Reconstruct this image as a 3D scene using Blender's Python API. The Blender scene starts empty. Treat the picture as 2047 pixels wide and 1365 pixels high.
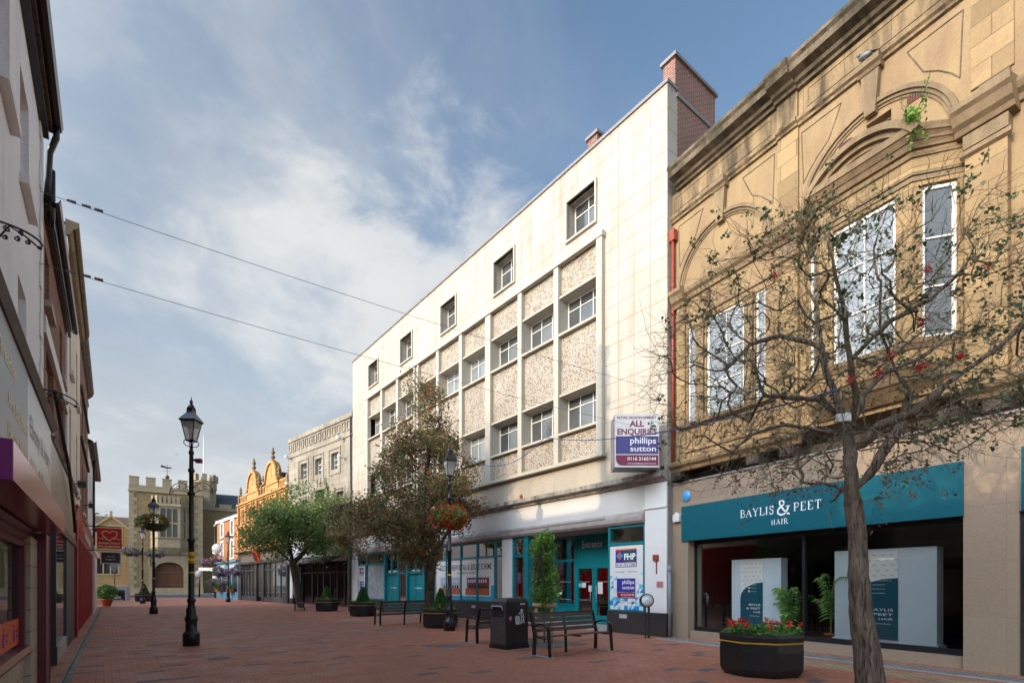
import bpy, bmesh, math, random
import numpy as np
from mathutils import Vector, Matrix
R = math.radians
S = bpy.context.scene
COL = S.collection
# ---------------------------------------------------------------- camera
cd = bpy.data.cameras.new('camera'); cam = bpy.data.objects.new('camera', cd); COL.objects.link(cam)
cam.location = (0, 0, 1.55); cam.rotation_euler = (R(90), 0, 0)
cd.sensor_width = 36; cd.lens = 36*1052/2047.0
cd.shift_y = (1167-682.5)/2047.0
cd.clip_start = 0.05; cd.clip_end = 2000
S.camera = cam
# ---------------------------------------------------------------- light
SUN_EL = R(20.4)
SUN_DIR = Vector((-0.80*math.cos(SUN_EL), -0.60*math.cos(SUN_EL), math.sin(SUN_EL)))   # towards the sun
S.view_settings.view_transform = 'Standard'; S.view_settings.look = 'None'
S.view_settings.exposure = 0.42; S.view_settings.gamma = 1
w = bpy.data.worlds.new('World'); S.world = w; w.use_nodes = True
nt = w.node_tree; nt.nodes.clear()
def N(t, **k):
    n = nt.nodes.new(t)
    for a, b in k.items(): setattr(n, a, b)
    return n
out = N('ShaderNodeOutputWorld'); bg = N('ShaderNodeBackground'); bg.inputs['Strength'].default_value = 0.15
sky = N('ShaderNodeTexSky', sky_type='NISHITA', sun_disc=False, sun_elevation=SUN_EL, sun_rotation=math.atan2(SUN_DIR.x, SUN_DIR.y))
sky.air_density = 1.3; sky.dust_density = 1.2; sky.ozone_density = 2.2
tc = N('ShaderNodeTexCoord'); sep = N('ShaderNodeSeparateXYZ')
nt.links.new(tc.outputs['Generated'], sep.inputs[0])
def M(op, a, b=None, c=None, cl=False):
    n = N('ShaderNodeMath', operation=op); n.use_clamp = cl
    for i, x in enumerate((a, b, c)):
        if x is None: continue
        if isinstance(x, (int, float)): n.inputs[i].default_value = x
        else: nt.links.new(x, n.inputs[i])
    return n.outputs[0]
zz = M('MAXIMUM', sep.outputs[2], 0.0)
den = M('ADD', zz, 0.12)
px = M('DIVIDE', sep.outputs[0], den); py = M('DIVIDE', sep.outputs[1], den)
comb = N('ShaderNodeCombineXYZ'); nt.links.new(px, comb.inputs[0]); nt.links.new(py, comb.inputs[1])
def noise(vec, scale, det, rough, dist=0.0, sc=(1, 1, 1), rot=0.0, loc=(0, 0, 0)):
    mp = N('ShaderNodeMapping'); mp.inputs['Scale'].default_value = sc; mp.inputs['Rotation'].default_value = (0, 0, rot); mp.inputs['Location'].default_value = loc
    nt.links.new(vec, mp.inputs[0])
    n = N('ShaderNodeTexNoise'); n.inputs['Scale'].default_value = scale; n.inputs['Detail'].default_value = det
    n.inputs['Roughness'].default_value = rough; n.inputs['Distortion'].default_value = dist
    nt.links.new(mp.outputs[0], n.inputs['Vector']); return n.outputs[0]
n1 = noise(comb.outputs[0], 0.85, 8, 0.50, 0.25, (1, 0.8, 1), R(50), (3.1, 1.7, 0))       # veils
n2 = noise(comb.outputs[0], 1.9, 8, 0.6, 0.25, (1, 0.8, 1), R(20), (0.4, 6.2, 0))          # puffs
n3 = noise(comb.outputs[0], 0.42, 5, 0.5, 0.3, (1, 1, 1), 0, (8.3, 2.2, 0))                # light and dark of the deck
# cover thickens towards the west (left) and the skyline
bias = M('ADD', M('ADD', M('MULTIPLY', sep.outputs[0], -0.60), M('MULTIPLY', sep.outputs[2], -0.95)), 0.15)
cov = M('ADD', M('ADD', M('MULTIPLY', n1, 1.15), M('MULTIPLY', n2, 0.35)), bias)
cr = N('ShaderNodeMapRange'); cr.interpolation_type = 'SMOOTHSTEP'
cr.inputs['From Min'].default_value = 0.20; cr.inputs['From Max'].default_value = 0.95
nt.links.new(cov, cr.inputs['Value'])
# cumulus bank lit from behind the camera
cc = M('ADD', M('MULTIPLY', n2, 1.0), M('MULTIPLY', n3, 0.7))
cramp = N('ShaderNodeValToRGB'); e = cramp.color_ramp.elements
e[0].position = 0.62; e[0].color = (2.2, 2.42, 2.72, 1); e[1].position = 1.0; e[1].color = (4.1, 4.15, 4.1, 1)
cmid = cramp.color_ramp.elements.new(0.8); cmid.color = (2.55, 2.85, 3.2, 1)
nt.links.new(cc, cramp.inputs[0])
mix = N('ShaderNodeMix', data_type='RGBA')
fac = M('MULTIPLY', cr.outputs[0], 0.93)
nt.links.new(fac, mix.inputs['Factor']); nt.links.new(sky.outputs[0], mix.inputs[6]); nt.links.new(cramp.outputs[0], mix.inputs[7])
d0 = N('ShaderNodeVectorMath', operation='DISTANCE'); nt.links.new(tc.outputs['Generated'], d0.inputs[0]); d0.inputs[1].default_value = Vector((-.20, .86, .46)).normalized()
n5 = noise(tc.outputs['Generated'], 5.5, 9, .62, .3, (1, 1, 1.6))
cu_ = N('ShaderNodeMapRange'); cu_.interpolation_type = 'SMOOTHSTEP'; cu_.inputs['From Min'].default_value = .40; cu_.inputs['From Max'].default_value = .70
nt.links.new(M('SUBTRACT', M('ADD', n5, .24), M('MULTIPLY', d0.outputs['Value'], 1.25)), cu_.inputs['Value'])
hz_ = N('ShaderNodeMapRange'); hz_.interpolation_type = 'SMOOTHSTEP'; hz_.inputs['From Min'].default_value = .50; hz_.inputs['From Max'].default_value = .02; nt.links.new(zz, hz_.inputs['Value'])
mix0 = N('ShaderNodeMix', data_type='RGBA'); nt.links.new(M('MULTIPLY', hz_.outputs[0], M('ADD', M('MULTIPLY', n3, .9), .22)), mix0.inputs['Factor']); nt.links.new(mix.outputs[2], mix0.inputs[6]); mix0.inputs[7].default_value = (3.55, 3.72, 3.85, 1)
mix = mix0
mix2 = N('ShaderNodeMix', data_type='RGBA'); nt.links.new(M('MULTIPLY', cu_.outputs[0], .8), mix2.inputs['Factor']); nt.links.new(mix.outputs[2], mix2.inputs[6]); mix2.inputs[7].default_value = (4.2, 4.25, 4.2, 1)
mix = mix2
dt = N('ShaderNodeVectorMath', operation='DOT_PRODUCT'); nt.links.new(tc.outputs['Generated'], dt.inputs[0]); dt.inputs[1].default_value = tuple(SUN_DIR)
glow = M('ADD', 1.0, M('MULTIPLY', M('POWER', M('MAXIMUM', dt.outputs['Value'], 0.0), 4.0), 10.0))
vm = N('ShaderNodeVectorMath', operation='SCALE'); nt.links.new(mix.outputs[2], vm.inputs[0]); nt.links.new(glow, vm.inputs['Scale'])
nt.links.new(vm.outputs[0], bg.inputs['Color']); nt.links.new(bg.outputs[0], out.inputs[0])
sd = bpy.data.lights.new('sun', 'SUN'); sun = bpy.data.objects.new('sun', sd); COL.objects.link(sun)
sd.energy = 2.1; sd.angle = R(0.6); sd.color = (1.0, 0.79, 0.53)
sun.rotation_euler = SUN_DIR.to_track_quat('Z', 'Y').to_euler(); sun.location = (-20, -10, 30)

# ---------------------------------------------------------------- materials
def lin(h):
    h = h.lstrip('#'); v = [int(h[i:i+2], 16)/255 for i in (0, 2, 4)]
    return tuple(((x+0.055)/1.055)**2.4 if x > 0.04045 else x/12.92 for x in v)
MATS = {}
class NT:
    def __init__(s, name):
        s.m = bpy.data.materials.new(name); s.m.use_nodes = True; s.t = s.m.node_tree; s.t.nodes.clear()
        s.out = s.n('ShaderNodeOutputMaterial'); MATS[name] = s.m
    def n(s, t, **k):
        x = s.t.nodes.new(t)
        for a, b in k.items(): setattr(x, a, b)
        return x
    def l(s, a, b): s.t.links.new(a, b)
    def put(s, sock, v):
        if isinstance(v, (int, float)): sock.default_value = v
        elif isinstance(v, tuple): sock.default_value = v if len(v) == len(sock.default_value) else tuple(v)+(1,)
        else: s.l(v, sock)
    def math(s, op, a, b=0.0, clamp=False):
        x = s.n('ShaderNodeMath', operation=op); x.use_clamp = clamp; s.put(x.inputs[0], a); s.put(x.inputs[1], b); return x.outputs[0]
    def mix(s, f, a, b, mode='MIX'):
        x = s.n('ShaderNodeMix', data_type='RGBA', blend_type=mode); s.put(x.inputs[0], f); s.put(x.inputs[6], a); s.put(x.inputs[7], b); return x.outputs[2]
    def coord(s, kind='UV', sc=(1, 1, 1), loc=(0, 0, 0), rot=(0, 0, 0)):
        t = s.n('ShaderNodeTexCoord'); mp = s.n('ShaderNodeMapping')
        mp.inputs['Scale'].default_value = sc; mp.inputs['Location'].default_value = loc; mp.inputs['Rotation'].default_value = rot
        s.l(t.outputs[kind], mp.inputs[0]); return mp.outputs[0]
    def noise(s, v, scale, det=4, rough=.55, dist=0.0):
        x = s.n('ShaderNodeTexNoise'); s.l(v, x.inputs['Vector']); x.inputs['Scale'].default_value = scale; x.inputs['Detail'].default_value = det
        x.inputs['Roughness'].default_value = rough; x.inputs['Distortion'].default_value = dist; return x.outputs[0]
    def ramp(s, f, pts, const=False):
        x = s.n('ShaderNodeValToRGB'); s.l(f, x.inputs[0]); cr = x.color_ramp
        if const: cr.interpolation = 'CONSTANT'
        while len(cr.elements) < len(pts): cr.elements.new(0.5)
        for el, (p, c) in zip(cr.elements, pts):
            el.position = p; el.color = (c, c, c, 1) if isinstance(c, (int, float)) else tuple(c)+(1,)
        return x.outputs[0]
    def rng(s, f, a, b, c=0.0, d=1.0):
        x = s.n('ShaderNodeMapRange'); s.l(f, x.inputs[0])
        for i, v in enumerate((a, b, c, d)): x.inputs[i+1].default_value = v
        return x.outputs[0]
    def bsdf(s, col, rough=.8, metal=0.0, bump=None, bstr=.3, bdist=.01, spec=.5, **k):
        b = s.n('ShaderNodeBsdfPrincipled'); s.put(b.inputs['Base Color'], col); s.put(b.inputs['Roughness'], rough); b.inputs['Metallic'].default_value = metal
        b.inputs['Specular IOR Level'].default_value = spec
        for a, v in k.items(): s.put(b.inputs[a.replace('_', ' ')], v)
        if bump is not None:
            bp = s.n('ShaderNodeBump'); bp.inputs['Strength'].default_value = bstr; bp.inputs['Distance'].default_value = bdist
            s.l(bump, bp.inputs['Height']); s.l(bp.outputs[0], b.inputs['Normal'])
        s.l(b.outputs[0], s.out.inputs[0]); return b
def plain(name, col, rough=.6, metal=0.0, var=.12, scale=3.0, bump=0.15, spec=.5):
    t = NT(name); v = t.coord('Object')
    n = t.noise(v, scale, 5, .6); n2 = t.noise(v, scale*9, 3, .6)
    f = t.rng(t.math('ADD', t.math('MULTIPLY', n, .7), t.math('MULTIPLY', n2, .3)), .3, .7, 1-var, 1+var)
    c = t.mix(1.0, tuple(col), f, 'MULTIPLY')
    t.bsdf(c, rough, metal, n2, bump, .004, spec); return t.m
def hexm(name, h, **k): return plain(name, lin(h), **k)

def stone(name, col, bw, bh, off=0.0, mortar=.01, mcol=None, stain=.35, stcol=(.05, .045, .03), tint=.06, streak=.5, rough=.85, stscale=.5, bstr=.25, thr=(.50, .78), grain=.08):
    """cut stone or slabs: joints on the UV (metres), uneven tint per block, streaks of dirt running down"""
    t = NT(name); uv = t.coord('UV')
    b = t.n('ShaderNodeTexBrick'); b.offset = off; b.squash = 1.0
    t.l(uv, b.inputs['Vector']); b.inputs['Scale'].default_value = 1.0; b.inputs['Brick Width'].default_value = bw; b.inputs['Row Height'].default_value = bh
    b.inputs['Mortar Size'].default_value = mortar; b.inputs['Mortar Smooth'].default_value = .2
    c = tuple(col)
    b.inputs['Color1'].default_value = tuple(min(1, x*(1+tint)) for x in c)+(1,)
    b.inputs['Color2'].default_value = tuple(x*(1-tint*1.6) for x in c)+(1,)
    b.inputs['Mortar'].default_value = tuple(mcol or [x*.5 for x in c])+(1,)
    v = t.coord('Object')
    big = t.noise(v, stscale, 6, .6, .4)
    uvs = t.coord('UV', (1.0, .16, 1)); st = t.noise(uvs, 2.6, 6, .62, .2)
    fine = t.noise(v, 22, 4, .6)
    f = t.rng(t.math('ADD', t.math('MULTIPLY', big, 1-streak), t.math('MULTIPLY', st, streak)), thr[0], thr[1], 0, 1)
    f = t.math('MULTIPLY', f, stain, True)
    cc = t.mix(f, b.outputs[0], tuple(stcol))
    cc = t.mix(1.0, cc, t.rng(fine, .3, .7, 1-grain, 1+grain), 'MULTIPLY')
    h = t.math('ADD', t.math('MULTIPLY', b.outputs['Fac'], -1.0), t.math('MULTIPLY', fine, .25))
    t.bsdf(cc, rough, 0, h, bstr, .012, .35); return t.m
def brick(name, c1, c2, mortar, w=.225, h=.075, ms=.011, stain=.3, rough=.9):
    t = NT(name); uv = t.coord('UV')
    b = t.n('ShaderNodeTexBrick'); b.offset = .5; t.l(uv, b.inputs['Vector']); b.inputs['Scale'].default_value = 1
    b.inputs['Brick Width'].default_value = w; b.inputs['Row Height'].default_value = h; b.inputs['Mortar Size'].default_value = ms; b.inputs['Mortar Smooth'].default_value = .1
    b.inputs['Color1'].default_value = tuple(c1)+(1,); b.inputs['Color2'].default_value = tuple(c2)+(1,); b.inputs['Mortar'].default_value = tuple(mortar)+(1,)
    v = t.coord('Object'); big = t.noise(v, .6, 6, .6, .3); fine = t.noise(v, 30, 3)
    cc = t.mix(t.math('MULTIPLY', t.rng(big, .45, .75), stain, True), b.outputs[0], (.03, .025, .02))
    cc = t.mix(1.0, cc, t.rng(fine, .3, .7, .85, 1.15), 'MULTIPLY')
    hh = t.math('ADD', t.math('MULTIPLY', b.outputs['Fac'], -1.0), t.math('MULTIPLY', fine, .3))
    t.bsdf(cc, rough, 0, hh, .4, .012, .3); return t.m

m_clad = stone('white stone cladding', (.455, .405, .33), .62, .62, 0, .015, (.27, .235, .185), .75, (.24, .19, .13), .035, .65, .6, .35, .12, thr=(.45, .72))
m_cladf = stone('stone fascia slabs', (.42, .365, .285), .62, 1.1, 0, .008, (.36, .32, .27), .45, (.20, .16, .11), .04, .6, .7, .5, .12)
m_trim = stone('pale stone trim', (.46, .415, .335), 1.25, 4, 0, .01, (.35, .31, .26), .35, (.16, .13, .09), .03, .5, .7, .8, .1)
m_ledge = stone('weathered ledge', (.40, .37, .32), 1.25, 4, 0, .01, (.2, .18, .15), .9, (.06, .055, .04), .03, .75, .85, 1.4, .3, thr=(.42, .62))
m_render = hexm('grey painted render', '#c9c6c0', rough=.8, var=.07, scale=.9)
m_white = hexm('white paint', '#dcdad5', rough=.55, var=.05, scale=1.2)
m_whitew = hexm('white window paint', '#e6e3dc', rough=.45, var=.05, scale=4)
m_rendL = stone('white rendered wall', (.84, .83, .84), 6, 6, 0, .002, (.3, .3, .3), .35, (.28, .27, .26), .02, .6, .8, .5, .05)
m_cream = stone('cream painted wall', (.78, .68, .56), 6, 6, 0, .002, (.3, .3, .3), .35, (.28, .22, .16), .02, .6, .8, .5, .05)
m_sand = stone('golden sandstone', (.30, .205, .10), .78, .37, .5, .008, (.13, .09, .05), .7, (.19, .11, .065), .17, .35, .85, .9, .14, grain=.12)
m_sandr = stone('rendered sandstone', (.30, .208, .105), 30, 30, .5, .001, (.36, .26, .15), .75, (.19, .115, .07), .02, .45, .85, .55, .12, thr=(.44, .66), grain=.1)
m_sandm = stone('sandstone moulding', (.25, .178, .10), .9, 3, .5, .007, (.25, .18, .1), .75, (.085, .06, .038), .08, .6, .85, 1.1, .2, thr=(.44, .70), grain=.16)
m_frieze = stone('sooty frieze', (.30, .21, .11), .9, 3, .5, .008, (.15, .1, .06), .95, (.055, .04, .026), .10, .8, .85, 1.5, .2, thr=(.42, .60), grain=.16)
m_cornice = stone('blackened cornice', (.17, .13, .085), .9, 3, .5, .008, (.12, .1, .07), 1.0, (.045, .038, .022), .08, .7, .9, 1.2, .4, thr=(.42, .60), grain=.25)
m_sandfas = stone('pale sandstone slabs', (.30, .225, .155), 1.9, .98, 0, .008, (.25, .2, .14), .35, (.30, .23, .16), .05, .3, .85, .8, .1)
m_ashlar = stone('grey white ashlar', (.33, .285, .22), 1.1, .42, .5, .010, (.13, .11, .085), .95, (.13, .11, .085), .08, .55, .85, .45, .15, thr=(.44, .70))
m_terra = stone('orange terracotta', (.50, .265, .09), .45, .3, .5, .008, (.3, .16, .06), .5, (.16, .07, .03), .12, .4, .8, .9, .25)
m_gatew = brick('buff gatehouse brick', (.36, .245, .105), (.28, .185, .08), (.24, .19, .12), .3, .12, .014, .35)
m_gates = stone('gatehouse dressed stone', (.37, .29, .18), .6, .3, .5, .008, (.3, .25, .17), .45, (.2, .15, .1), .08, .4, .85, .6, .2)
m_brickr = brick('dark red brick', (.24, .095, .062), (.165, .066, .05), (.36, .27, .22), stain=.25)
m_brickL = brick('left house brick', (.31, .145, .09), (.24, .105, .07), (.27, .19, .15))
m_bricko = brick('orange brick', (.45, .15, .04), (.34, .105, .03), (.32, .21, .11), stain=.25)
m_roof = stone('dark slate roof', (.055, .06, .068), .3, .2, .5, .012, (.02, .02, .02), .4, (.09, .09, .07), .2, .2, .7, .6, .4)
m_tile = stone('brown roof tile', (.14, .10, .08), .2, .16, .5, .012, (.04, .03, .025), .4, (.05, .05, .03), .2, .2, .8, .6, .4)
m_teal = hexm('teal paint', '#07797f', rough=.35, var=.05, scale=2)
m_tealsign = hexm('dark teal sign', '#075764', rough=.3, var=.04, scale=2)
m_tealdark = hexm('deep teal banner', '#0b4c5c', rough=.4, var=.04, scale=2)
m_black = plain('black metal paint', (.012, .013, .014), .32, 0, .25, 5)
m_blackm = plain('black plinth granite', (.035, .032, .03), .45, 0, .4, 12)
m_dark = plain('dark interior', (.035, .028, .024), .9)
m_darkfr = plain('charcoal frame', (.035, .035, .037), .4, 0, .2, 4)
m_red = hexm('red shop paint', '#a01420', rough=.35, var=.1, scale=3)
m_maroon = hexm('maroon paint', '#5d1a2e', rough=.35, var=.12, scale=3)
m_magenta = hexm('magenta sign face', '#8a1f7a', rough=.4, var=.08, scale=3)
m_pinkmetal = plain('pink metallic panel', lin('#b8606a'), .2, .6, .12, 2.2, .05)
m_grey = plain('grey metal', (.16, .16, .16), .45, .3, .2, 6)
m_lgrey = plain('light grey plate', (.42, .42, .42), .5, 0, .15, 6)
m_shutter = plain('weathered shutter box', (.33, .285, .255), .6, 0, .25, 2.5)
m_yellow = hexm('yellow band', '#e0b010', rough=.45, var=.1)
m_gold = hexm('gold stripe', '#b08a2a', rough=.35, var=.1)
m_redpipe = hexm('red downpipe paint', '#8f3d2b', rough=.5, var=.15, scale=6)
m_greypipe = hexm('grey downpipe', '#7d8087', rough=.5, var=.15, scale=6)
m_slat = plain('weathered bench slat', (.115, .085, .062), .7, 0, .35, 7)
m_binbody = plain('bin charcoal', (.028, .027, .028), .42, .2, .2, 5)
m_binside = plain('bin brown side', (.085, .073, .065), .45, .2, .2, 5)
m_wood = plain('pale round timber', (.45, .29, .155), .75, 0, .2, 9)
m_door = stone('oak gate planks', (.17, .065, .03), .28, 3.2, 0, .025, (.07, .03, .015), .5, (.09, .04, .02), .15, .6, .7, 1, .4)
m_purple = hexm('sign violet', '#33308c', rough=.4, var=.03)
m_purpled = hexm('board violet', '#4a4680', rough=.4, var=.05)
m_plum = hexm('sign plum', '#7c2a48', rough=.4, var=.03)
m_maroonsign = hexm('sign maroon', '#8a1a3a', rough=.4, var=.03)
m_txtw = hexm('white lettering', '#f2f2f0', rough=.5, var=.02)
m_txtb = hexm('black lettering', '#151a22', rough=.5, var=.02)
m_txtcream = hexm('cream lettering', '#e8d9a8', rough=.5, var=.02)
m_orange = hexm('orange vinyl', '#d2571c', rough=.35, var=.06)
m_cyan = hexm('cyan panel', '#2c9fc4', rough=.4, var=.04)
m_paleblue = hexm('pale blue paint', '#5d8799', rough=.5, var=.1)
m_plaque = hexm('blue plaque enamel', '#4f9ccf', rough=.3, var=.05)
m_awning = hexm('taupe awning cloth', '#5a5048', rough=.9, var=.12)
m_displ = plain('display board grey', lin('#c3ced4'), .6, 0, .04)
m_terrapot = hexm('terracotta pot', '#a3532f', rough=.8, var=.15, scale=8)
m_soil = plain('planter soil', (.045, .03, .02), .95, 0, .4, 20)
m_copper = plain('lead flashing', (.22, .2, .19), .6, .1, .2, 4)
m_bronze = hexm('dull bronze', '#5f5238', rough=.4, metal=.6)
m_curtain = hexm('white blind', '#b9bdba', rough=.9, var=.05, scale=3)
m_frost = plain('frosted shop glass', (.36, .41, .41), .12, 0, .35, 3.5)
m_whiteglobe = hexm('white lamp globe', '#e9e6df', rough=.25, var=.02)

def glassm(name, tint, refl=1.0, base=(.5, .5, .5)):
    t = NT(name); tr = t.n('ShaderNodeBsdfTransparent'); tr.inputs[0].default_value = tuple(tint)+(1,)
    gl = t.n('ShaderNodeBsdfGlossy'); gl.inputs['Roughness'].default_value = .015; gl.inputs[0].default_value = (.9, .93, .93, 1)
    fr = t.n('ShaderNodeFresnel'); fr.inputs[0].default_value = 1.5
    f = t.math('ADD', t.math('MULTIPLY', fr.outputs[0], 1.5*refl), .05*refl, True)
    mx = t.n('ShaderNodeMixShader'); t.l(f, mx.inputs[0]); t.l(tr.outputs[0], mx.inputs[1]); t.l(gl.outputs[0], mx.inputs[2]); t.l(mx.outputs[0], t.out.inputs[0]); return t.m
m_glass = glassm('shop glass', (.84, .87, .87), .42)
def frosted():
    t = NT('lantern glass'); a = t.n('ShaderNodeBsdfTransparent'); b_ = t.n('ShaderNodeBsdfTranslucent'); b_.inputs[0].default_value = (.8, .78, .74, 1); d_ = t.n('ShaderNodeBsdfDiffuse'); d_.inputs[0].default_value = (.7, .68, .65, 1)
    m1 = t.n('ShaderNodeMixShader'); m1.inputs[0].default_value = .4; t.l(b_.outputs[0], m1.inputs[1]); t.l(d_.outputs[0], m1.inputs[2])
    m2 = t.n('ShaderNodeMixShader'); m2.inputs[0].default_value = .62; t.l(a.outputs[0], m2.inputs[1]); t.l(m1.outputs[0], m2.inputs[2]); t.l(m2.outputs[0], t.out.inputs[0]); return t.m
m_lampglass = frosted()
def pane(name, col, rough=.04):
    t = NT(name); v = t.coord('Object'); n = t.noise(v, .8, 3)
    c = t.mix(1.0, tuple(col), t.rng(n, .3, .7, .7, 1.3), 'MULTIPLY'); t.bsdf(c, rough, 0, n, .08, .02, .9); return t.m
m_pane = pane('window pane', (.075, .08, .078)); m_paned = pane('dark window pane', (.03, .033, .035)); m_panel = pane('pale curtained pane', (.20, .22, .23), .08)

def mosaic():
    t = NT('mosaic tiles'); uv = t.coord('UV')
    sep_ = t.n('ShaderNodeSeparateXYZ'); t.l(uv, sep_.inputs[0])
    tw, th = .046, .050
    ry = t.math('DIVIDE', sep_.outputs[1], th); row = t.math('FLOOR', ry)
    rx = t.math('DIVIDE', sep_.outputs[0], tw); colx = t.math('FLOOR', rx)
    cmb = t.n('ShaderNodeCombineXYZ'); t.l(colx, cmb.inputs[0]); t.l(row, cmb.inputs[1])
    wn = t.n('ShaderNodeTexWhiteNoise', noise_dimensions='2D'); t.l(cmb.outputs[0], wn.inputs[0])
    alt = t.math('MODULO', t.math('ADD', colx, t.math('MULTIPLY', row, 1.0)), 2.0)
    base = t.ramp(wn.outputs[0], [(0, (.34, .265, .18)), (.4, (.27, .215, .155)), (.7, (.38, .30, .21)), (.9, (.23, .195, .16))], True)
    dots = t.ramp(wn.outputs[0], [(0, (.80, .75, .62)), (.66, (.42, .34, .25)), (.84, (.55, .36, .13)), (.89, (.34, .12, .06)), (.93, (.20, .26, .33)), (.97, (.60, .52, .40))], True)
    cr = t.mix(t.math('ABSOLUTE', alt), base, dots)
    fx = t.math('FRACT', rx); fy = t.math('FRACT', ry)
    g = t.math('MINIMUM', t.math('MINIMUM', fx, t.math('SUBTRACT', 1.0, fx)), t.math('MULTIPLY', t.math('MINIMUM', fy, t.math('SUBTRACT', 1.0, fy)), .65))
    gm = t.rng(g, .05, .14)
    c = t.mix(gm, (.24, .19, .14), cr)
    big = t.noise(t.coord('Object'), 1.2, 4); c = t.mix(1.0, c, t.rng(big, .3, .7, .82, 1.1), 'MULTIPLY')
    t.bsdf(c, .4, 0, t.math('ADD', gm, t.math('MULTIPLY', wn.outputs[0], .7)), .6, .02, .5)
    return t.m
m_mosaic = mosaic()

def pavers():
    t = NT('red brick paving'); v = t.coord('Object', rot=(0, 0, R(-37.8)))
    b = t.n('ShaderNodeTexBrick'); b.offset = .5; t.l(v, b.inputs['Vector']); b.inputs['Scale'].default_value = 1
    b.inputs['Brick Width'].default_value = .21; b.inputs['Row Height'].default_value = .105; b.inputs['Mortar Size'].default_value = .006; b.inputs['Mortar Smooth'].default_value = .1
    b.inputs['Color1'].default_value = (.50, .180, .096, 1); b.inputs['Color2'].default_value = (.43, .140, .073, 1); b.inputs['Mortar'].default_value = (.13, .065, .045, 1)
    o = t.coord('Object')
    big = t.noise(o, .18, 6, .6, .6); mid = t.noise(o, 1.4, 5, .65, .3); fine = t.noise(o, 40, 3)
    # single darker and blue-grey pavers scattered among the red
    mp = t.n('ShaderNodeVectorMath', operation='SNAP'); t.l(v, mp.inputs[0]); mp.inputs[1].default_value = (.42, .21, 10)
    wn = t.n('ShaderNodeTexWhiteNoise', noise_dimensions='3D'); t.l(mp.outputs[0], wn.inputs[0])
    c = t.mix(t.rng(wn.outputs[0], .93, .96), b.outputs[0], (.12, .095, .09))
    c = t.mix(t.math('MULTIPLY', t.rng(big, .40, .66), .55), c, (.27, .135, .092))
    c = t.mix(t.math('MULTIPLY', t.rng(mid, .56, .8), .25), c, (.36, .19, .125))
    c = t.mix(1.0, c, t.rng(fine, .3, .7, .82, 1.18), 'MULTIPLY')
    vo = t.n('ShaderNodeTexVoronoi'); t.l(o, vo.inputs['Vector']); vo.inputs['Scale'].default_value = 2.6; vo.inputs['Randomness'].default_value = 1.0
    gum = t.math('MULTIPLY', t.math('LESS_THAN', vo.outputs['Distance'], .055), t.rng(t.noise(o, .5, 3), .5, .6), True); c = t.mix(t.math('MULTIPLY', gum, .7), c, (.07, .05, .045))
    h = t.math('ADD', t.math('MULTIPLY', b.outputs['Fac'], -1.0), t.math('MULTIPLY', fine, .35))
    rg = t.rng(mid, .35, .7, .5, .8)
    t.bsdf(c, rg, 0, h, .35, .008, .45); return t.m
m_pave = pavers()
m_cobble = stone('grey channel setts', (.27, .25, .215), .22, .12, .5, .014, (.10, .095, .08), .6, (.10, .10, .07), .12, .2, .9, 1.5, .4)
m_kerb = stone('concrete kerb', (.36, .33, .295), .9, .4, 0, .008, (.16, .14, .12), .5, (.14, .12, .1), .05, .3, .9, 1.2, .2)
m_buffp = stone('buff pavers', (.42, .26, .15), .21, .105, .5, .007, (.10, .07, .05), .5, (.14, .07, .05), .18, .2, .85, 1.5, .3)
m_asph = plain('asphalt', (.05, .05, .052), .9, 0, .2, 8)

def leafm(name, cols, trans=.35, rough=.55, LB=1.0):
    t = NT(name); g = t.n('ShaderNodeNewGeometry')
    n = len(cols); c = t.ramp(g.outputs['Random Per Island'], [(i/float(n), tuple(x*LB for x in cc)) for i, cc in enumerate(cols)], True)
    cl = t.noise(t.coord('Object'), 1.3, 3); c = t.mix(1.0, c, t.rng(cl, .3, .7, .75, 1.3), 'MULTIPLY')
    b = t.n('ShaderNodeBsdfPrincipled'); t.l(c, b.inputs['Base Color']); b.inputs['Roughness'].default_value = rough; b.inputs['Specular IOR Level'].default_value = .35
    tr = t.n('ShaderNodeBsdfTranslucent'); t.l(c, tr.inputs[0])
    mx = t.n('ShaderNodeMixShader'); mx.inputs[0].default_value = trans
    t.l(b.outputs[0], mx.inputs[1]); t.l(tr.outputs[0], mx.inputs[2]); t.l(mx.outputs[0], t.out.inputs[0]); return t.m
m_leafrow = leafm("rowan leaves", [(.060, .080, .028), (.042, .064, .024), (.100, .085, .032), (.14, .060, .03), (.060, .082, .036), (.15, .095, .035), (.11, .085, .038), (.10, .075, .035)], LB=2.1)
m_leafgrn = leafm('fresh green leaves', [(.070, .115, .030), (.050, .094, .026), (.098, .132, .038), (.060, .105, .040), (.13, .15, .045)], LB=2.1)
m_leafthin = leafm('thin autumn leaves', [(.085, .105, .04), (.15, .10, .045), (.17, .075, .035), (.07, .10, .04), (.12, .12, .05)], LB=2.1)
m_leafdark = leafm('dark leathery leaves', [(.085, .115, .050), (.105, .130, .060), (.070, .095, .045), (.13, .14, .07)], .3, LB=1.0)
m_leafbrown = leafm('withered leaves', [(.18, .085, .04), (.13, .07, .04), (.22, .12, .06)], .2)
m_leafbright = leafm('bright shrub leaves', [(.11, .21, .035), (.08, .16, .03), (.16, .27, .05), (.065, .13, .03)], LB=1.7)
m_leafbed = leafm('bedding leaves', [(.065, .15, .03), (.05, .115, .026), (.095, .19, .04), (.08, .12, .04)], LB=1.7)
m_leaftop = leafm('clipped box leaves', [(.045, .11, .022), (.032, .085, .02), (.065, .14, .03)], LB=1.7)
m_berry = leafm('orange red berries', [(.55, .085, .03), (.45, .06, .025), (.62, .14, .04)], .1)
m_berryr = leafm('crimson berries', [(.42, .02, .02), (.32, .015, .02), (.5, .035, .03)], .05, .35)
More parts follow.
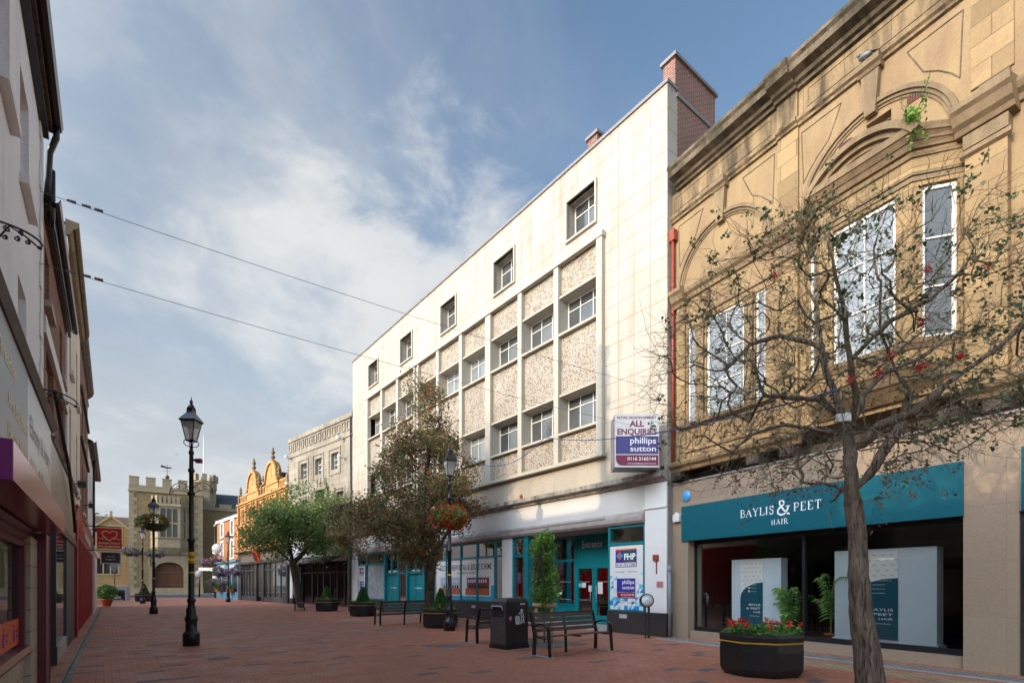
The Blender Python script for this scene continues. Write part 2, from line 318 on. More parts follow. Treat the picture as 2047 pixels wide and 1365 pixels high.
m_flred = leafm('red petals', [(.75, .05, .02), (.6, .03, .015), (.8, .10, .04)], .3)
m_flpur = leafm('purple petals', [(.22, .09, .28), (.16, .05, .20), (.36, .22, .42)], .3)
m_flpink = leafm('pink petals', [(.50, .13, .30), (.36, .08, .26), (.25, .07, .33)], .3)
m_flora = leafm('orange petals', [(.8, .22, .02), (.7, .12, .02)], .3)
def barkm(name, a, b_, moss):
    t = NT(name); v = t.coord('Object', (1, 1, .25)); n = t.noise(v, 14, 6, .65, .6); m2 = t.noise(t.coord('Object'), 2.2, 5, .6)
    c = t.mix(t.rng(n, .38, .66), tuple(a), tuple(b_)); c = t.mix(t.math('MULTIPLY', t.rng(m2, .5, .72), .6), c, tuple(moss))
    ck = t.noise(t.coord('Object', (1, 1, .10)), 26, 5, .7, 1.2); c = t.mix(t.math('MULTIPLY', t.rng(ck, .56, .62), .75), c, (.028, .020, .015))
    t.bsdf(c, .9, 0, t.math('SUBTRACT', n, t.math('MULTIPLY', t.rng(ck, .54, .62), .8)), .8, .03, .2); return t.m
m_bark = barkm('smooth grey brown bark', (.11, .08, .058), (.24, .18, .135), (.11, .12, .05))
m_bark2 = barkm('mossy bark', (.055, .045, .03), (.135, .11, .075), (.07, .08, .03))
# ---------------------------------------------------------------- mesh helpers
class Fr:
    """a facade's own axes: u along it, n out towards the street, z up"""
    def __init__(s, o, U, Nn, z0=0.0):
        s.o = o; l = math.hypot(*U); s.U = (U[0]/l, U[1]/l); l = math.hypot(*Nn); s.N = (Nn[0]/l, Nn[1]/l); s.z0 = z0
        s.r = 1 if (-s.N[1]*s.U[0] + s.N[0]*s.U[1]) > 0 else -1       # reading direction along u
    def P(s, u, n, z=0.0):
        return (s.o[0]+s.U[0]*u+s.N[0]*n, s.o[1]+s.U[1]*u+s.N[1]*n, s.z0+z)
F0 = Fr((0, 0), (1, 0), (0, -1)); F0.r = 1
FW = Fr((4.554, 15.38), (-.6131, .79), (-.79, -.6131))
FB = Fr((4.69, 15.6), (.4964, -.868), (-.868, -.4964))
FL = Fr((-8.92, 10.13), (-.604, .797), (.797, .604))
FS = Fr((-10.547, 34.838), (-.724, .690), (-.690, -.724))
FT = Fr((-17.663, 41.62), (-.664, .748), (-.748, -.664))
FG = Fr((-55.3, 76.0), (.834, .552), (.552, -.834))
ROOT = {}
_tc = None
class MB:
    def __init__(s, F=None): s.F = F or F0; s.v = []; s.f = []; s.mi = []; s.sm = []; s.cur = 0; s.cuts = []
    def cut(s): s.cuts.append((len(s.v), len(s.f))); return s
    def add(s, vs, fs, smooth=False):
        b = len(s.v); s.v += [tuple(v) for v in vs]
        for f in fs: s.f.append([b+i for i in f]); s.mi.append(s.cur); s.sm.append(smooth)
        return s
    def box(s, u0, u1, n0, n1, z0, z1):
        vs = [(u0, n0, z0), (u1, n0, z0), (u1, n1, z0), (u0, n1, z0), (u0, n0, z1), (u1, n0, z1), (u1, n1, z1), (u0, n1, z1)]
        return s.add(vs, [(0, 3, 2, 1), (4, 5, 6, 7), (0, 1, 5, 4), (1, 2, 6, 5), (2, 3, 7, 6), (3, 0, 4, 7)])
    def quad(s, a, b, c, d): return s.add([a, b, c, d], [(0, 1, 2, 3)])
    def mould(s, prof, u0, u1):
        """closed profile [(n,z)] swept along u"""
        k = len(prof); vs = [(u0, n, z) for n, z in prof]+[(u1, n, z) for n, z in prof]
        fs = [(i, (i+1) % k, (i+1) % k+k, i+k) for i in range(k)]+[tuple(range(k)), tuple(range(2*k-1, k-1, -1))]
        return s.add(vs, fs)
    def plate(s, pts, n0, n1):
        """outline [(u,z)] given thickness along n"""
        k = len(pts); vs = [(u, n0, z) for u, z in pts]+[(u, n1, z) for u, z in pts]
        fs = [(i, (i+1) % k, (i+1) % k+k, i+k) for i in range(k)]+[tuple(range(k)), tuple(range(2*k-1, k-1, -1))]
        return s.add(vs, fs)
    def ring(s, cu, cz, r0, r1, n0, n1, a0=0, a1=180, seg=20, ez=1.0):
        vs = []; 
        for i in range(seg+1):
            a = R(a0+(a1-a0)*i/seg); c, q = math.cos(a), math.sin(a)*ez
            vs += [(cu+r0*c, n0, cz+r0*q), (cu+r1*c, n0, cz+r1*q), (cu+r1*c, n1, cz+r1*q), (cu+r0*c, n1, cz+r0*q)]
        fs = []
        for i in range(seg):
            b = 4*i
            for j in range(4): fs.append((b+j, b+(j+1) % 4, b+4+(j+1) % 4, b+4+j))
        fs += [(0, 1, 2, 3), (4*seg+3, 4*seg+2, 4*seg+1, 4*seg)]
        return s.add(vs, fs)
    def lathe(s, cu, cn, prof, seg=12, ph=0.0, smooth=True, sx=1.0):
        """profile [(r,z)] turned about the vertical"""
        vs = []; fs = []
        for r, z in prof:
            for i in range(seg):
                a = ph+2*math.pi*i/seg; vs.append((cu+r*math.cos(a)*sx, cn+r*math.sin(a), z))
        for j in range(len(prof)-1):
            for i in range(seg): fs.append((j*seg+i, j*seg+(i+1) % seg, (j+1)*seg+(i+1) % seg, (j+1)*seg+i))
        s.add(vs, fs, smooth)
        s.add([vs[i] for i in range(seg)], [tuple(range(seg))]); s.add([vs[-seg+i] for i in range(seg)], [tuple(range(seg))])
        return s
    def tube(s, pts, r, seg=6, cap=True):
        P = [Vector(p) for p in pts]; k = len(P); rr = r if isinstance(r, (list, tuple)) else [r]*k
        vs = []; ref = None
        for i in range(k):
            d = (P[min(i+1, k-1)]-P[max(i-1, 0)])
            if d.length < 1e-9: d = Vector((0, 0, 1))
            d.normalize()
            if ref is None: ref = d.orthogonal().normalized()
            a = (ref-d*ref.dot(d)); a = a.normalized() if a.length > 1e-6 else d.orthogonal().normalized(); ref = a; b = d.cross(a)
            for j in range(seg):
                t = 2*math.pi*j/seg; vs.append(tuple(P[i]+(a*math.cos(t)+b*math.sin(t))*rr[i]))
        fs = [(i*seg+j, i*seg+(j+1) % seg, (i+1)*seg+(j+1) % seg, (i+1)*seg+j) for i in range(k-1) for j in range(seg)]
        s.add(vs, fs, seg > 4)
        if cap: s.add(vs[:seg], [tuple(range(seg))]); s.add(vs[-seg:], [tuple(range(seg))])
        return s
    def ball(s, c, r, seg=8, rings=6, sz=1.0):
        prof = [(max(1e-4, r*math.sin(math.pi*i/rings)), c[2]-r*sz*math.cos(math.pi*i/rings)) for i in range(rings+1)]
        return s.lathe(c[0], c[1], prof, seg)
    def text(s, body, u, z, n, h, w=None, align='C', bold=0.0, th=.003):
        """lettering standing on the facade plane; h = cap height, w = full width (both metres), u = anchor"""
        if not body: return s
        cu = bpy.data.curves.new('t', 'FONT'); cu.body = body; cu.size = 1.0; cu.offset = bold; cu.resolution_u = 3; cu.extrude = 0
        ob = bpy.data.objects.new('t', cu); COL.objects.link(ob); bpy.context.view_layer.update()
        me = ob.to_mesh(); vv = [tuple(v.co) for v in me.vertices]; ff = [tuple(p.vertices) for p in me.polygons]
        ob.to_mesh_clear(); bpy.data.objects.remove(ob); bpy.data.curves.remove(cu)
        if not vv: return s
        x0 = min(v[0] for v in vv); x1 = max(v[0] for v in vv)
        k = h/.73; kx = (w/(x1-x0)) if w else k
        off = {'C': -(x0+x1)/2, 'L': -x0, 'R': -x1}[align]
        g = s.F.r
        return s.add([(u+g*(v[0]+off)*kx, n+th, z+v[1]*k) for v in vv], ff)
    def wall(s, u0, u1, z0, z1, holes, n=0.0, depth=.3):
        us = sorted(set([u0, u1]+[x for h in holes for x in h[:2] if u0 < x < u1])); zs = sorted(set([z0, z1]+[x for h in holes for x in h[2:4] if z0 < x < z1]))
        for a, b in zip(us, us[1:]):
            for c, d in zip(zs, zs[1:]):
                m, k = (a+b)/2, (c+d)/2
                if any(h[0] < m < h[1] and h[2] < k < h[3] for h in holes): continue
                s.quad((a, n, c), (b, n, c), (b, n, d), (a, n, d))
        for h in holes:
            a, b, c, d = h[:4]; q = n-(h[4] if len(h) > 4 else depth)
            s.quad((a, n, c), (b, n, c), (b, q, c), (a, q, c)); s.quad((a, n, d), (b, n, d), (b, q, d), (a, q, d))
            s.quad((a, n, c), (a, n, d), (a, q, d), (a, q, c)); s.quad((b, n, c), (b, n, d), (b, q, d), (b, q, c))
        return s
    def build(s, name, mats, parent=None, label=None):
        if not isinstance(mats, (list, tuple)): mats = [mats]
        if s.cuts:
            e = [(0, 0)]+s.cuts+[(len(s.v), len(s.f))]; first = None
            for (v0, f0), (v1, f1) in zip(e, e[1:]):
                if f1 <= f0: continue
                q = MB(s.F); q.v = s.v[v0:v1]; q.f = [[i-v0 for i in f] for f in s.f[f0:f1]]; q.mi = s.mi[f0:f1]; q.sm = s.sm[f0:f1]
                o = q.build(name, mats, parent, label); first = first or o
            return first
        L = rootloc(parent)
        me = bpy.data.meshes.new(name); F = s.F
        me.from_pydata([tuple(a-b for a, b in zip(F.P(*v), L)) for v in s.v], [], s.f)
        for m in mats: me.materials.append(m)
        uv = me.uv_layers.new(name='UVMap').data; li = 0
        co = []
        for f in s.f:
            a, b, c = (Vector(s.v[f[i]]) for i in (0, 1, 2)); nn = (b-a).cross(c-a)
            if nn.length < 1e-12 and len(f) > 3: nn = (c-a).cross(Vector(s.v[f[3]])-a)
            x, y, z = abs(nn.x), abs(nn.y), abs(nn.z)
            for i in f:
                u, n, zz = s.v[i]
                if y >= x and y >= z: co += (u, zz)
                elif x >= z: co += (n, zz)
                else: co += (u, n)
        uv.foreach_set('uv', co)
        me.polygons.foreach_set('material_index', s.mi); me.polygons.foreach_set('use_smooth', s.sm)
        if len(s.f) < 30000:
            bm = bmesh.new(); bm.from_mesh(me)
            if any(s.sm): bmesh.ops.remove_doubles(bm, verts=bm.verts, dist=1e-5)
            bmesh.ops.recalc_face_normals(bm, faces=bm.faces); bm.to_mesh(me); bm.free()
        o = bpy.data.objects.new(name, me); COL.objects.link(o); adopt(o, parent)
        if label: o['label'] = label
        return o
def rootloc(p):
    while p is not None and p.parent is not None: p = p.parent
    return ROOT.get(p.name, (0, 0, 0)) if p is not None else (0, 0, 0)
def adopt(o, parent):
    if parent is not None: o.parent = parent
def tag(o, label=None, cat=None, group=None, kind=None):
    if label: o['label'] = label
    if cat: o['category'] = cat
    if group: o['group'] = group
    if kind: o['kind'] = kind
    return o
def thing(name, label, cat, loc=(0, 0, 0), group=None):
    o = bpy.data.objects.new(name, None); COL.objects.link(o); o.empty_display_size = .2; o.location = loc
    ROOT[o.name] = tuple(loc); tag(o, label, cat, group); return o
def copy_tree(o, parent=None):
    c = o.copy(); COL.objects.link(c)
    if parent is not None: c.parent = parent
    for ch in list(o.children): copy_tree(ch, c)
    return c
def place(o, x, y, z=0.0, rot=0.0, sc=None, label=None):
    o.location = (x, y, z); o.rotation_euler = (0, 0, R(rot))
    if sc: o.scale = (sc, sc, sc)
    if label: o['label'] = label
    return o
def raw(name, V, Fq, mat, parent=None):
    """V (n,3) world, Fq (m,k) faces as numpy"""
    L = np.array(rootloc(parent)); V = np.asarray(V)-L
    me = bpy.data.meshes.new(name); k = Fq.shape[1]
    me.vertices.add(len(V)); me.vertices.foreach_set('co', V.astype(np.float32).ravel())
    me.loops.add(Fq.size); me.loops.foreach_set('vertex_index', Fq.astype(np.int32).ravel())
    me.polygons.add(len(Fq)); me.polygons.foreach_set('loop_start', np.arange(0, Fq.size, k, dtype=np.int32)); me.polygons.foreach_set('loop_total', np.full(len(Fq), k, dtype=np.int32))
    me.update(calc_edges=True); me.validate()
    me.materials.append(mat); o = bpy.data.objects.new(name, me); COL.objects.link(o); adopt(o, parent); return o
def leaves(name, C, rng, ln, wd, mat, parent, up=.4, spread=1.0, droop=0.0):
    """C (n,3) leaf centres; each leaf is a folded four-cornered blade pointing its own way"""
    n = len(C); d = rng.normal(size=(n, 3)); d[:, 2] = d[:, 2]*.7-droop; d /= np.linalg.norm(d, axis=1)[:, None]
    nn = rng.normal(size=(n, 3))*spread+np.array([0, 0, up]); s = np.cross(d, nn); s /= np.linalg.norm(s, axis=1)[:, None]+1e-9
    nn = np.cross(s, d); l = ln*rng.uniform(.6, 1.25, n)[:, None]; w = wd*rng.uniform(.7, 1.2, n)[:, None]
    a = C-d*l*.5; b = C+d*l*.5; m = C+nn*w*.18-d*l*.08
    V = np.stack([a, m+s*w*.5, b, m-s*w*.5], 1).reshape(-1, 3); F_ = np.arange(4*n).reshape(n, 4)
    return raw(name, V, F_, mat, parent)
def sash(F, parent, u0, u1, z0, z1, n, cols=(), rows=(), fw=.05, bw=.03, mf=None, mp=None, d=.05, name='window', gn=None, label=None):
    """window: frame with bars (part) and its glass (sub-part)"""
    b = MB(F); b.box(u0, u0+fw, n-d, n, z0, z1).box(u1-fw, u1, n-d, n, z0, z1).box(u0+fw, u1-fw, n-d, n, z0, z0+fw).box(u0+fw, u1-fw, n-d, n, z1-fw, z1)
    for c in cols: c = u0+(u1-u0)*c; b.box(c-bw/2, c+bw/2, n-d*.9, n-.006, z0+fw, z1-fw)
    for c in rows: c = z0+(z1-z0)*c; b.box(u0+fw, u1-fw, n-d*.85, n-.003, c-bw/2, c+bw/2)
    o = b.build(name, mf or m_whitew, parent, label)
    g = MB(F); q = n-d*.6 if gn is None else gn; g.quad((u0+fw*.5, q, z0+fw*.5), (u1-fw*.5, q, z0+fw*.5), (u1-fw*.5, q, z1-fw*.5), (u0+fw*.5, q, z1-fw*.5))
    g.build('pane', mp or m_pane, o); return o
def scroll(cx, cz, r, a0, turns, dirn=1, shrink=.75, seg=14, n=0.0):
    """spiral in the u-z plane"""
    p = []
    for i in range(seg+1):
        t = i/seg; a = R(a0)+dirn*2*math.pi*turns*t; q = r*(1-shrink*t); p.append((cx+q*math.cos(a), n, cz+q*math.sin(a)))
    return p
# ---------------------------------------------------------------- ground
def sheet(name, pts, z, m, kind='structure'):
    me = bpy.data.meshes.new(name); me.from_pydata([(x, y, z) for x, y in pts], [], [tuple(range(len(pts)))]); me.materials.append(m)
    uv = me.uv_layers.new(name='UVMap').data
    for i, (x, y) in enumerate(pts): uv[i].uv = (x, y)
    o = bpy.data.objects.new(name, me); COL.objects.link(o); o['kind'] = kind; return o
sheet('ground', [(-600, -300), (600, -300), (600, 900), (-600, 900)], 0.0, m_asph)
def P2(F, u, n): return F.P(u, n)[:2]
sheet('brick_paving', [(-60, 63), P2(FL, -16, -.6), (6, -14), (22, -10), (14, 12), P2(FW, 0, -2), P2(FW, 26, -1.5), P2(FT, 24, -1)], .004, m_pave)
sheet('road', [(-75, 58.0), (-8, 102.3), (-10, 105), (-78, 60)], .006, m_asph)
def strip(name, F, u0, u1, n0, n1, z0, z1, m):
    o = MB(F).box(u0, u1, n0, n1, z0, z1).build(name, m); o['kind'] = 'structure'; return o
# stone drain channel and buff bands beside the sandstone shop
strip('channel', FB, .3, 9.5, .28, .78, -.05, .012, m_cobble)
strip('kerb_edge', FB, .3, 9.5, .78, .94, -.05, .016, m_kerb)
strip('buff_paving_band', FB, 3.6, 9.0, 1.15, 2.05, -.05, .010, m_buffp)
strip('pavement_edge', FL, -9, 34, .32, .45, -.05, .010, m_cobble)
strip('gate_kerb', FG, -20, 26, 1.6, 1.9, -.05, .12, m_kerb)
strip('gate_pavement', FG, -20, 26, -8, 1.598, -.05, .11, m_kerb)

# ---------------------------------------------------------------- the white clad building
Wt = thing('white_department_store', 'long white stone-clad four-storey building with mosaic panels and teal shopfront', 'building', FW.P(0, 0))
TOPW = [(2.85+4.42*i, 4.2+4.42*i, 13.69, 15.05, .42) for i in range(5)]
BAY = [(g+2.1*k, g+2.1*k+1.86) for g in (2.69, 9.13, 15.72) for k in range(3)]
b = MB(FW)
b.wall(0, 24.63, 5.78, 16.2, TOPW+[(2.6, 21.9, 5.85, 12.95, .06)])
b.box(0, 24.63, -9.5, -.62, 3.45, 16.0).box(0, .02, -.44, 0, 0, 16.2).box(24.61, 24.63, -9, 0, 0, 16.2)
b.quad((0, 0, 16.2), (24.63, 0, 16.2), (24.63, -.62, 16.2), (0, -.62, 16.2)); b.quad((0, -.62, 16.2), (24.63, -.62, 16.2), (24.63, -.62, 15.9), (0, -.62, 15.9))
b.build('wall', m_clad, Wt)
b = MB(FW); b.wall(0, 24.63, 4.70, 5.78, []); b.build('stone_fascia', m_cladf, Wt)
b = MB(FW); b.box(-.03, 24.66, -.45, .05, 16.2, 16.30); b.build('coping', m_copper, Wt)
b = MB(FW)                                                             # frame round the mosaic bays, mullions and sills
b.box(2.44, 2.69, -.06, .16, 5.80, 13.10).box(21.78, 22.03, -.06, .16, 5.80, 13.10).box(2.40, 22.07, -.06, .19, 12.95, 13.12)
b.box(2.36, 22.1, -.06, .24, 5.74, 5.86)
for (a, c), (d, e_) in zip(BAY, BAY[1:]): 
    if d-c > .4: b.box(c, c+.12, -.42, .14, 5.86, 12.95).box(d-.12, d, -.42, .14, 5.86, 12.95).box(c+.12, d-.12, -.42, .05, 5.86, 12.95)
    else: b.box(c, d, -.42, .14, 5.86, 12.95)
for a, c in BAY:
    for z0, z1 in ((10.5, 11.78), (6.94, 8.25)):
        b.box(a, c, -.42, .09, z1, z1+.07).box(a, c, -.42, .13, z0-.08, z0)
for u0, u1, z0, z1, q in TOPW:
    b.box(u0-.07, u0, -.1, .07, z0-.07, z1+.07).box(u1, u1+.07, -.1, .07, z0-.07, z1+.07).box(u0, u1, -.1, .07, z1, z1+.07).box(u0, u1, -.4, .09, z0-.07, z0)
b.build('stone_frame', m_trim, Wt)
for a, c in BAY:
    for z0, z1 in ((11.85, 12.95), (8.32, 10.42), (5.86, 6.86)):
        MB(FW).box(a, c, -.40, -.03, z0, z1).build('mosaic_panel', m_mosaic, Wt)
rng = random.Random(4)
for i, (a, c) in enumerate(BAY):
    for z0, z1 in ((10.5, 11.78), (6.94, 8.25)):
        o = sash(FW, Wt, a, c, z0, z1, -.36, (1/3., 2/3.), (.72,), .045, .03, mp=m_pane if rng.random() < .75 else m_panel)
for u0, u1, z0, z1, q in TOPW: sash(FW, Wt, u0, u1, z0, z1, -.36, (.5,), (.7,), .045, .03)
# brick return and chimneys
b = MB(FW); b.box(-.012, .3, -12, -.46, 8, 15.98); b.build('brick_side_wall', m_brickr, Wt)
b = MB(FW); b.box(-.05, .35, -12, -.40, 16.0, 16.12); b.build('side_coping', m_copper, Wt)
def chimney(F, par, u0, u1, n0, n1, z0, z1, m, cap=m_copper):
    c = MB(F).box(u0, u1, n0, n1, z0, z1).build('chimney', m, par); MB(F).box(u0-.07, u1+.07, n0-.07, n1+.07, z1, z1+.1).build('chimney_cap', cap, c)
chimney(FW, Wt, .0, .42, -2.5, -.36, 16.13, 17.18, m_brickr)
chimney(FW, Wt, 3.35, 3.8, -1.45, -.6, 15.9, 17.3, m_brickr)
# ledge, painted fascia, shutter box
b = MB(FW); b.mould([(0, 4.55), (.10, 4.58), (.14, 4.66), (.30, 4.70), (.32, 4.84), (.05, 4.90), (0, 4.90)], -.02, 24.6); b.build('ledge', m_ledge, Wt)
b = MB(FW); b.box(.78, 24.6, -.05, .02, 3.76, 4.60); b.box(0, 24.6, -.30, -.05, 3.40, 4.60); b.build('painted_fascia', m_render, Wt)
b = MB(FW); b.mould([(-.1, 3.40), (.10, 3.42), (.16, 3.50), (.16, 3.62), (.10, 3.72), (.05, 3.78), (-.1, 3.78)], .79, 23.7)
b.box(2.3, 8.1, .16, .175, 3.66, 3.70).box(9.0, 15.0, .16, .175, 3.60, 3.64); b.build('shutter_box', m_shutter, Wt)
b = MB(FW); b.box(0, .78, -.3, .06, .70, 4.55).box(-.01, .83, .06, .10, 3.80, 3.85).cut().box(7.40, 8.06, -.3, .03, .02, 3.40).cut().box(23.7, 24.6, -.3, .03, .02, 3.76)
b.build('white_pier', m_white, Wt)
b = MB(FW); b.box(0, .80, -.3, .09, 0, .70).box(.80, 2.27, -.25, .09, 0, .70).cut().box(8.06, 13.9, -.25, .05, 0, .78).cut().box(6.6, 7.40, -.25, .05, 0, .6).cut().box(19.6, 23.7, -.25, .05, 0, .6)
b.build('plinth', m_blackm, Wt)
b = MB(FW); b.box(1.45, 1.75, .09, .10, .48, .60).cut().box(10.0, 10.3, .05, .06, .5, .62).cut().box(12.2, 12.5, .05, .06, .5, .62); b.build('vent_plate', m_lgrey, Wt)
# teal shopfront
def bars(F, lst, m, par, name='window_frame'):
    b = MB(F)
    for x in lst: b.box(*x)
    return b.build(name, m, par)
def gl(F, par, u0, u1, z0, z1, n, m=None, name='glass'):
    b = MB(F); b.quad((u0, n, z0), (u1, n, z0), (u1, n, z1), (u0, n, z1)); return b.build(name, m or m_glass, par)
# poster bay
fr = bars(FW, [(.80, .85, -.05, .04, .70, 3.40), (2.20, 2.27, -.9, .04, .70, 3.40), (.85, 2.2, -.05, .04, 2.78, 2.86), (.85, 2.2, -.05, .04, 3.33, 3.40), (.80, 2.27, -.05, .06, .66, .72)], m_teal, Wt)
gl(FW, fr, .85, 2.2, 2.86, 3.33, 0)
def fhp(par, F, u0, u1, z0, z1, n, mini=False):
    """letting poster: two agents' panels over pale blue triangles"""
    b = MB(F); b.box(u0, u1, n-.01, n, z0, z1); p = b.build('poster', m_white, par)
    W_, H_ = u1-u0, z1-z0; g = F.r; L = u0 if g > 0 else u1
    X = lambda x: L+g*x*W_; Z = lambda y: z1-y*H_
    def bx(x0, x1, y0, y1, m, nm, q=.004):
        a, c = sorted((X(x0), X(x1))); return MB(F).box(a, c, n, n+q, Z(y1), Z(y0)).build(nm, m, p)
    rr = random.Random(7); t1 = MB(F); t2 = MB(F); t3 = MB(F)
    for i in range(9):
        for j in range(9):
            y = .40+.6*j/9; prob = (y-.34)*1.35*(.45+.55*abs(i-3)/4)
            for k in (0, 1):
                if rr.random() < prob:
                    x0, x1 = i/9, (i+1)/9; y0, y1 = y, min(1, y+.6/9)
                    tri = [(X(x0), n+.002, Z(y0)), (X(x1), n+.002, Z(y0)), (X(x0 if k else x1), n+.002, Z(y1))] if k else [(X(x1), n+.002, Z(y0)), (X(x1), n+.002, Z(y1)), (X(x0), n+.002, Z(y1))]
                    (t3 if rr.random() < (y-.5) else t2 if rr.random() < .5 else t1).add(tri, [(0, 1, 2)])
    for t, m in ((t1, m_ptri1), (t2, m_ptri2), (t3, m_ptri3)):
        if t.v: t.build('printed_triangles', m, p)
    bx(.18, .82, .05, .335, m_purple, 'agent_panel'); bx(.18, .82, .05, .075, m_orange, 'orange_stripe', .006); bx(.42, .80, .078, .24, m_tealsign, 'teal_field', .005)
    bx(.20, .80, .265, .325, m_white, 'number_strip', .006)
    b = MB(F)
    for (cx_, cy_, mm) in ((.31, .115, 0), (.31, .19, 0), (.255, .153, 1), (.365, .153, 1)):
        b.cur = mm; w_, h_ = .052, .035
        b.add([(X(cx_-w_), n+.008, Z(cy_)), (X(cx_), n+.008, Z(cy_-h_)), (X(cx_+w_), n+.008, Z(cy_)), (X(cx_), n+.008, Z(cy_+h_))], [(0, 1, 2, 3)])
    b.build('diamond_mark', [m_orange, m_cyan], p)
    b = MB(F); b.text('FHP', X(.62), Z(.215), n+.006, .10*H_*.95, .34*W_, bold=.03); b.build('lettering', m_txtw, p)
    b = MB(F); b.text('www.fhp.co.uk', X(.62), Z(.252), n+.006, .018*H_, .32*W_); b.build('lettering', m_orange, p)
    b = MB(F); b.text('0121 752 5500', X(.5), Z(.318), n+.006, .042*H_, .56*W_, bold=.01)
    for (x, a, c, d) in ((.17, '', '07887 787882', ''), (.56, '', '07887 400003', '')):
        for k, q in enumerate((a, c, d)): b.text(q, X(x), Z(.385+.03*k), n, .017*H_, .28*W_, 'L')
    for (x, a, c, d) in ((.15, '', '07794 561322', ''), (.54, '', '07737 555741', '')):
        for k, q in enumerate((a, c, d)): b.text(q, X(x), Z(.865+.03*k), n+.003, .017*H_, .30*W_, 'L')
    b.build('lettering', m_txtb, p)
    bx(.22, .78, .51, .72, m_purple, 'agent_panel')
    b = MB(F); k = [(X(.78), Z(.725)), (X(.22), Z(.725)), (X(.22), Z(.78)), (X(.25), Z(.805)), (X(.32), Z(.82)), (X(.78), Z(.82))]; b.plate(k, n, n+.004); b.build('agent_panel', m_maroonsign, p)
    b = MB(F); b.text('phillips', X(.75), Z(.595), n+.004, .062*H_, .36*W_, 'R', .01).text('sutton', X(.75), Z(.675), n+.004, .055*H_, .36*W_, 'R', .01).text('0116 2165144', X(.75), Z(.775), n+.004, .028*H_, .40*W_, 'R', .01).text('www.phillipssutton.co.uk', X(.75), Z(.803), n+.004, .012*H_, .40*W_, 'R')
    b.build('lettering', m_txtw, p); return p
m_ptri1 = hexm('pale aqua print', '#a9d8dc', var=.03); m_ptri2 = hexm('aqua print', '#5fb7cf', var=.03); m_ptri3 = hexm('blue print', '#1f7fc0', var=.03)
fhp(Wt, FW, .87, 2.19, .74, 2.76, .035)
fhp(Wt, FW, 22.5, 23.6, .8, 2.7, .02)
# recessed entrance
E0 = -1.1
b = MB(FW); b.box(2.27, 6.45, E0-.2, .03, 0, .12); b.build('entrance_step', m_kerb, Wt)
b = MB(FW); b.box(2.20, 6.6, E0-.1, -.05, 3.38, 3.44); b.build('entrance_soffit', m_shutter, Wt)
fr = bars(FW, [(2.27, 2.98, E0-.06, E0, .12, 3.40), (2.98, 4.92, E0-.06, E0+.02, 2.25, 2.58), (2.98, 4.92, E0-.055, E0-.01, 2.58, 3.40),
     (4.86, 4.98, E0-.06, E0+.02, .12, 3.40), (6.04, 6.16, E0-.06, E0+.02, .12, 3.40), (4.98, 6.04, E0-.06, E0, .12, .74), (4.98, 6.04, E0-.06, E0+.03, .74, .80), (4.98, 6.04, E0-.06, E0+.01, 2.42, 2.50), (4.98, 6.04, E0-.06, E0+.01, 3.33, 3.40),
     (6.38, 6.62, -.22, .04, .02, 3.42), (6.16, 6.45, E0-.06, E0, .12, .2), (6.44, 6.50, E0, E0+.06, .12, 3.4), (6.44, 6.50, E0+.06, -.22, 2.4, 2.48), (6.44, 6.50, E0+.06, -.22, .12, .3), (6.16, 6.45, E0-.06, E0, 2.42, 2.5), (6.16, 6.45, E0-.055, E0, 2.5, 3.4)], m_teal, Wt, 'entrance_frame')
gl(FW, fr, 4.98, 6.04, .8, 2.42, E0-.03); gl(FW, fr, 4.98, 6.04, 2.5, 3.33, E0-.03); gl(FW, fr, 6.16, 6.44, .2, 2.42, E0-.03)
b = MB(FW); b.quad((6.47, E0+.06, .3), (6.47, -.22, .3), (6.47, -.22, 2.4), (6.47, E0+.06, 2.4)).quad((6.47, E0+.06, 2.48), (6.47, -.22, 2.48), (6.47, -.22, 3.38), (6.47, E0+.06, 3.38)); b.build('glass', m_glass, fr)
for a, c in ((3.0, 3.92), (3.93, 4.85)):
    d = bars(FW, [(a, a+.1, E0-.05, E0+.03, .13, 2.25), (c-.1, c, E0-.05, E0+.03, .13, 2.25), (a+.1, c-.1, E0-.05, E0+.03, 2.13, 2.25), (a+.1, c-.1, E0-.05, E0+.03, .13, .42)], m_teal, Wt, 'entrance_door')
    gl(FW, d, a+.1, c-.1, .42, 2.13, E0-.01)
    b = MB(FW); h = (c-.14) if a < 3.5 else (a+.14); b.tube([(h, E0+.08, .9), (h, E0+.08, 1.5)], .014); b.tube([(h, E0+.08, .95), (h, E0+.03, .95)], .01); b.tube([(h, E0+.08, 1.45), (h, E0+.03, 1.45)], .01); b.build('handle', m_lgrey, d)
b = MB(FW); b.text('Entrance', 4.08, 2.90, E0-.008, .26, .98, bold=.0); b.build('lettering', m_txtw, Wt)
b = MB(FW); b.text('Poundland', 4.46, 1.62, E0-.005, .05, .5).text('Poundland', 4.46, .95, E0-.005, .05, .5).text('Poundland', 5.5, 1.62, E0-.02, .05, .6).text('Poundland', 5.5, .95, E0-.02, .05, .6).text('Poundland', 3.5, 1.62, E0-.005, .05, .5); b.build('lettering', m_lgrey, Wt)
b = MB(FW); b.box(4.38, 4.58, E0, E0+.004, 1.42, 1.60).cut().box(4.08, 4.24, E0, E0+.004, 1.28, 1.5).cut().box(3.55, 3.78, E0, E0+.004, 1.2, 1.62).cut().box(5.7, 5.82, E0-.02, E0-.015, 1.15, 1.25); b.build('paper_notice', m_white, Wt)
b = MB(FW); b.box(5.84, 6.0, E0-.02, E0-.015, 1.08, 1.2); b.build('green_sticker', hexm('lime sticker', '#8fd02a'), Wt)
b = MB(FW); b.lathe(0, 0, [(.001, 0), (.09, 0), (.09, .004), (.001, .004)], 14); b.v = [(4.68+x, E0+.002+z_, 1.5+y) for x, y, z_ in b.v]; b.build('round_sticker', hexm('aqua sticker', '#6cc6cc'), Wt)
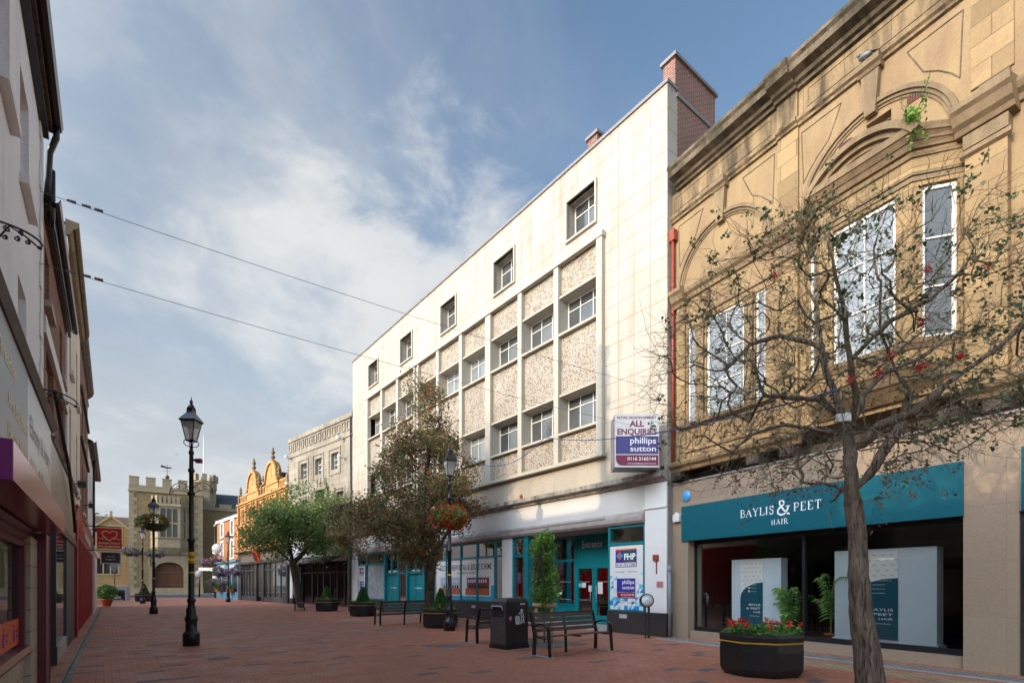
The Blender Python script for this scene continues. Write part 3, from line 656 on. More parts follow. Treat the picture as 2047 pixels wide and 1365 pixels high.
# window between the entrance and the pier
fr = bars(FW, [(6.62, 6.66, -.2, .0, .6, 3.4), (7.32, 7.40, -.2, .0, .6, 3.4), (6.66, 7.32, -.2, 0, .6, .66), (6.66, 7.32, -.2, 0, 2.62, 2.70), (6.66, 7.32, -.2, 0, 3.34, 3.4)], m_teal, Wt)
gl(FW, fr, 6.66, 7.32, .66, 2.62, -.06); gl(FW, fr, 6.66, 7.32, 2.7, 3.34, -.06)
MB(FW).box(6.62, 7.38, -.75, -.5, .6, 3.4).build('blind', m_curtain, Wt)
b = MB(FW); b.box(6.95, 7.18, -.075, -.07, 1.6, 2.0); b.build('blue_notice', m_cyan, Wt)
b = MB(FW); b.box(6.95, 7.18, -.075, -.07, .72, 1.05); b.build('paper_notice', m_white, Wt)
# the long poster window
us = [8.06, 8.62, 9.95, 11.3, 12.6, 13.9]
L_ = [(8.06, 13.9, -.1, 0, .78, .84), (8.06, 13.9, -.1, .0, 2.68, 2.76), (8.06, 13.9, -.1, .0, 3.32, 3.40)]+[(x-.035, x+.035, -.1, .012, .84, 3.32) for x in us[1:-1]]+[(8.06, 8.12, -.1, .0, .84, 3.32), (13.82, 13.9, -.1, .0, .84, 3.32)]
fr = bars(FW, L_, m_teal, Wt)
gl(FW, fr, 8.12, 8.6, .84, 2.68, -.05); gl(FW, fr, 8.12, 13.82, 2.76, 3.32, -.05); gl(FW, fr, 8.66, 13.82, .84, 2.68, -.045)
MB(FW).box(8.64, 13.8, -.09, -.06, .84, 2.68).build('window_backing', m_white, Wt)
b = MB(FW); b.box(8.68, 13.6, -.043, -.038, .86, 2.66); ps = b.build('scheme_poster', m_white, Wt)
b = MB(FW); b.text('EXCITING NEW RETAIL & LEISURE SCHEME', 11.05, 2.20, -.036, .26, 4.3, bold=.012); b.text('from 885ft\u00b2 to 6534ft\u00b2', 10.9, 2.02, -.036, .10, 1.5); b.build('lettering', m_txtb, ps)
b = MB(FW); b.box(8.68, 13.6, -.038, -.036, .86, 1.02).box(8.68, 8.95, -.038, -.0365, 1.02, 1.5); b.build('blue_border', m_cyan, ps)
# two printed street views, built as flat coloured shapes
m_pr1 = hexm('print brick paving', '#b0603f', var=.25, scale=8); m_pr2 = hexm('print grey building', '#a9adb3', var=.12, scale=6); m_pr3 = hexm('print red building', '#7c2c2e', var=.15, scale=6); m_pr4 = hexm('print sky', '#c3cfda', var=.05)
for (a, c, ma) in ((9.05, 10.95, m_pr3), (11.3, 13.3, m_pr2)):
    v = MB(FW); v.box(a, c, -.038, -.034, 1.06, 1.92); v.build('printed_view', m_pr4, ps)
    MB(FW).box(a, c, -.034, -.032, 1.06, 1.36).build('printed_paving', m_pr1, ps)
    MB(FW).box(a+.02, c-.15, -.034, -.031, 1.36, 1.84).build('printed_building', ma, ps)
    q = MB(FW)
    for i in range(9): q.box(a+.2+i*.17, a+.3+i*.17, -.031, -.029, 1.62, 1.76)
    q.build('printed_windows', m_pr4, ps)
    q = MB(FW)
    for i in range(7): q.box(a+.25+i*.2, a+.37+i*.2, -.031, -.029, 1.37, 1.5)
    for i in range(14):
        x = a+.12+i*.125; q.box(x, x+.03, -.031, -.028, 1.2+.06*((i*7) % 3), 1.3+.06*((i*7) % 3))
    q.build('printed_figures', m_dark, ps)
# window, doors, frosted window
fr = bars(FW, [(13.9, 14.0, -.1, .02, .02, 3.4), (14.75, 14.85, -.1, .02, .02, 3.4), (14.0, 14.75, -.1, 0, .6, .68), (14.0, 14.75, -.1, 0, 2.5, 2.58), (14.0, 14.75, -.1, -.01, .02, .6)], m_teal, Wt)
gl(FW, fr, 14.0, 14.75, .68, 2.5, -.05); gl(FW, fr, 14.0, 14.75, 2.58, 3.36, -.05)
for a, c in ((14.85, 16.75), (17.85, 19.6)):
    m2 = (a+c)/2
    for x0, x1 in ((a+.08, m2-.01), (m2+.01, c-.08)):
        d = bars(FW, [(x0, x1, -.16, -.10, .02, 2.12)], m_teal, Wt, 'service_door')
        bars(FW, [(x0+.12, x1-.12, -.10, -.085, .2, .95), (x0+.12, x1-.12, -.10, -.085, 1.1, 1.95)], m_teal, d, 'door_panel')
    fr = bars(FW, [(a, a+.08, -.16, .02, .02, 3.4), (c-.08, c, -.16, .02, .02, 3.4), (a+.08, c-.08, -.16, 0, 2.12, 2.2), (a+.08, c-.08, -.16, 0, 3.3, 3.4), (m2-.04, m2+.04, -.16, 0, 2.2, 3.3)], m_teal, Wt)
    gl(FW, fr, a+.08, c-.08, 2.2, 3.3, -.08)
    q = MB(FW); q.box(a+.35, m2+.2, -.085, -.08, 1.33, 1.36).box(a+.35, c-.3, -.085, -.08, 2.22, 2.34); q.build('white_arrow', m_txtw, Wt)
fr = bars(FW, [(16.75, 16.85, -.1, .01, .02, 3.4), (17.75, 17.85, -.1, .01, .02, 3.4), (16.85, 17.75, -.1, 0, .02, .3), (16.85, 17.75, -.1, 0, 2.12, 2.2), (16.85, 17.75, -.1, 0, 3.3, 3.4)], m_teal, Wt)
gl(FW, fr, 16.85, 17.75, .3, 2.12, -.05); gl(FW, fr, 16.85, 17.75, 2.2, 3.3, -.05)
fr = bars(FW, [(19.6, 19.7, -.1, .01, .6, 3.4), (22.2, 22.3, -.1, .01, .6, 3.4), (23.6, 23.7, -.1, .01, .6, 3.4), (19.7, 23.6, -.1, 0, .6, .68), (19.7, 23.6, -.1, 0, 2.72, 2.8), (19.7, 23.6, -.1, 0, 3.3, 3.4)], m_teal, Wt)
gl(FW, fr, 19.7, 22.2, .68, 2.72, -.05, m_frost); gl(FW, fr, 19.7, 22.2, 2.8, 3.3, -.05); gl(FW, fr, 22.3, 23.6, .68, 3.3, -.05)
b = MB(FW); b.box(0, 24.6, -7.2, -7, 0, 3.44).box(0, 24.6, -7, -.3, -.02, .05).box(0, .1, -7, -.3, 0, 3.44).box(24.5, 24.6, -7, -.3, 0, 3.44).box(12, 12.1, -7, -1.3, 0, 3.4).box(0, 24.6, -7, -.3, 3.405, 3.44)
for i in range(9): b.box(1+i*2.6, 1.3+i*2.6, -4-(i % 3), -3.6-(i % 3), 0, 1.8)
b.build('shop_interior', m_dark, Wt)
b = MB(FW); b.text('Electricals', 5.5, 2.86, -2.2, .22, 1.3, bold=.02); b.build('lettering', m_txtcream, Wt)  # solid letters inside the shop, standing in for a sign reflected in the glass
b = MB(FW); b.box(.27, .45, .06, .12, 2.25, 2.42).box(.33, .37, .06, .075, 1.85, 2.25); tag(b.build('alarm_box', m_redpipe), 'small red wall box with hanging cable on the white pier', 'alarm box')
b = MB(FW); b.box(.12, .34, .06, .075, 1.46, 1.63); o = b.build('wall_plate', hexm('red white notice', '#b06a70')); tag(o, 'small pinkish notice plate on white pier right of letting poster', 'notice')
b = MB(FW); b.box(6.78, 6.88, 0, .05, 4.93, 5.07).box(6.74, 6.80, 0, .05, 4.88, 5.03); tag(b.build('sign_bracket', m_redpipe), 'little rusty red bracket left on the stone fascia above ledge', 'bracket')

# agents' board standing off the wall, square to the pavement edge
FA = Fr((2.96, 15.10), (1, 0.0), (0, -1), 5.0); FA.r = 1
A = thing('letting_board', 'white and violet RETAIL REDEVELOPMENT ALL ENQUIRIES board projecting from the wall', 'sign', FA.P(0, 0))
FA.z0 = 4.92
b = MB(FA); b.box(0, 1.26, -.06, 0, -.02, 1.50); b.build('board', m_white, A)
b = MB(FA); b.plate([(0, -.02), (1.26, -.02), (1.26, -.06), (0, -.06)], -.5, -.06); b.build('bracket', m_grey, A)
b = MB(FA); b.add([(0, -.06, 1.5), (1.26, -.06, 1.5), (1.28, -.22, 1.5), (.02, -.8, 1.5), (0, -.06, 0), (1.26, -.06, 0), (1.28, -.22, 0), (.02, -.8, 0)], [(0, 1, 2, 3), (4, 5, 6, 7), (0, 3, 7, 4), (1, 2, 6, 5), (2, 3, 7, 6)]); b.build('side_return', m_shutter, A)
b = MB(FA); b.box(.02, 1.24, 0, .006, .36, .87); b.build('violet_panel', m_purpled, A)
b = MB(FA); b.plate([(1.24, .03), (1.24, .33), (.02, .33), (.02, .22), (.05, .12), (.10, .06), (.18, .03)], 0, .006); b.build('plum_panel', m_plum, A)
b = MB(FA); b.text('RETAIL REDEVELOPMENT', .62, 1.37, 0, .07, 1.12, bold=.02).text('ALL', .62, 1.15, 0, .17, .42, bold=.035).text('ENQUIRIES', .63, .92, 0, .17, 1.14, bold=.03); b.build('lettering', m_plum, A)
b = MB(FA); b.text('phillips', 1.17, .66, .006, .185, .74, 'R', .012).text('sutton', 1.17, .44, .006, .16, .74, 'R', .012).text('0116 2165144', 1.17, .18, .006, .095, .82, 'R', .02).text('www.phillipssutton.co.uk', 1.17, .07, .006, .045, .82, 'R'); b.build('lettering', m_txtw, A)
# ---------------------------------------------------------------- sandstone building with the hair salon
Bt = thing('sandstone_building', 'golden sandstone Edwardian building with blind arches, bow window and salon shopfront', 'building', FB.P(0, 0))
UB = 10.5
LW = [(.66, .92, 6.10, 8.84), (1.31, 2.48, 6.10, 8.84), (2.81, 3.08, 6.10, 8.84)]
b = MB(FB); b.wall(0, UB, 5.05, 12.2, [h+(.16,) for h in LW]+[(4.2, 6.98, 5.95, 9.0, .5), (5.38, 5.84, 10.62, 11.06, .25)])
b.box(0, UB, -8, -.62, 4.5, 13.3).box(0, .02, -.62, 0, 4.4, 13.3)
b.build('wall', m_sandr, Bt)
b = MB(FB)                                                            # entablature, architrave mouldings
b.box(0, UB, -.6, .02, 12.2, 12.95)
b.mould([(0, 12.10), (.06, 12.12), (.06, 12.18), (.11, 12.22), (.11, 12.30), (.02, 12.34)], 0, 3.44); b.mould([(0, 12.10), (.06, 12.12), (.06, 12.18), (.11, 12.22), (.11, 12.30), (.02, 12.34)], 3.94, UB)
b.mould([(0, 12.10), (.10, 12.12), (.10, 12.18), (.16, 12.22), (.16, 12.30), (.06, 12.34)], 3.44, 3.94)
b.box(3.44, 3.94, 0, .08, 12.34, 12.95)
for a, c in ((.15, 3.25), (4.15, 7.4)): b.box(a, c, .02, .035, 12.42, 12.45).box(a, c, .02, .035, 12.80, 12.83).box(a, a+.03, .02, .035, 12.45, 12.80).box(c-.03, c, .02, .035, 12.45, 12.80)
b.build('entablature', m_frieze, Bt)
b = MB(FB)
CP = [(0, 12.92), (.10, 12.94), (.12, 13.00), (.20, 13.03), (.24, 13.10), (.42, 13.16), (.44, 13.30), (.50, 13.36), (.50, 13.44), (.30, 13.50), (-.6, 13.50), (-.6, 12.92)]
b.mould(CP, .34, UB); b.mould([(n+.06 if n > 0 else n, z) for n, z in CP], 3.42, 3.96); b.build('cornice', m_cornice, Bt)
b = MB(FB); b.mould([(-.5, 13.50), (.22, 13.50), (.12, 13.58), (-.5, 13.72)], .2, UB); b.build('mossy_coping', m_cornice, Bt)
# pilasters
b = MB(FB); b.box(3.44, 3.94, 0, .05, 9.98, 12.12).cut().box(3.42, 3.96, 0, .10, 5.05, 9.45).cut().box(7.08, 7.66, 0, .16, 5.05, 9.1).cut().box(7.12, 7.70, 0, .03, 10.35, 12.12).cut().box(.30, .60, 0, .05, 5.05, 9.5)
b.build('pilaster', m_sand, Bt)
b = MB(FB)
for a, c, pr in ((3.36, 4.02, .10), (7.02, 7.72, .16), (.30, .62, .05)):
    b.mould([(pr, 9.10), (pr+.06, 9.14), (pr+.05, 9.22), (pr+.0, 9.26)], a, c); b.box(a+.04, c-.04, 0, pr+.03, 9.26, 9.5)
    b.mould([(0, 9.50), (pr+.06, 9.52), (pr+.10, 9.60), (pr+.18, 9.66), (pr+.24, 9.80), (pr+.30, 9.86), (pr+.30, 9.96), (0, 10.06)], a-.06, c+.06)
IMP = [(0, 9.62), (.06, 9.64), (.08, 9.74), (.16, 9.80), (.20, 9.90), (.18, 9.98), (0, 10.04)]
b.mould(IMP, .45, 3.42); b.cut(); b.mould(IMP, 7.66, UB); b.cut(); b.mould([(0, 8.98), (.05, 9.0), (.05, 9.08), (0, 9.12)], .5, 3.42)
b.cut(); b.mould([(0, 10.02), (.10, 10.02), (.08, 10.30), (0, 10.36)], 7.25, 7.66)
b.build('impost_cornice', m_sandm, Bt)
# blind arches, keystones, incised spandrels
b = MB(FB)
for cu in (1.83, 5.5):
    b.ring(cu, 9.9, 1.42, 1.50, 0, .10, 0, 180, 36); b.ring(cu, 9.9, 1.36, 1.419, 0, .055, 0, 180, 36); b.ring(cu, 9.9, 1.31, 1.359, 0, .025, 0, 180, 36)
    b.cut(); b.plate([(cu-.10, 11.15), (cu+.10, 11.15), (cu+.17, 12.0), (cu-.17, 12.0)], 0, .13); b.mould([(0, 11.98), (.15, 12.0), (.18, 12.06), (.24, 12.10), (.24, 12.22), (0, 12.26)], cu-.22, cu+.22); b.cut()
b.build('blind_arch', m_sandm, Bt)
def line(b, pts, w, n0, n1):
    for (a, c), (d, e_) in zip(pts, pts[1:]):
        l = math.hypot(d-a, e_-c); ox, oz = -(e_-c)/l*w/2, (d-a)/l*w/2
        b.plate([(a+ox, c+oz), (d+ox, e_+oz), (d-ox, e_-oz), (a-ox, c-oz)], n0, n1)
b = MB(FB)
for cu in (1.83, 5.5):
    for sgn in (-1, 1):
        x1 = cu+sgn*1.50; x0 = cu+sgn*.42
        arc = [(cu+sgn*1.68*math.sin(R(t)), 9.9+1.68*math.cos(R(t))) for t in (22, 32, 42, 52, 60)]
        arc = [(x, min(z, 11.95)) for x, z in arc]
        b.cut(); line(b, [(cu+sgn*.62, 11.93)]+arc[1:]+[(cu+sgn*1.5, 11.93), (cu+sgn*.62, 11.93)], .018, 0, .012)
b.build('incised_spandrel', m_cornice, Bt)
# windows of the left bay, small pilasters between
b = MB(FB)
for a, c in ((.98, 1.25), (2.54, 2.77)): b.cut(); b.box(a, c, 0, .06, 6.1, 8.6).mould([(0, 8.6), (.07, 8.62), (.08, 8.68), (.13, 8.74), (.13, 8.84), (0, 8.86)], a-.03, c+.03)
b.cut(); b.mould([(0, 5.98), (.16, 6.0), (.18, 6.08), (0, 6.12)], .40, 3.44); b.cut(); b.mould([(0, 5.30), (.05, 5.30), (.05, 5.36), (0, 5.40)], .40, 3.44); b.cut()
b.mould([(0, 4.78), (.06, 4.80), (.10, 4.88), (.20, 4.94), (.24, 5.02), (.10, 5.10), (0, 5.14)], 0, 4.0); b.cut(); b.mould([(0, 4.78), (.06, 4.80), (.10, 4.88), (.20, 4.94), (.24, 5.02), (.10, 5.10), (0, 5.14)], 7.0, UB)
b.build('window_surround', m_sandm, Bt)
b = MB(FB)
for k in range(7):                                                    # pierced apron: crosses in square frames
    x = .62+k*.40
    b.box(x-.025, x, 0, .035, 5.42, 5.93); line(b, [(x+.02, 5.46), (x+.36, 5.90)], .055, 0, .045); line(b, [(x+.02, 5.90), (x+.36, 5.46)], .055, 0, .047)
b.build('apron_tracery', m_sandm, Bt)
sash(FB, Bt, .66, .92, 6.1, 8.84, -.05, (), (.33, .62), .045, .03, mp=m_panel)
sash(FB, Bt, 1.31, 2.48, 6.1, 8.84, -.05, (.52,), (.33, .62), .06, .026, mp=m_panel)
sash(FB, Bt, 2.81, 3.08, 6.1, 8.84, -.05, (), (.33, .62), .045, .03, mp=m_panel)
sash(FB, Bt, 5.38, 5.84, 10.62, 11.06, -.2, (), (), .03, .03, mp=m_paned)
# bow window
C1, C2, NB = 4.72, 6.43, .55
PLAN = [(4.10, 0), (C1, NB), (C2, NB), (7.06, 0)]
def facet(i):
    (a, n0), (c, n1) = PLAN[i], PLAN[i+1]
    p, q = FB.P(a, n0), FB.P(c, n1); U = (q[0]-p[0], q[1]-p[1]); l = math.hypot(*U); Nn = (U[1], -U[0])
    if Nn[0]*FB.N[0]+Nn[1]*FB.N[1] < 0: Nn = (-Nn[0], -Nn[1])
    f = Fr((p[0], p[1]), U, Nn); f.r = 1; return f, l
bb = MB(FB)
for z0, z1, gr in ((8.90, 9.62, .0),):
    pass
def polyband(b, z0, z1, g0, g1):
    """band following the bow's plan, projecting g0 at the bottom and g1 at the top"""
    def off(g): return [(4.10-g*.45, 0), (C1-g*.42, NB+g), (C2+g*.42, NB+g), (7.06+g*.45, 0)]
    A_, B_ = off(g0), off(g1); vs = [(u, n, z0) for u, n in A_]+[(u, n, z1) for u, n in B_]
    b.add(vs, [(0, 1, 5, 4), (1, 2, 6, 5), (2, 3, 7, 6), (0, 3, 2, 1), (4, 5, 6, 7)])
b = MB(FB); polyband(b, 8.90, 9.60, 0, 0); b.cut(); polyband(b, 5.60, 6.06, 0, 0); b.build('bow_wall', m_sand, Bt)
b = MB(FB)
for z0, z1, a, c in ((8.98, 9.06, .03, .03), (9.08, 9.13, .05, .06), (9.42, 9.48, .04, .06), (9.56, 9.66, .06, .12), (9.66, 9.76, .14, .22), (9.76, 9.88, .24, .26), (5.98, 6.06, .10, .12), (5.90, 5.98, .04, .09), (5.40, 5.60, -.15, -.02), (5.15, 5.40, -.45, -.18)):
    if z0 == 5.98: b.cut()
    polyband(b, z0, z1, a, c)
b.build('bow_cornice', m_sandm, Bt)
cu = (C1+C2)/2; hw = (C2-C1)/2; rise = .42; rad = (hw*hw+rise*rise)/(2*rise); cz = 9.72+rise-rad; aa = math.degrees(math.asin(hw/rad))
b = MB(FB)
for r0, r1, n1 in ((-.10, -.02, NB+.10), (-.02, .08, NB+.18), (.08, .15, NB+.28), (.15, .22, NB+.25)):
    b.ring(cu, cz, rad+r0, rad+r1, NB-.5, n1, 90-aa-3, 90+aa+3, 20)
b.build('arched_hood', m_sandm, Bt)
b = MB(FB); b.plate([(cu+(rad-.08)*math.sin(R(t)), cz+(rad-.08)*math.cos(R(t))) for t in np.linspace(-aa, aa, 13)]+[(C2, 9.6), (C1, 9.6)], 0, NB-.02); b.build('tympanum', m_sandr, Bt)
for i in range(3):
    f, l = facet(i); w0, w1 = ((.28, l-.27) if i == 1 else (.16, l-.14))
    b = MB(f); b.box(0, w0, -.18, 0, 6.06, 8.90).box(w1, l, -.18, 0, 6.06, 8.90)
    b.build('bow_mullion', m_sand, Bt)
    sash(f, Bt, w0, w1, 6.08, 8.88, -.06, (.5,) if i == 1 else (), (.34, .68) if i == 1 else (.34, .66), .06, .028, mp=m_panel if i == 1 else m_pane)
for a, z in ((4.97, 10.95), (6.25, 10.97)):
    b = MB(FB); b.box(a-.13, a+.13, 0, .02, z-.08, z+.08); o = b.build('air_brick', m_redpipe, Bt)
    g = MB(FB)
    for k in range(6): g.box(a-.12+k*.042, a-.105+k*.042, .02, .03, z-.07, z+.07)
    for k in range(4): g.box(a-.12, a+.12, .02, .028, z-.06+k*.04, z-.05+k*.04)
    g.build('grille', m_dark, o)
# ground floor
b = MB(FB); b.box(0, .67, -.55, 0, 0, 2.78).box(7.0, 7.76, -.55, 0, 0, 2.78).wall(0, UB, 2.78, 4.45, []).quad((0, 0, 4.45), (UB, 0, 4.45), (UB, -.6, 4.45), (0, -.6, 4.45)).box(0, UB, -.6, -.4, 2.74, 4.45)
b.box(.67, 7.0, -.5, -.08, 0, .22).box(0, .02, -.6, 0, 0, 4.45)
b.build('stone_shopfront', m_sandfas, Bt)
b = MB(FB); b.box(-.02, UB, -.6, .03, 4.452, 4.50); b.build('lead_flashing', m_copper, Bt)
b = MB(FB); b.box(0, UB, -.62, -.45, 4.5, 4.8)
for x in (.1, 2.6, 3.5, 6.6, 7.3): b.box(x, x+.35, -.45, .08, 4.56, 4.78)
b.build('dark_recess', plain('very dark stone', (.06, .05, .04), .9, 0, .4, 6), Bt)  # recessed strip and its bracket blocks in one very dark stone colour
fr = bars(FB, [(.67, 7.0, -.34, -.26, .22, .34), (.67, 7.0, -.34, -.26, 2.68, 2.78), (.67, .71, -.34, -.26, .34, 2.68), (6.96, 7.0, -.34, -.26, .34, 2.68), (3.86, 3.93, -.36, -.24, .34, 2.68)], m_black, Bt)
gl(FB, fr, .71, 3.86, .34, 2.68, -.3); gl(FB, fr, 3.93, 6.96, .34, 2.68, -.3)
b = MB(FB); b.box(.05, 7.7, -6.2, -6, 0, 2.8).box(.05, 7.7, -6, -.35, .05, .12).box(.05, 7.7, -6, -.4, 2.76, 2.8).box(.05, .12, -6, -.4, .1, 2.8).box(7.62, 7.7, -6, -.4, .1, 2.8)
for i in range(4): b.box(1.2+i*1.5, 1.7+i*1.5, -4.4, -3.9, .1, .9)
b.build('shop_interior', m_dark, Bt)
# displays behind the glass
def display(u0, u1, n, z1, label):
    d = thing('display_stand', label, 'display', FB.P(u0, n), 'grey display stands in the salon window')
    b = MB(FB); b.box(u0, u1, n-.28, n, .12, z1).box(u0-.04, u1+.04, n-.32, n+.04, .12, .34); b.build('stand', m_displ, d)
    a, c = u0+(u1-u0)*.20, u0+(u1-u0)*.66; w_ = c-a
    bn = MB(FB).box(a, c, n, n+.02, .36, z1-.06).build('banner', m_white, d)
    k = [(a, .37), (c, .37), (c, z1-.62)]+[(c-w_*math.sin(R(t)), z1-.62-.42*(1-math.cos(R(t)))) for t in (20, 40, 60, 75, 90)]
    MB(FB).plate(k, n+.02, n+.024).build('teal_field', m_tealdark, bn)
    q = MB(FB); q.text('BAYLIS', c-w_*.10, .98, n+.024, .055, w_*.5, 'R').text('& PEET', c-w_*.10, .88, n+.024, .055, w_*.62, 'R').text('HAIR', c-w_*.10, .79, n+.024, .045, w_*.3, 'R').text('#baylisandpeet', c-w_*.15, .70, n+.024, .022, w_*.42, 'R')
    for j, t in enumerate(('Follow our story on', 'instagram', 'facebook', 'youtube')): q.text(t, a+w_*.45, 1.62-j*.09, n+.024, .022, w_*(.42 if j == 0 else .28), 'L')
    for j in range(3): q.box(a+w_*.36, a+w_*.43, n+.024, n+.027, 1.52-j*.09, 1.56-j*.09)
    q.build('lettering', m_txtw, bn)
    q = MB(FB)
    for j in range(6):
        for k_ in range(5): 
            x = a+w_*(.08+.19*k_+(.08 if j % 2 else 0)); z = z1-.14-j*.11
            if x < c-.06: q.box(x, x+.02, n+.02, n+.022, z, z+.03).box(x+.03, x+.07, n+.02, n+.022, z, z+.025)
    q.build('small_pattern', m_lgrey, bn)
display(1.55, 3.0, -.75, 2.22, 'grey display stand with teal salon banner behind left pane')
display(4.40, 6.36, -.62, 2.30, 'grey display stand with teal salon banner behind right pane, next to tree trunk')
def palm(u, n, h, label):
    p = thing('potted_palm', label, 'plant', FB.P(u, n), 'potted palms in the salon window')
    b = MB(FB); b.lathe(u, n, [(.10, .12), (.14, .36), (.155, .36), (.155, .40), (.13, .40)], 12); b.build('pot', m_terrapot, p)
    rr = random.Random(int(u*10)); b = MB(FB); lf = MB(FB)
    for k in range(15):
        az = rr.uniform(0, 6.28); q = rr.uniform(.35, .75); hh = h*rr.uniform(.55, 1.0); pts = []
        for t in np.linspace(0, 1, 9): pts.append((u+math.cos(az)*q*t**2, n+math.sin(az)*q*.8*t**2, .38+(hh-.38)*math.sin(t*1.9)/math.sin(1.57)*1.0))
        b.tube(pts, [.012*(1-.7*t) for t in np.linspace(0, 1, 9)], 4)
        for j in range(3, 9):
            for sg in (-1, 1):
                for f_ in (0, .5):
                    x, y, z = [pts[j-1][i]*(1-f_)+pts[j][i]*f_ for i in range(3)]
                    ll = .30*(1-.08*j); ang = az+sg*1.0
                    lf.add([(x, y, z), (x+math.cos(ang)*ll*.5-.01, y+math.sin(ang)*ll*.5, z+.0), (x+math.cos(ang)*ll, y+math.sin(ang)*ll, z-.10), (x+math.cos(ang)*ll*.5+.01, y+math.sin(ang)*ll*.5, z-.03)], [(0, 1, 2, 3)])
    b.build('stem', m_leafbed, p); lf.build('frond', m_leafbright, p)
palm(3.35, -.6, 1.5, 'smaller potted palm half hidden by the salon window mullion'); palm(4.22, -.8, 2.1, 'taller potted palm in terracotta pot left of right display stand')

# fascia sign with serifed lettering
GL = {  # strokes: (points, start width, end width) on a unit cap height
 'B': [([(.14, 0), (.14, 1)], .15), ([(.02, 1), (.4, 1), (.58, .88), (.58, .66), (.4, .54), (.14, .54)], .075), ([(.14, .54), (.45, .54), (.65, .4), (.65, .14), (.45, 0), (.02, 0)], .085)],
 'A': [([(.06, 0), (.40, 1)], .06), ([(.38, 1), (.74, 0)], .15), ([(.2, .36), (.6, .36)], .05), ([(-.03, 0), (.18, 0)], .05), ([(.6, 0), (.86, 0)], .05)],
 'Y': [([(.08, 1), (.40, .5), (.40, 0)], .13), ([(.74, 1), (.42, .5)], .06), ([(-.02, 1), (.22, 1)], .05), ([(.62, 1), (.82, 1)], .05), ([(.27, 0), (.53, 0)], .05)],
 'L': [([(.14, 0), (.14, 1)], .15), ([(.02, 1), (.28, 1)], .05), ([(.02, 0), (.62, 0), (.64, .26)], .06)],
 'I': [([(.14, 0), (.14, 1)], .15), ([(.0, 1), (.28, 1)], .05), ([(.0, 0), (.28, 0)], .05)],
 'S': [([(.52, .76), (.5, .96), (.3, 1.02), (.1, .92), (.09, .7), (.3, .54), (.5, .4), (.53, .18), (.36, -.01), (.12, .02), (.06, .26)], .10)],
 'P': [([(.14, 0), (.14, 1)], .15), ([(.02, 1), (.42, 1), (.62, .86), (.62, .6), (.42, .46), (.14, .46)], .08), ([(.02, 0), (.28, 0)], .05)],
 'E': [([(.14, 0), (.14, 1)], .15), ([(.02, 1), (.58, 1), (.6, .8)], .055), ([(.14, .52), (.44, .52)], .05), ([(.02, 0), (.6, 0), (.64, .22)], .055)],
 'T': [([(.36, 0), (.36, 1)], .15), ([(.02, .8), (.04, 1), (.68, 1), (.70, .8)], .055), ([(.22, 0), (.5, 0)], .05)],
 'H': [([(.14, 0), (.14, 1)], .14), ([(.66, 0), (.66, 1)], .14), ([(.14, .52), (.66, .52)], .05), ([(.02, 1), (.26, 1)], .05), ([(.54, 1), (.78, 1)], .05), ([(.02, 0), (.26, 0)], .05), ([(.54, 0), (.78, 0)], .05)],
 'R': [([(.14, 0), (.14, 1)], .15), ([(.02, 1), (.42, 1), (.6, .88), (.6, .64), (.42, .5), (.14, .5)], .08), ([(.36, .5), (.72, 0), (.84, 0)], .12), ([(.02, 0), (.28, 0)], .05)],
 '&': [([(.86, .56), (.78, .3), (.55, .02), (.3, -.01), (.08, .12), (.08, .36), (.3, .55), (.5, .7), (.52, .9), (.38, 1.01), (.22, .92), (.22, .74), (.5, .34), (.74, .06), (.94, .0)], .12), ([(.66, .56), (.98, .56)], .05)]}
AD = {'B': .72, 'A': .86, 'Y': .84, 'L': .70, 'I': .36, 'S': .64, 'P': .70, 'E': .72, 'T': .76, 'H': .84, 'R': .84, '&': 1.05, ' ': .4}
def serif(b, s_, u, z, n, h, sp):
    g = b.F.r
    for ch in s_:
        for pts, w_ in GL.get(ch, []):
            for (a, c), (d, e_) in zip(pts, pts[1:]):
                l = math.hypot(d-a, e_-c); ux, uz = (d-a)/l, (e_-c)/l; ox, oz = -uz*w_/2, ux*w_/2; k = w_*.18
                a2, c2, d2, e2 = a-ux*k, c-uz*k, d+ux*k, e_+uz*k
                q = [(a2+ox, c2+oz), (d2+ox, e2+oz), (d2-ox, e2-oz), (a2-ox, c2-oz)]
                b.add([(u+g*x*h, n+.004, z+y*h) for x, y in q], [(0, 1, 2, 3)])
        u += g*h*(AD[ch]+sp)
    return u
sg = thing('salon_fascia_sign', 'long dark teal fascia sign with white serif lettering over the salon window', 'sign', FB.P(.47, 0))
MB(FB).box(.47, 7.01, .0, .05, 2.78, 3.77).build('board', m_tealsign, sg)
b = MB(FB); serif(b, 'BAYLIS', 2.42, 3.245, .05, .19, .15); b.v = [(u, n, z-(.0)) for u, n, z in b.v]
serif(b, '&', 3.42, 3.20, .05, .34, .1); serif(b, 'PEET', 3.84, 3.245, .05, .19, .16); serif(b, 'HAIR', 3.28, 2.98, .05, .12, .20)
b.build('lettering', m_txtw, sg)
s2 = MB(FB).box(7.80, UB, .0, .05, 2.78, 3.85).build('shop_fascia_sign', m_tealsign); tag(s2, 'teal fascia sign cut by the right edge of the photo', 'sign')
b = MB(FB); b.box(7.76, UB, -.3, -.05, 0, 2.75); b.build('shop_window_dark', m_paned, Bt)
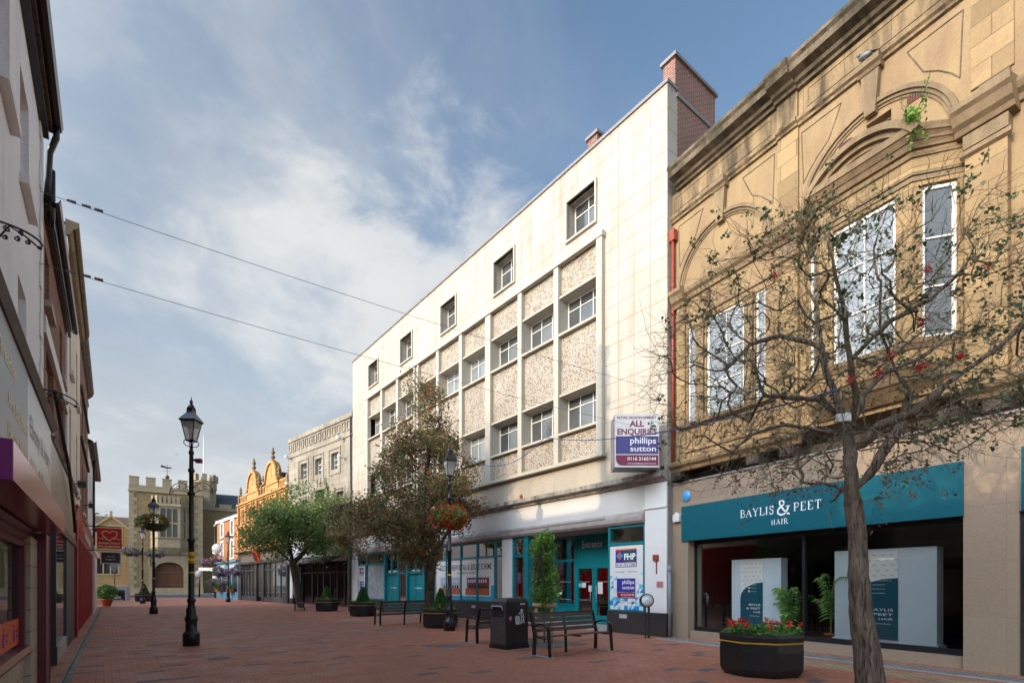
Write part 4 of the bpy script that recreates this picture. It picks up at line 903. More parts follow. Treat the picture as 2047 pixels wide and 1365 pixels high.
# pipes, boxes and the plaque on the wall
b = MB(FB); b.tube([(.20, .10, 5.0), (.20, .10, 11.6)], .046, 8)
for z in (6.0, 8.1, 10.2): b.lathe(.20, .10, [(.046, z), (.062, z+.01), (.062, z+.10), (.046, z+.11)], 8)
b.mould([(.03, 11.55), (.17, 11.55), (.20, 11.85), (.03, 11.85)], .10, .31); tag(b.build('downpipe', m_redpipe), 'red painted downpipe running up the left end of the sandstone facade', 'downpipe')
b = MB(FW); b.tube([(-.10, .05, .05), (-.10, .05, 2.1)], .045, 8); b.lathe(-.10, .05, [(.045, 1.9), (.06, 1.92), (.06, 2.02), (.045, 2.04)], 8); tag(b.build('downpipe', m_greypipe), 'short grey downpipe in the corner beside the white pier', 'downpipe')
b = MB(FB); b.plate([(.20, 3.36), (.42, 3.36), (.44, 3.54), (.31, 3.64), (.18, 3.54)], 0, .10); tag(b.build('alarm_box', m_white), 'white five-sided alarm box at the left end of the teal fascia', 'alarm box')
b = MB(FB); b.lathe(0, 0, [(.001, 0), (.15, 0), (.16, .015), (.15, .03), (.001, .03)], 20); b.v = [(.62+x, z_, 4.06+y) for x, y, z_ in b.v]
pq = tag(b.build('blue_plaque', m_plaque), 'round blue plaque on pale stone above the teal sign', 'plaque')
b = MB(FB); b.box(-.12, .02, .02, .2, 4.85, 5.05).box(-.10, 0, .2, .3, 4.92, 5.02); tag(b.build('security_camera', m_black), 'small black camera on the corner by the red downpipe foot', 'camera')
b = MB(FB); b.box(.35, .62, .05, .22, 4.55, 4.66).tube([(.48, .05, 4.7), (.48, .2, 4.62)], .02, 5); tag(b.build('floodlight', m_black), 'black floodlight tucked in the gap over the pale stone fascia', 'floodlight')
# pigeon on the keystone
pg = thing('pigeon', 'grey pigeon perched on the right hand keystone below the cornice', 'bird', FB.P(5.45, .18, 12.26))
b = MB(FB); b.ball((5.45, .18, 12.38), .075, 10, 8, 1.0); b.v = [(5.45+(u-5.45)*1.9, n, 12.36+(z-12.38)*.95-(u-5.45)*.25) for u, n, z in b.v]; b.ball((5.32, .18, 12.47), .036, 8, 6)
b.add([(5.56, .14, 12.35), (5.56, .22, 12.35), (5.72, .21, 12.26), (5.72, .15, 12.26)], [(0, 1, 2, 3)]); b.add([(5.28, .18, 12.48), (5.25, .175, 12.465), (5.25, .185, 12.465)], [(0, 1, 2)])
b.tube([(5.44, .15, 12.26), (5.44, .16, 12.33)], .006, 4).tube([(5.46, .21, 12.26), (5.46, .2, 12.33)], .006, 4); b.build('body', m_grey, pg)
# ---------------------------------------------------------------- grey-white ashlar building
St = thing('ashlar_building', 'weathered grey ashlar building with panelled frieze and small square windows', 'building', FS.P(0, 0))
US = 9.83
SW = [(1.94, 2.93), (4.33, 5.33), (6.70, 7.71)]
H1 = [(a, c, 9.50, 10.66, .3) for a, c in SW]+[(1.2, 2.2, 6.3, 7.9, .3), (3.6, 5.0, 5.9, 8.3, .3), (6.6, 7.6, 6.3, 7.9, .3)]
b = MB(FS); b.wall(0, US, 5.4, 12.9, H1); b.box(0, US, -9, -.36, 5.4, 12.9).box(US-.02, US, -9, 0, 3, 12.9).quad((0, 0, 12.9), (US, 0, 12.9), (US, -.36, 12.9), (0, -.36, 12.9)).build('wall', m_ashlar, St)
b = MB(FS)
for k in range(14): 
    x = .25+k*.69; b.box(x, x+.07, 0, .06, 11.86, 12.5).box(x+.40, x+.47, 0, .06, 11.86, 12.5).box(x+.07, x+.40, 0, .06, 11.86, 11.93).box(x+.07, x+.40, 0, .06, 12.43, 12.5)
b.box(-.02, US+.03, 0, .09, 12.62, 12.93).box(-.02, US+.03, 0, .06, 11.42, 11.52)
for a, c in SW:
    for q in (.10,): b.box(a-.36, a-.24, 0, .05, 9.14, 11.02).box(c+.24, c+.36, 0, .05, 9.14, 11.02).box(a-.24, c+.24, 0, .05, 10.9, 11.02).box(a-.24, c+.24, 0, .05, 9.14, 9.26)
for a, c in ((1.2, 2.2), (6.6, 7.6)): b.box(a-.24, a-.12, 0, .06, 5.9, 8.2).box(c+.12, c+.24, 0, .06, 5.9, 8.2).box(a-.12, c+.12, 0, .06, 8.08, 8.2)
b.box(3.3, 3.6, 0, .14, 5.5, 8.5).box(5.0, 5.3, 0, .14, 5.5, 8.5).box(3.3, 5.3, 0, .22, 8.3, 8.5).box(3.7, 3.9, 0, .16, 8.5, 9.1).box(4.2, 4.4, 0, .16, 8.5, 9.1).box(4.7, 4.9, 0, .16, 8.5, 9.1).box(3.6, 5.0, 0, .1, 8.5, 9.1)
b.build('stone_trim', m_ashlar, St)
for a, c, z0, z1, q in H1: sash(FS, St, a, c, z0, z1, -.24, (.5,), (.33, .66), .05, .04)
b = MB(FS); b.wall(0, US+.1, 3.55, 5.4, []); b.box(0, .55, -.5, 0, 0, 3.55).box(9.15, 9.62, -.5, 0, .45, 3.55); b.box(0, US, -.6, -.3, 3.2, 3.55); b.build('white_fascia', m_white, St)
b = MB(FS); b.box(9.1, 9.66, -.5, .02, 0, .45).box(.56, .70, -.2, .0, 0, 3.4).box(8.1, 9.15, -.6, -.2, 0, 2.9); b.build('dark_pier', m_darkfr, St)
b = MB(FS); b.box(8.3, 8.9, -.2, -.17, 1.35, 1.95); b.build('menu_board', m_lgrey, St)
fr = bars(FS, [(.6, .7, -.4, -.3, 0, 3.3), (2.6, 2.72, -.4, -.3, 0, 3.3), (4.6, 4.72, -.4, -.3, 0, 3.3), (6.4, 6.5, -.4, -.3, 0, 3.3), (8.0, 8.1, -.4, -.3, 0, 3.3), (.7, 8, -.4, -.3, 2.35, 2.45), (.7, 8, -.4, -.3, 0, .12), (1.6, 1.7, -.4, -.3, .1, 2.4), (3.6, 3.68, -.4, -.3, .5, 2.4), (5.5, 5.58, -.4, -.3, .5, 2.4)], m_darkfr, St)
gl(FS, fr, .7, 8.0, .12, 3.2, -.36)
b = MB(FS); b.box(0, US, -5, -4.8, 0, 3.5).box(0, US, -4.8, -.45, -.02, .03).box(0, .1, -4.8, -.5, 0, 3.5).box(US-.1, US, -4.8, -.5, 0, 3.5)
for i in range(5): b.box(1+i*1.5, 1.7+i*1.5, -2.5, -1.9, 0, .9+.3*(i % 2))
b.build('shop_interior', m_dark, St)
b = MB(FS); b.add([(1.2, .02, 3.50), (9.6, .02, 3.50), (9.9, 1.15, 3.05), (1.2, 1.15, 3.05), (1.2, .02, 3.46), (9.6, .02, 3.46), (9.9, 1.15, 3.0), (1.2, 1.15, 3.0)], [(0, 1, 2, 3), (4, 5, 6, 7), (0, 1, 5, 4), (1, 2, 6, 5), (2, 3, 7, 6), (3, 0, 4, 7)])
tag(b.build('shop_awning', m_awning), 'extended taupe cloth awning along the white shopfront behind green tree', 'awning')
for i, (u, z) in enumerate(((1.0, 10.05), (1.15, 11.35), (9.2, 9.3), (9.3, 11.4), (8.9, 8.9))):
    if i == 4: continue
    b = MB(FS); b.tube([(u, 0, z), (u, .35, z)], .03, 5).box(u-.14, u+.14, .3, .5, z-.02, z+.14)
    lab = ['white floodlight on ashlar wall, right side at window height', 'white floodlight on ashlar wall, right side just under the frieze', 'white floodlight on ashlar wall, left edge at window foot', 'white floodlight on ashlar wall, left edge just under the frieze'][i]
    tag(b.build('floodlight', m_white), lab, 'floodlight', 'floodlights on the ashlar building')
b = MB(FS); b.tube([(.12, .08, .2), (.12, .08, 12.7)], .05, 6); tag(b.build('downpipe', m_black), 'thin black downpipe between the ashlar and white clad buildings', 'downpipe')

# ---------------------------------------------------------------- orange terracotta building with two gables
Tt = thing('terracotta_building', 'ornate orange terracotta building with two curved gables and spiky finials', 'building', FT.P(0, 0))
GC = [4.2, 9.6]
b = MB(FT)
holes = []
for c in GC: holes += [(c-1.15, c-.25, 7.6, 8.8, .25), (c+.25, c+1.15, 7.6, 8.8, .25), (c-1.25, c-.15, 5.0, 6.7, .25), (c+.15, c+1.25, 5.0, 6.7, .25)]
for c in (1.3, 6.9, 12.6): holes += [(c-.5, c+.5, 5.0, 6.7, .25), (c-.45, c-.1, 7.5, 8.7, .25), (c+.1, c+.45, 7.5, 8.7, .25)]
b.wall(0, 14.3, 4.4, 9.3, holes); b.box(0, 14.3, -8, -.3, 4.4, 9.3)
b.build('wall', m_terra, Tt)
b = MB(FT)
for z0, z1, p in ((4.55, 4.75, .12), (6.95, 7.1, .10), (7.1, 7.22, .2), (9.05, 9.2, .12), (9.2, 9.38, .25)): b.box(-.02, 14.3, 0, p, z0, z1)
for x in (.3, 2.5, 5.9, 7.9, 11.3, 13.9): b.box(x-.14, x+.14, 0, .22, 4.7, 9.1).box(x-.2, x+.2, 0, .3, 6.9, 7.2).box(x-.2, x+.2, 0, .3, 5.6, 5.75)
for x0, x1 in ((0, 2.2), (6.2, 7.6), (11.6, 14.3)):
    b.box(x0, x1, -.25, .02, 9.38, 9.5).box(x0, x1, -.25, .02, 10.0, 10.12)
    x = x0+.1
    while x < x1-.1: b.box(x, x+.09, -.2, 0, 9.5, 10.0); x += .2
for u0, u1, z0, z1, q in holes:
    m2 = (u0+u1)/2; b.ring(m2, z1-.05, (u1-u0)/2-.02, (u1-u0)/2+.13, -.02, .09, 0, 180, 12); b.box(u0-.12, u0, 0, .09, z0, z1).box(u1, u1+.12, 0, .09, z0, z1).box(u0-.12, u1+.12, 0, .14, z0-.1, z0)
    arch = [(u0, z1)]+[(m2-(u1-u0)/2*math.cos(R(t)), z1-.32+.32*math.sin(R(t))) for t in (0, 30, 60, 90, 120, 150, 180)]+[(u1, z1)]
    b.plate(arch, -.02, .02)
b.build('terracotta_trim', m_terra, Tt)
for u0, u1, z0, z1, q in holes: sash(FT, Tt, u0, u1, z0, z1, -.2, (.5,), (.5,), .05, .04, mf=m_darkfr, mp=m_paned)
def finial(b, u, n, z, h, r):
    pr = [(1, 0), (1, .05), (.55, .08), (.5, .18), (.95, .24), (1.15, .32), (.95, .38), (.45, .42), (.5, .50), (1.0, .58), (1.05, .66), (.5, .74), (.4, .82), (.55, .88), (.25, .95), (.03, 1.0)]
    b.lathe(u, n, [(a*r, z+c*h) for a, c in pr], 8)
for c in GC:
    b = MB(FT); pts = [(c-1.75, 9.3), (c-1.75, 10.35), (c-1.45, 10.5)]+[(c-1.42*math.cos(R(t)), 10.5+1.42*math.sin(R(t))) for t in range(10, 171, 16)]+[(c+1.45, 10.5), (c+1.75, 10.35), (c+1.75, 9.3)]
    b.plate(pts, -.35, .02)
    b.ring(c, 10.5, 1.30, 1.50, -.37, .16, 0, 180, 20); b.box(c-1.9, c-1.4, -.37, .2, 10.25, 10.42).box(c+1.4, c+1.9, -.37, .2, 10.25, 10.42).box(c-1.75, c+1.75, 0, .1, 10.0, 10.1)
    b.box(c-.07, c+.07, 0, .05, 10.7, 11.5)
    for k in range(17):
        a = R(8+k*10.2); b.box(c-1.52*math.cos(a)-.05, c-1.52*math.cos(a)+.05, -.2, .1, 10.5+1.52*math.sin(a)-.05, 10.5+1.52*math.sin(a)+.05)
    g = b.build('gable', m_terra, Tt)
    b = MB(FT); finial(b, c, -.1, 11.98, 1.25, .19); finial(b, c-1.72, -.05, 10.42, .95, .15); finial(b, c+1.72, -.05, 10.42, .95, .15); b.build('finial', m_sandm, g)
b = MB(FT); 
for x in (.2, 6.9, 14.05): b.box(x-.15, x+.15, -.3, .1, 9.38, 10.3); finial(b, x, -.1, 10.3, .9, .15)
b.build('finial', m_sandm, Tt)
b = MB(FT)
b.add([(0, -.4, 9.4), (14.3, -.4, 9.4), (14.3, -4.5, 12.3), (0, -4.5, 12.3), (14.3, -8.4, 9.4), (0, -8.4, 9.4)], [(0, 1, 2, 3), (3, 2, 4, 5), (0, 3, 5), (1, 2, 4)])
for c in GC: b.add([(c-1.3, -.3, 9.6), (c, -.3, 11.2), (c+1.3, -.3, 9.6), (c-1.3, -4, 9.6), (c, -4.2, 11.2), (c+1.3, -4, 9.6)], [(0, 1, 4, 3), (1, 2, 5, 4)])
b.build('slate_roof', m_roof, Tt)
b = MB(FT); b.mould([(0, 4.45), (.5, 4.55), (.5, 4.62), (0, 4.66)], -.1, 14.4); b.mould([(0, 3.35), (.22, 3.40), (.25, 3.52), (0, 3.56)], -.1, 14.4); b.box(-.02, 14.35, 0, .05, 3.5, 4.5)
b.box(0, .35, -.2, .1, 0, 3.4).box(6.2, 6.9, -.2, .06, 0, 3.4).box(8.3, 8.7, -.2, .06, 0, 3.4).box(13.2, 14.3, -.2, .1, 0, 3.4).box(.3, 6.3, -.3, .03, 0, .45).box(8.6, 13.3, -.3, .03, 0, .45)
for x in (.5, 1.9, 3.3, 4.7, 5.9, 9.7, 10.7, 11.7, 12.5): b.box(x, x+.07, -.1, 0, .4, 3.35)
b.box(.3, 6.3, -.1, 0, 2.75, 2.85).box(8.6, 13.3, -.1, 0, 2.75, 2.85)
b.build('dark_shopfront', m_darkfr, Tt)
b = MB(FT); b.box(.3, 13.3, .05, .07, 3.62, 4.4); b.build('taupe_fascia', m_awning, Tt)
gl(FT, Tt, .3, 13.3, .4, 3.35, -.06, m_paned)
b = MB(FT); b.box(0, 14.3, -4, -3.8, 0, 4.4).box(0, 14.3, -4, -.3, -.02, .03); b.quad((6.9, -.3, 0), (8.3, -.3, 0), (8.3, -.3, 3), (6.9, -.3, 3)); b.build('shop_interior', m_dark, Tt)
b = MB(FT); b.mould([(.08, 3.45), (.5, 4.5), (.55, 4.55), (.1, 4.6)], 7.1, 8.3); o = b.build('carved_sign', m_orange); tag(o, 'carved orange and maroon signboard leaning out over the dark shopfront', 'sign')
b = MB(FT); b.add([(7.4, .30, 3.6), (8.0, .30, 3.6), (8.0, .60, 4.45), (7.4, .60, 4.45)], [(0, 1, 2, 3)]); b.build('maroon_panel', m_maroon, o)
# ---------------------------------------------------------------- orange brick house with the blue shop
Ot = thing('orange_brick_house', 'orange brick three-storey house with white sashes and pale blue shopfront', 'building', FT.P(14.4, 0))
OH = [(16.2, 17.2, 6.7, 8.05, .12), (20.4, 21.4, 6.7, 8.05, .12), (16.2, 17.2, 4.3, 6.0, .12), (20.4, 21.4, 4.3, 6.0, .12)]
b = MB(FT); b.wall(14.3, 23.1, 3.9, 8.35, OH).box(14.3, 23.1, -7, -.15, 3.9, 8.35).box(23.08, 23.1, -7, 0, 0, 8.35).box(14.3, 14.32, -7, 0, 3.9, 8.35).build('wall', m_bricko, Ot)
b = MB(FT); b.box(14.3, 23.2, 0, .16, 8.25, 8.55)
for a, c, z0, z1, q in OH: b.box(a-.25, a, 0, .04, z0-.1, z1+.25).box(c, c+.25, 0, .04, z0-.1, z1+.25).box(a, c, 0, .04, z1, z1+.25).box(a-.3, c+.3, 0, .1, z0-.18, z0-.06)
b.build('white_trim', m_white, Ot)
for a, c, z0, z1, q in OH: sash(FT, Ot, a, c, z0, z1, -.08, (.5,), (.5,), .07, .04, mp=m_panel)
b = MB(FT); b.box(14.3, 23.3, -.1, .25, 8.55, 8.62).add([(14.3, .25, 8.62), (23.3, .25, 8.62), (23.3, -3.5, 10.4), (14.3, -3.5, 10.4), (23.3, -7.2, 8.6), (14.3, -7.2, 8.6)], [(0, 1, 2, 3), (3, 2, 4, 5), (0, 3, 5), (1, 2, 4)]).build('roof', m_roof, Ot)
b = MB(FT); b.mould([(0, 3.75), (.25, 3.8), (.28, 3.95), (0, 4.0)], 14.35, 23.2); b.box(14.35, 23.1, -.1, .03, 2.9, 3.8).box(14.35, 23.1, -.1, .02, 0, .7)
for x in (14.35, 16.6, 18.3, 20.6, 22.8): b.box(x, x+.3, -.1, .06, 0, 3.0)
b.build('blue_shopfront', m_paleblue, Ot); gl(FT, Ot, 14.4, 23, .7, 2.9, -.05, m_paned)
b = MB(FT); b.box(15.4, 17.5, .03, .06, 3.2, 3.55).box(19.5, 21.6, .03, .06, 3.2, 3.55); b.build('name_panel', m_lgrey, Ot)
def basket(x, y, z, r, h, mat_fl, label, seed, group=None, leafy=m_leafbed, nl=900, nf=260, z0=None, fl=.05, bowl=True, squash=1.0, split=None):
    t = thing('hanging_basket', label, 'flower basket', (x, y, z), group)
    rg = np.random.default_rng(seed)
    def pts(n, q=1.0):
        d = rg.normal(size=(n, 3)); d /= np.linalg.norm(d, axis=1)[:, None]; k = rg.uniform(.55, 1, n)**.5
        P_ = d*k[:, None]*np.array([r, r, h])*q; P_[:, :2] *= (1+.18*np.sin(3*np.arctan2(d[:, 1], d[:, 0])+seed))[:, None]
        P_[:, 2] *= np.where(P_[:, 2] < 0, .8, 1); return P_+np.array([x, y, z])
    leaves('foliage', pts(nl, .95), rg, .11, .07, leafy, t)
    k_ = max(1, nf//10); cc_ = pts(k_, 1.02); cc_ = np.repeat(cc_, 10, axis=0)+rg.normal(size=(k_*10, 3))*fl*.75; leaves('flowers', cc_, rg, fl, fl, mat_fl, t)
    if bowl: b = MB(); b.lathe(x, -y, [(.02, z-h*.75), (r*.4, z-h*.6), (r*.55, z-h*.1), (r*.5, z-h*.05)], 12); b.build('bowl', m_black, t)
    return t
for i, (u, z, q, mm, lb) in enumerate(((22.9, 3.9, 1.3, m_flpink, 'pink and purple basket at the far corner of blue shop'), (19.0, 4.2, .9, m_flpink, 'purple basket above the blue shopfront, right of round sign'), (20.6, 1.7, .9, m_flpur, 'mauve basket hanging low before blue shop, far window'), (17.2, 1.7, .9, m_flpur, 'mauve basket hanging low before blue shop, near window'))):
    x, y, _ = FT.P(u, q); basket(x, y, z, .62, .45, mm, lb, 20+i, 'baskets at the blue shop', nl=400, nf=260, fl=.11)
for i, (u, lb) in enumerate(((21.2, 'terracotta window box with yellow green plants, far side of blue shop'), (16.4, 'terracotta window box with yellow green plants, near side of blue shop'))):
    x, y, _ = FT.P(u, .35); t = thing('window_box', lb, 'planter', (x, y, .9), 'window boxes on the blue shop')
    b = MB(FT); b.box(u-.7, u+.7, .1, .5, .75, 1.05); b.build('trough', m_terrapot, t)
    rg = np.random.default_rng(50+i); C_ = rg.uniform(-1, 1, (260, 3))*np.array([.6, .25, .25]); C_ = np.stack([x+FT.U[0]*C_[:, 0]+FT.N[0]*C_[:, 1], y+FT.U[1]*C_[:, 0]+FT.N[1]*C_[:, 1], 1.2+C_[:, 2]], 1); leaves('foliage', C_, rg, .16, .1, m_leafbed, t)
b = MB(Fr(FT.P(18.6, 1.0)[:2], (1, 0), (0, -1))); b.lathe(0, 0, [(.001, 0), (.50, 0), (.52, .03), (.50, .08), (.001, .08)], 20); b.v = [(x, z_, 5.25+y) for x, y, z_ in b.v]; b.tube([(0, 0, 5.9), (.9, -1.0, 5.9)], .03, 5); o = tag(b.build('round_sign', m_lgrey), 'white round hanging sign beside the fourth lamp post', 'sign')
for i, u in enumerate((21.9, 17.6)):
    x, y, _ = FT.P(u, .7); b = MB(); b.ball((x, -y, 3.05), .17, 12, 8); o = tag(b.build('globe_lamp', m_render), ['white globe lamp on the blue shopfront, far left one', 'white globe lamp on the blue shopfront, near right one'][i], 'lamp', 'globe lamps on the blue shop')
    b = MB(FT); b.tube([(u, .03, 2.7), (u, .5, 2.65), (u, .7, 2.82)], .025, 5); b.build('arm', m_black, o)

# ---------------------------------------------------------------- stone gatehouse closing the street
Gt = thing('stone_gatehouse', 'buff brick gatehouse with battlements, oriel window and wide oak gate', 'building', FG.P(0, 0))
LG = 9.17; n0 = 0
b = MB(FG); b.wall(0, LG, 0, 15.9, [(2.6, 7.1, 0, 6.0, .8)]); b.box(0, LG, -9, -.82, 0, 15.9).box(0, .02, -.82, 0, 0, 15.9).box(LG-.02, LG, -.82, 0, 0, 15.9); b.build('wall', m_gatew, Gt)
b = MB(FG)
for x in (0, 2.0, 4.0, 6.0, 8.0): b.box(x, x+1.17, -.5, .08, 15.9, 17.1).box(x-.04, x+1.21, -.55, .14, 17.1, 17.22)
b.box(-.05, LG+.05, -.5, .06, 15.2, 15.98).box(-.15, LG+.15, -.5, .2, 15.05, 15.2).box(-.1, LG+.1, -.1, .15, 0, 1.0)
for k in range(24):
    z = 1.0+k*.6; w_ = .95 if k % 2 else .6; b.box(-.03, w_, -.3, .03, z, z+.56); b.box(LG-w_, LG+.03, -.3, .03, z, z+.56)
# gate surround
b.box(2.35, 2.75, -.3, .12, 0, 4.1).box(6.95, 7.35, -.3, .12, 0, 4.1).box(2.2, 7.5, -.1, .22, 6.0, 6.35).box(2.3, 2.5, -.1, .12, 4.1, 6.0).box(7.2, 7.4, -.1, .12, 4.1, 6.0)
cx_, cz_ = 4.85, 3.6
arch = [(2.6, 6.0), (2.6, 3.6)]+[(cx_-1.85*math.cos(R(t)), cz_+1.25*math.sin(R(t))) for t in range(0, 181, 12)]+[(7.1, 3.6), (7.1, 6.0)]
b.plate(arch, -.35, -.02)
b.ring(cx_, cz_, 1.80, 2.12, -.4, .04, 0, 180, 24, .68); b.box(2.73, 3.02, -.4, .04, 0, 3.6).box(6.68, 6.97, -.4, .04, 0, 3.6)
b.build('dressed_stone', m_gates, Gt)
b = MB(FG); b.box(2.9, 6.8, -.6, -.5, .1, 5.0); gd = b.build('oak_gate', m_door, Gt)
b = MB(FG)
for z in (1.4, 3.3): b.box(2.9, 6.8, -.5, -.46, z, z+.07)
b.build('iron_strap', m_grey, gd)
# oriel
O0, O1, OP = 2.55, 7.15, .9
pl = [(O0, 0), (O0+.9, OP), (O1-.9, OP), (O1, 0)]
def oband(b, z0, z1, g0, g1):
    def off(g): return [(O0-g, 0), (O0+.9-g*.5, OP+g), (O1-.9+g*.5, OP+g), (O1+g, 0)]
    vs = [(u, n, z0) for u, n in off(g0)]+[(u, n, z1) for u, n in off(g1)]; b.add(vs, [(0, 1, 5, 4), (1, 2, 6, 5), (2, 3, 7, 6), (0, 3, 2, 1), (4, 5, 6, 7)])
b = MB(FG); oband(b, 7.0, 8.35, 0, 0); oband(b, 8.2, 8.4, .05, .15); oband(b, 6.7, 7.0, -.1, .1); oband(b, 6.3, 6.7, -.35, -.1); oband(b, 5.9, 6.3, -.7, -.35); b.cut(); oband(b, 12.75, 13.1, 0, .05); oband(b, 13.1, 13.3, .2, .1); oband(b, 13.3, 13.5, 0, 0)
for i in range(3):
    (a, na), (c, nc) = pl[i], pl[i+1]; l = math.hypot(c-a, nc-na); k = 5 if i == 1 else 2
    for j in range(k):
        t0 = (j+.15)/k; t1 = (j+.85)/k
        q = [(a+(c-a)*t, na+(nc-na)*t) for t in (t0, t1)]
        b.add([(q[0][0], q[0][1], 13.5), (q[1][0], q[1][1], 13.5), (q[1][0], q[1][1]-.25, 13.5), (q[0][0], q[0][1]-.25, 13.5)]+[(q[0][0], q[0][1], 14.6), (q[1][0], q[1][1], 14.6), (q[1][0], q[1][1]-.25, 14.6), (q[0][0], q[0][1]-.25, 14.6)], [(0, 1, 5, 4), (1, 2, 6, 5), (2, 3, 7, 6), (3, 0, 4, 7), (4, 5, 6, 7)])
b.build('oriel_stone', m_gates, Gt)
for i in range(3):
    (a, na), (c, nc) = pl[i], pl[i+1]; p, q = FG.P(a, na), FG.P(c, nc); U = (q[0]-p[0], q[1]-p[1]); l = math.hypot(*U); Nn = (U[1], -U[0])
    if Nn[0]*FG.N[0]+Nn[1]*FG.N[1] < 0: Nn = (-Nn[0], -Nn[1])
    f = Fr(p[:2], U, Nn); f.r = 1; nl_ = 3 if i == 1 else 1
    b = MB(f); m_ = .28; ww = (l-2*m_)/nl_
    b.box(0, m_, -.2, 0, 8.35, 12.75).box(l-m_, l, -.2, 0, 8.35, 12.75).box(m_, l-m_, -.2, -.02, 10.5, 10.72).box(m_, l-m_, -.2, -.02, 8.35, 8.5)
    for j in range(nl_+1): b.box(m_+j*ww-.07, m_+j*ww+.07, -.18, -.04, 8.4, 12.75)
    for j in range(nl_):
        for zt in (10.5, 12.75):
            x0, x1 = m_+j*ww, m_+(j+1)*ww; mid = (x0+x1)/2; h_ = (x1-x0)/2
            b.plate([(x0, zt)]+[(mid-h_*math.cos(R(t)), zt-.38+.34*math.sin(R(t))) for t in range(0, 181, 20)]+[(x1, zt)], -.15, -.05)
    o = b.build('oriel_window', m_gates, Gt)
    g = MB(f); g.quad((0, -.14, 8.4), (l, -.14, 8.4), (l, -.14, 12.7), (0, -.14, 12.7)); g.build('leaded_glass', m_paned, o)
b = MB(FG); b.tube([(4.6, -.3, 17.0), (4.6, -.3, 19.4)], .04, 5); b.ball((4.6, -.3, 17.55), .3, 10, 8); b.add([(3.7, -.3, 19.0), (4.6, -.3, 18.8), (5.3, -.3, 18.95), (5.0, -.3, 19.1), (4.6, -.3, 19.05), (3.9, -.3, 19.3)], [tuple(range(6))]); b.tube([(4.1, -.3, 18.4), (5.1, -.3, 18.4)], .025, 4)
b.build('weather_vane', m_bronze, Gt)
# turret, range to the right, range to the left
Gr = thing('gatehouse_tower', 'octagonal battlemented stone turret behind the gatehouse with wing to its right', 'building', FG.P(10, -6))
b = MB(FG); b.lathe(9.7, -7, [(1.9, 0), (1.9, 17.0), (2.0, 17.1), (2.0, 18.4)], 8, R(22.5), smooth=False)
for k in range(8):
    a = R(k*45); b.lathe(9.7+1.75*math.cos(a), -7+1.75*math.sin(a), [(.5, 18.4), (.5, 19.5)], 4, a+R(45), smooth=False)
b.build('turret', m_gates, Gr)
b = MB(FG); b.box(LG+.03, 26, -14, -5, 0, 13.6); b.build('wing_wall', m_gatew, Gr)
b = MB(FG); b.box(LG, 26, -5.2, -4.85, 13.6, 14.1).box(LG, 26, -5, -4.9, 9.2, 9.35).box(LG, 26, -5, -4.9, 6.4, 6.5)
for k in range(7): b.box(LG+.3+k*2.4, LG+2.0+k*2.4, -5.2, -4.85, 14.1, 14.7)
b.build('parapet', m_gates, Gr)
b = MB(FG); b.add([(LG, -5.3, 14.2), (26, -5.3, 14.2), (26, -9.5, 17.0), (LG, -9.5, 17.0), (26, -14, 14), (LG, -14, 14)], [(0, 1, 2, 3), (3, 2, 4, 5)]); b.build('roof', m_roof, Gr)
Gl = thing('gabled_stone_range', 'lower gabled stone range left of the gatehouse, behind the hanging shop signs', 'building', FG.P(-4, -5))
b = MB(FG); LH = [(-4.2, -1.6, 3.1, 5.4, .3), (-2.6, -1.2, 7.8, 10.2, .3), (-8, -5.5, 3.1, 5.4, .3)]
b2 = MB(FG); b2.wall(-12, 0, 0, 9.6, LH, -5, .3); b2.box(-12, 0, -12, -5.35, 0, 9.6)
b2.plate([(-4.9, 9.6), (-2.4, 11.6), (.0, 9.6)], -6, -5.0); b2.build('wall', m_gatew, Gl)
b = MB(FG)
for a, c, z0, z1, q in LH:
    b.box(a-.2, a, -5.3, -4.94, z0-.2, z1+.2).box(c, c+.2, -5.3, -4.94, z0-.2, z1+.2).box(a, c, -5.3, -4.94, z1, z1+.2).box(a, c, -5.3, -4.9, z0-.2, z0)
    k = 3 if c-a > 2 else 2
    for j in range(1, k): b.box(a+(c-a)*j/k-.08, a+(c-a)*j/k+.08, -5.3, -4.98, z0, z1)
    b.box(a, c, -5.28, -5.0, z0+(z1-z0)*.5, z0+(z1-z0)*.5+.12) if k == 2 else None
b.box(-12, 0, -5, -4.85, 6.9, 7.1).box(-12, 0, -5.0, -4.9, 1.2, 1.4)
line(b, [(-5.0, 9.6), (-2.4, 11.75)], .25, -6, -4.85); line(b, [(-2.4, 11.75), (.1, 9.6)], .25, -6, -4.85); b.box(-2.55, -2.25, -5.3, -4.9, 11.7, 12.5)
b.build('dressed_stone', m_gates, Gl)
for a, c, z0, z1, q in LH: gl(FG, Gl, a, c, z0, z1, -5.2, m_paned, 'window')
b = MB(FG); b.add([(-12, -5.3, 9.6), (0, -5.3, 9.6), (0, -8.5, 12), (-12, -8.5, 12), (0, -12, 9.6), (-12, -12, 9.6)], [(0, 1, 2, 3), (3, 2, 4, 5)]); b.build('roof', m_tile, Gl)
b = MB(FG); b.tube([(-.1, -4.85, .2), (-.1, -4.85, 9.6)], .07, 6); tag(b.build('downpipe', m_black), 'black downpipe in the angle left of the gatehouse', 'downpipe')
b = MB(FG); b.tube([(9.6, -5.5, 13), (9.6, -5.5, 25.8)], [.09, .05], 8); b.ball((9.6, -5.5, 25.85), .1, 6, 4); tag(b.build('flagpole', m_white), 'tall bare white flagpole rising behind the gatehouse', 'flagpole')
rg = np.random.default_rng(5); c0 = FG.P(-6.5, -14, 11.2); C_ = rg.normal(size=(1500, 3))*np.array([1.5, 1.2, .8])+np.array(c0)
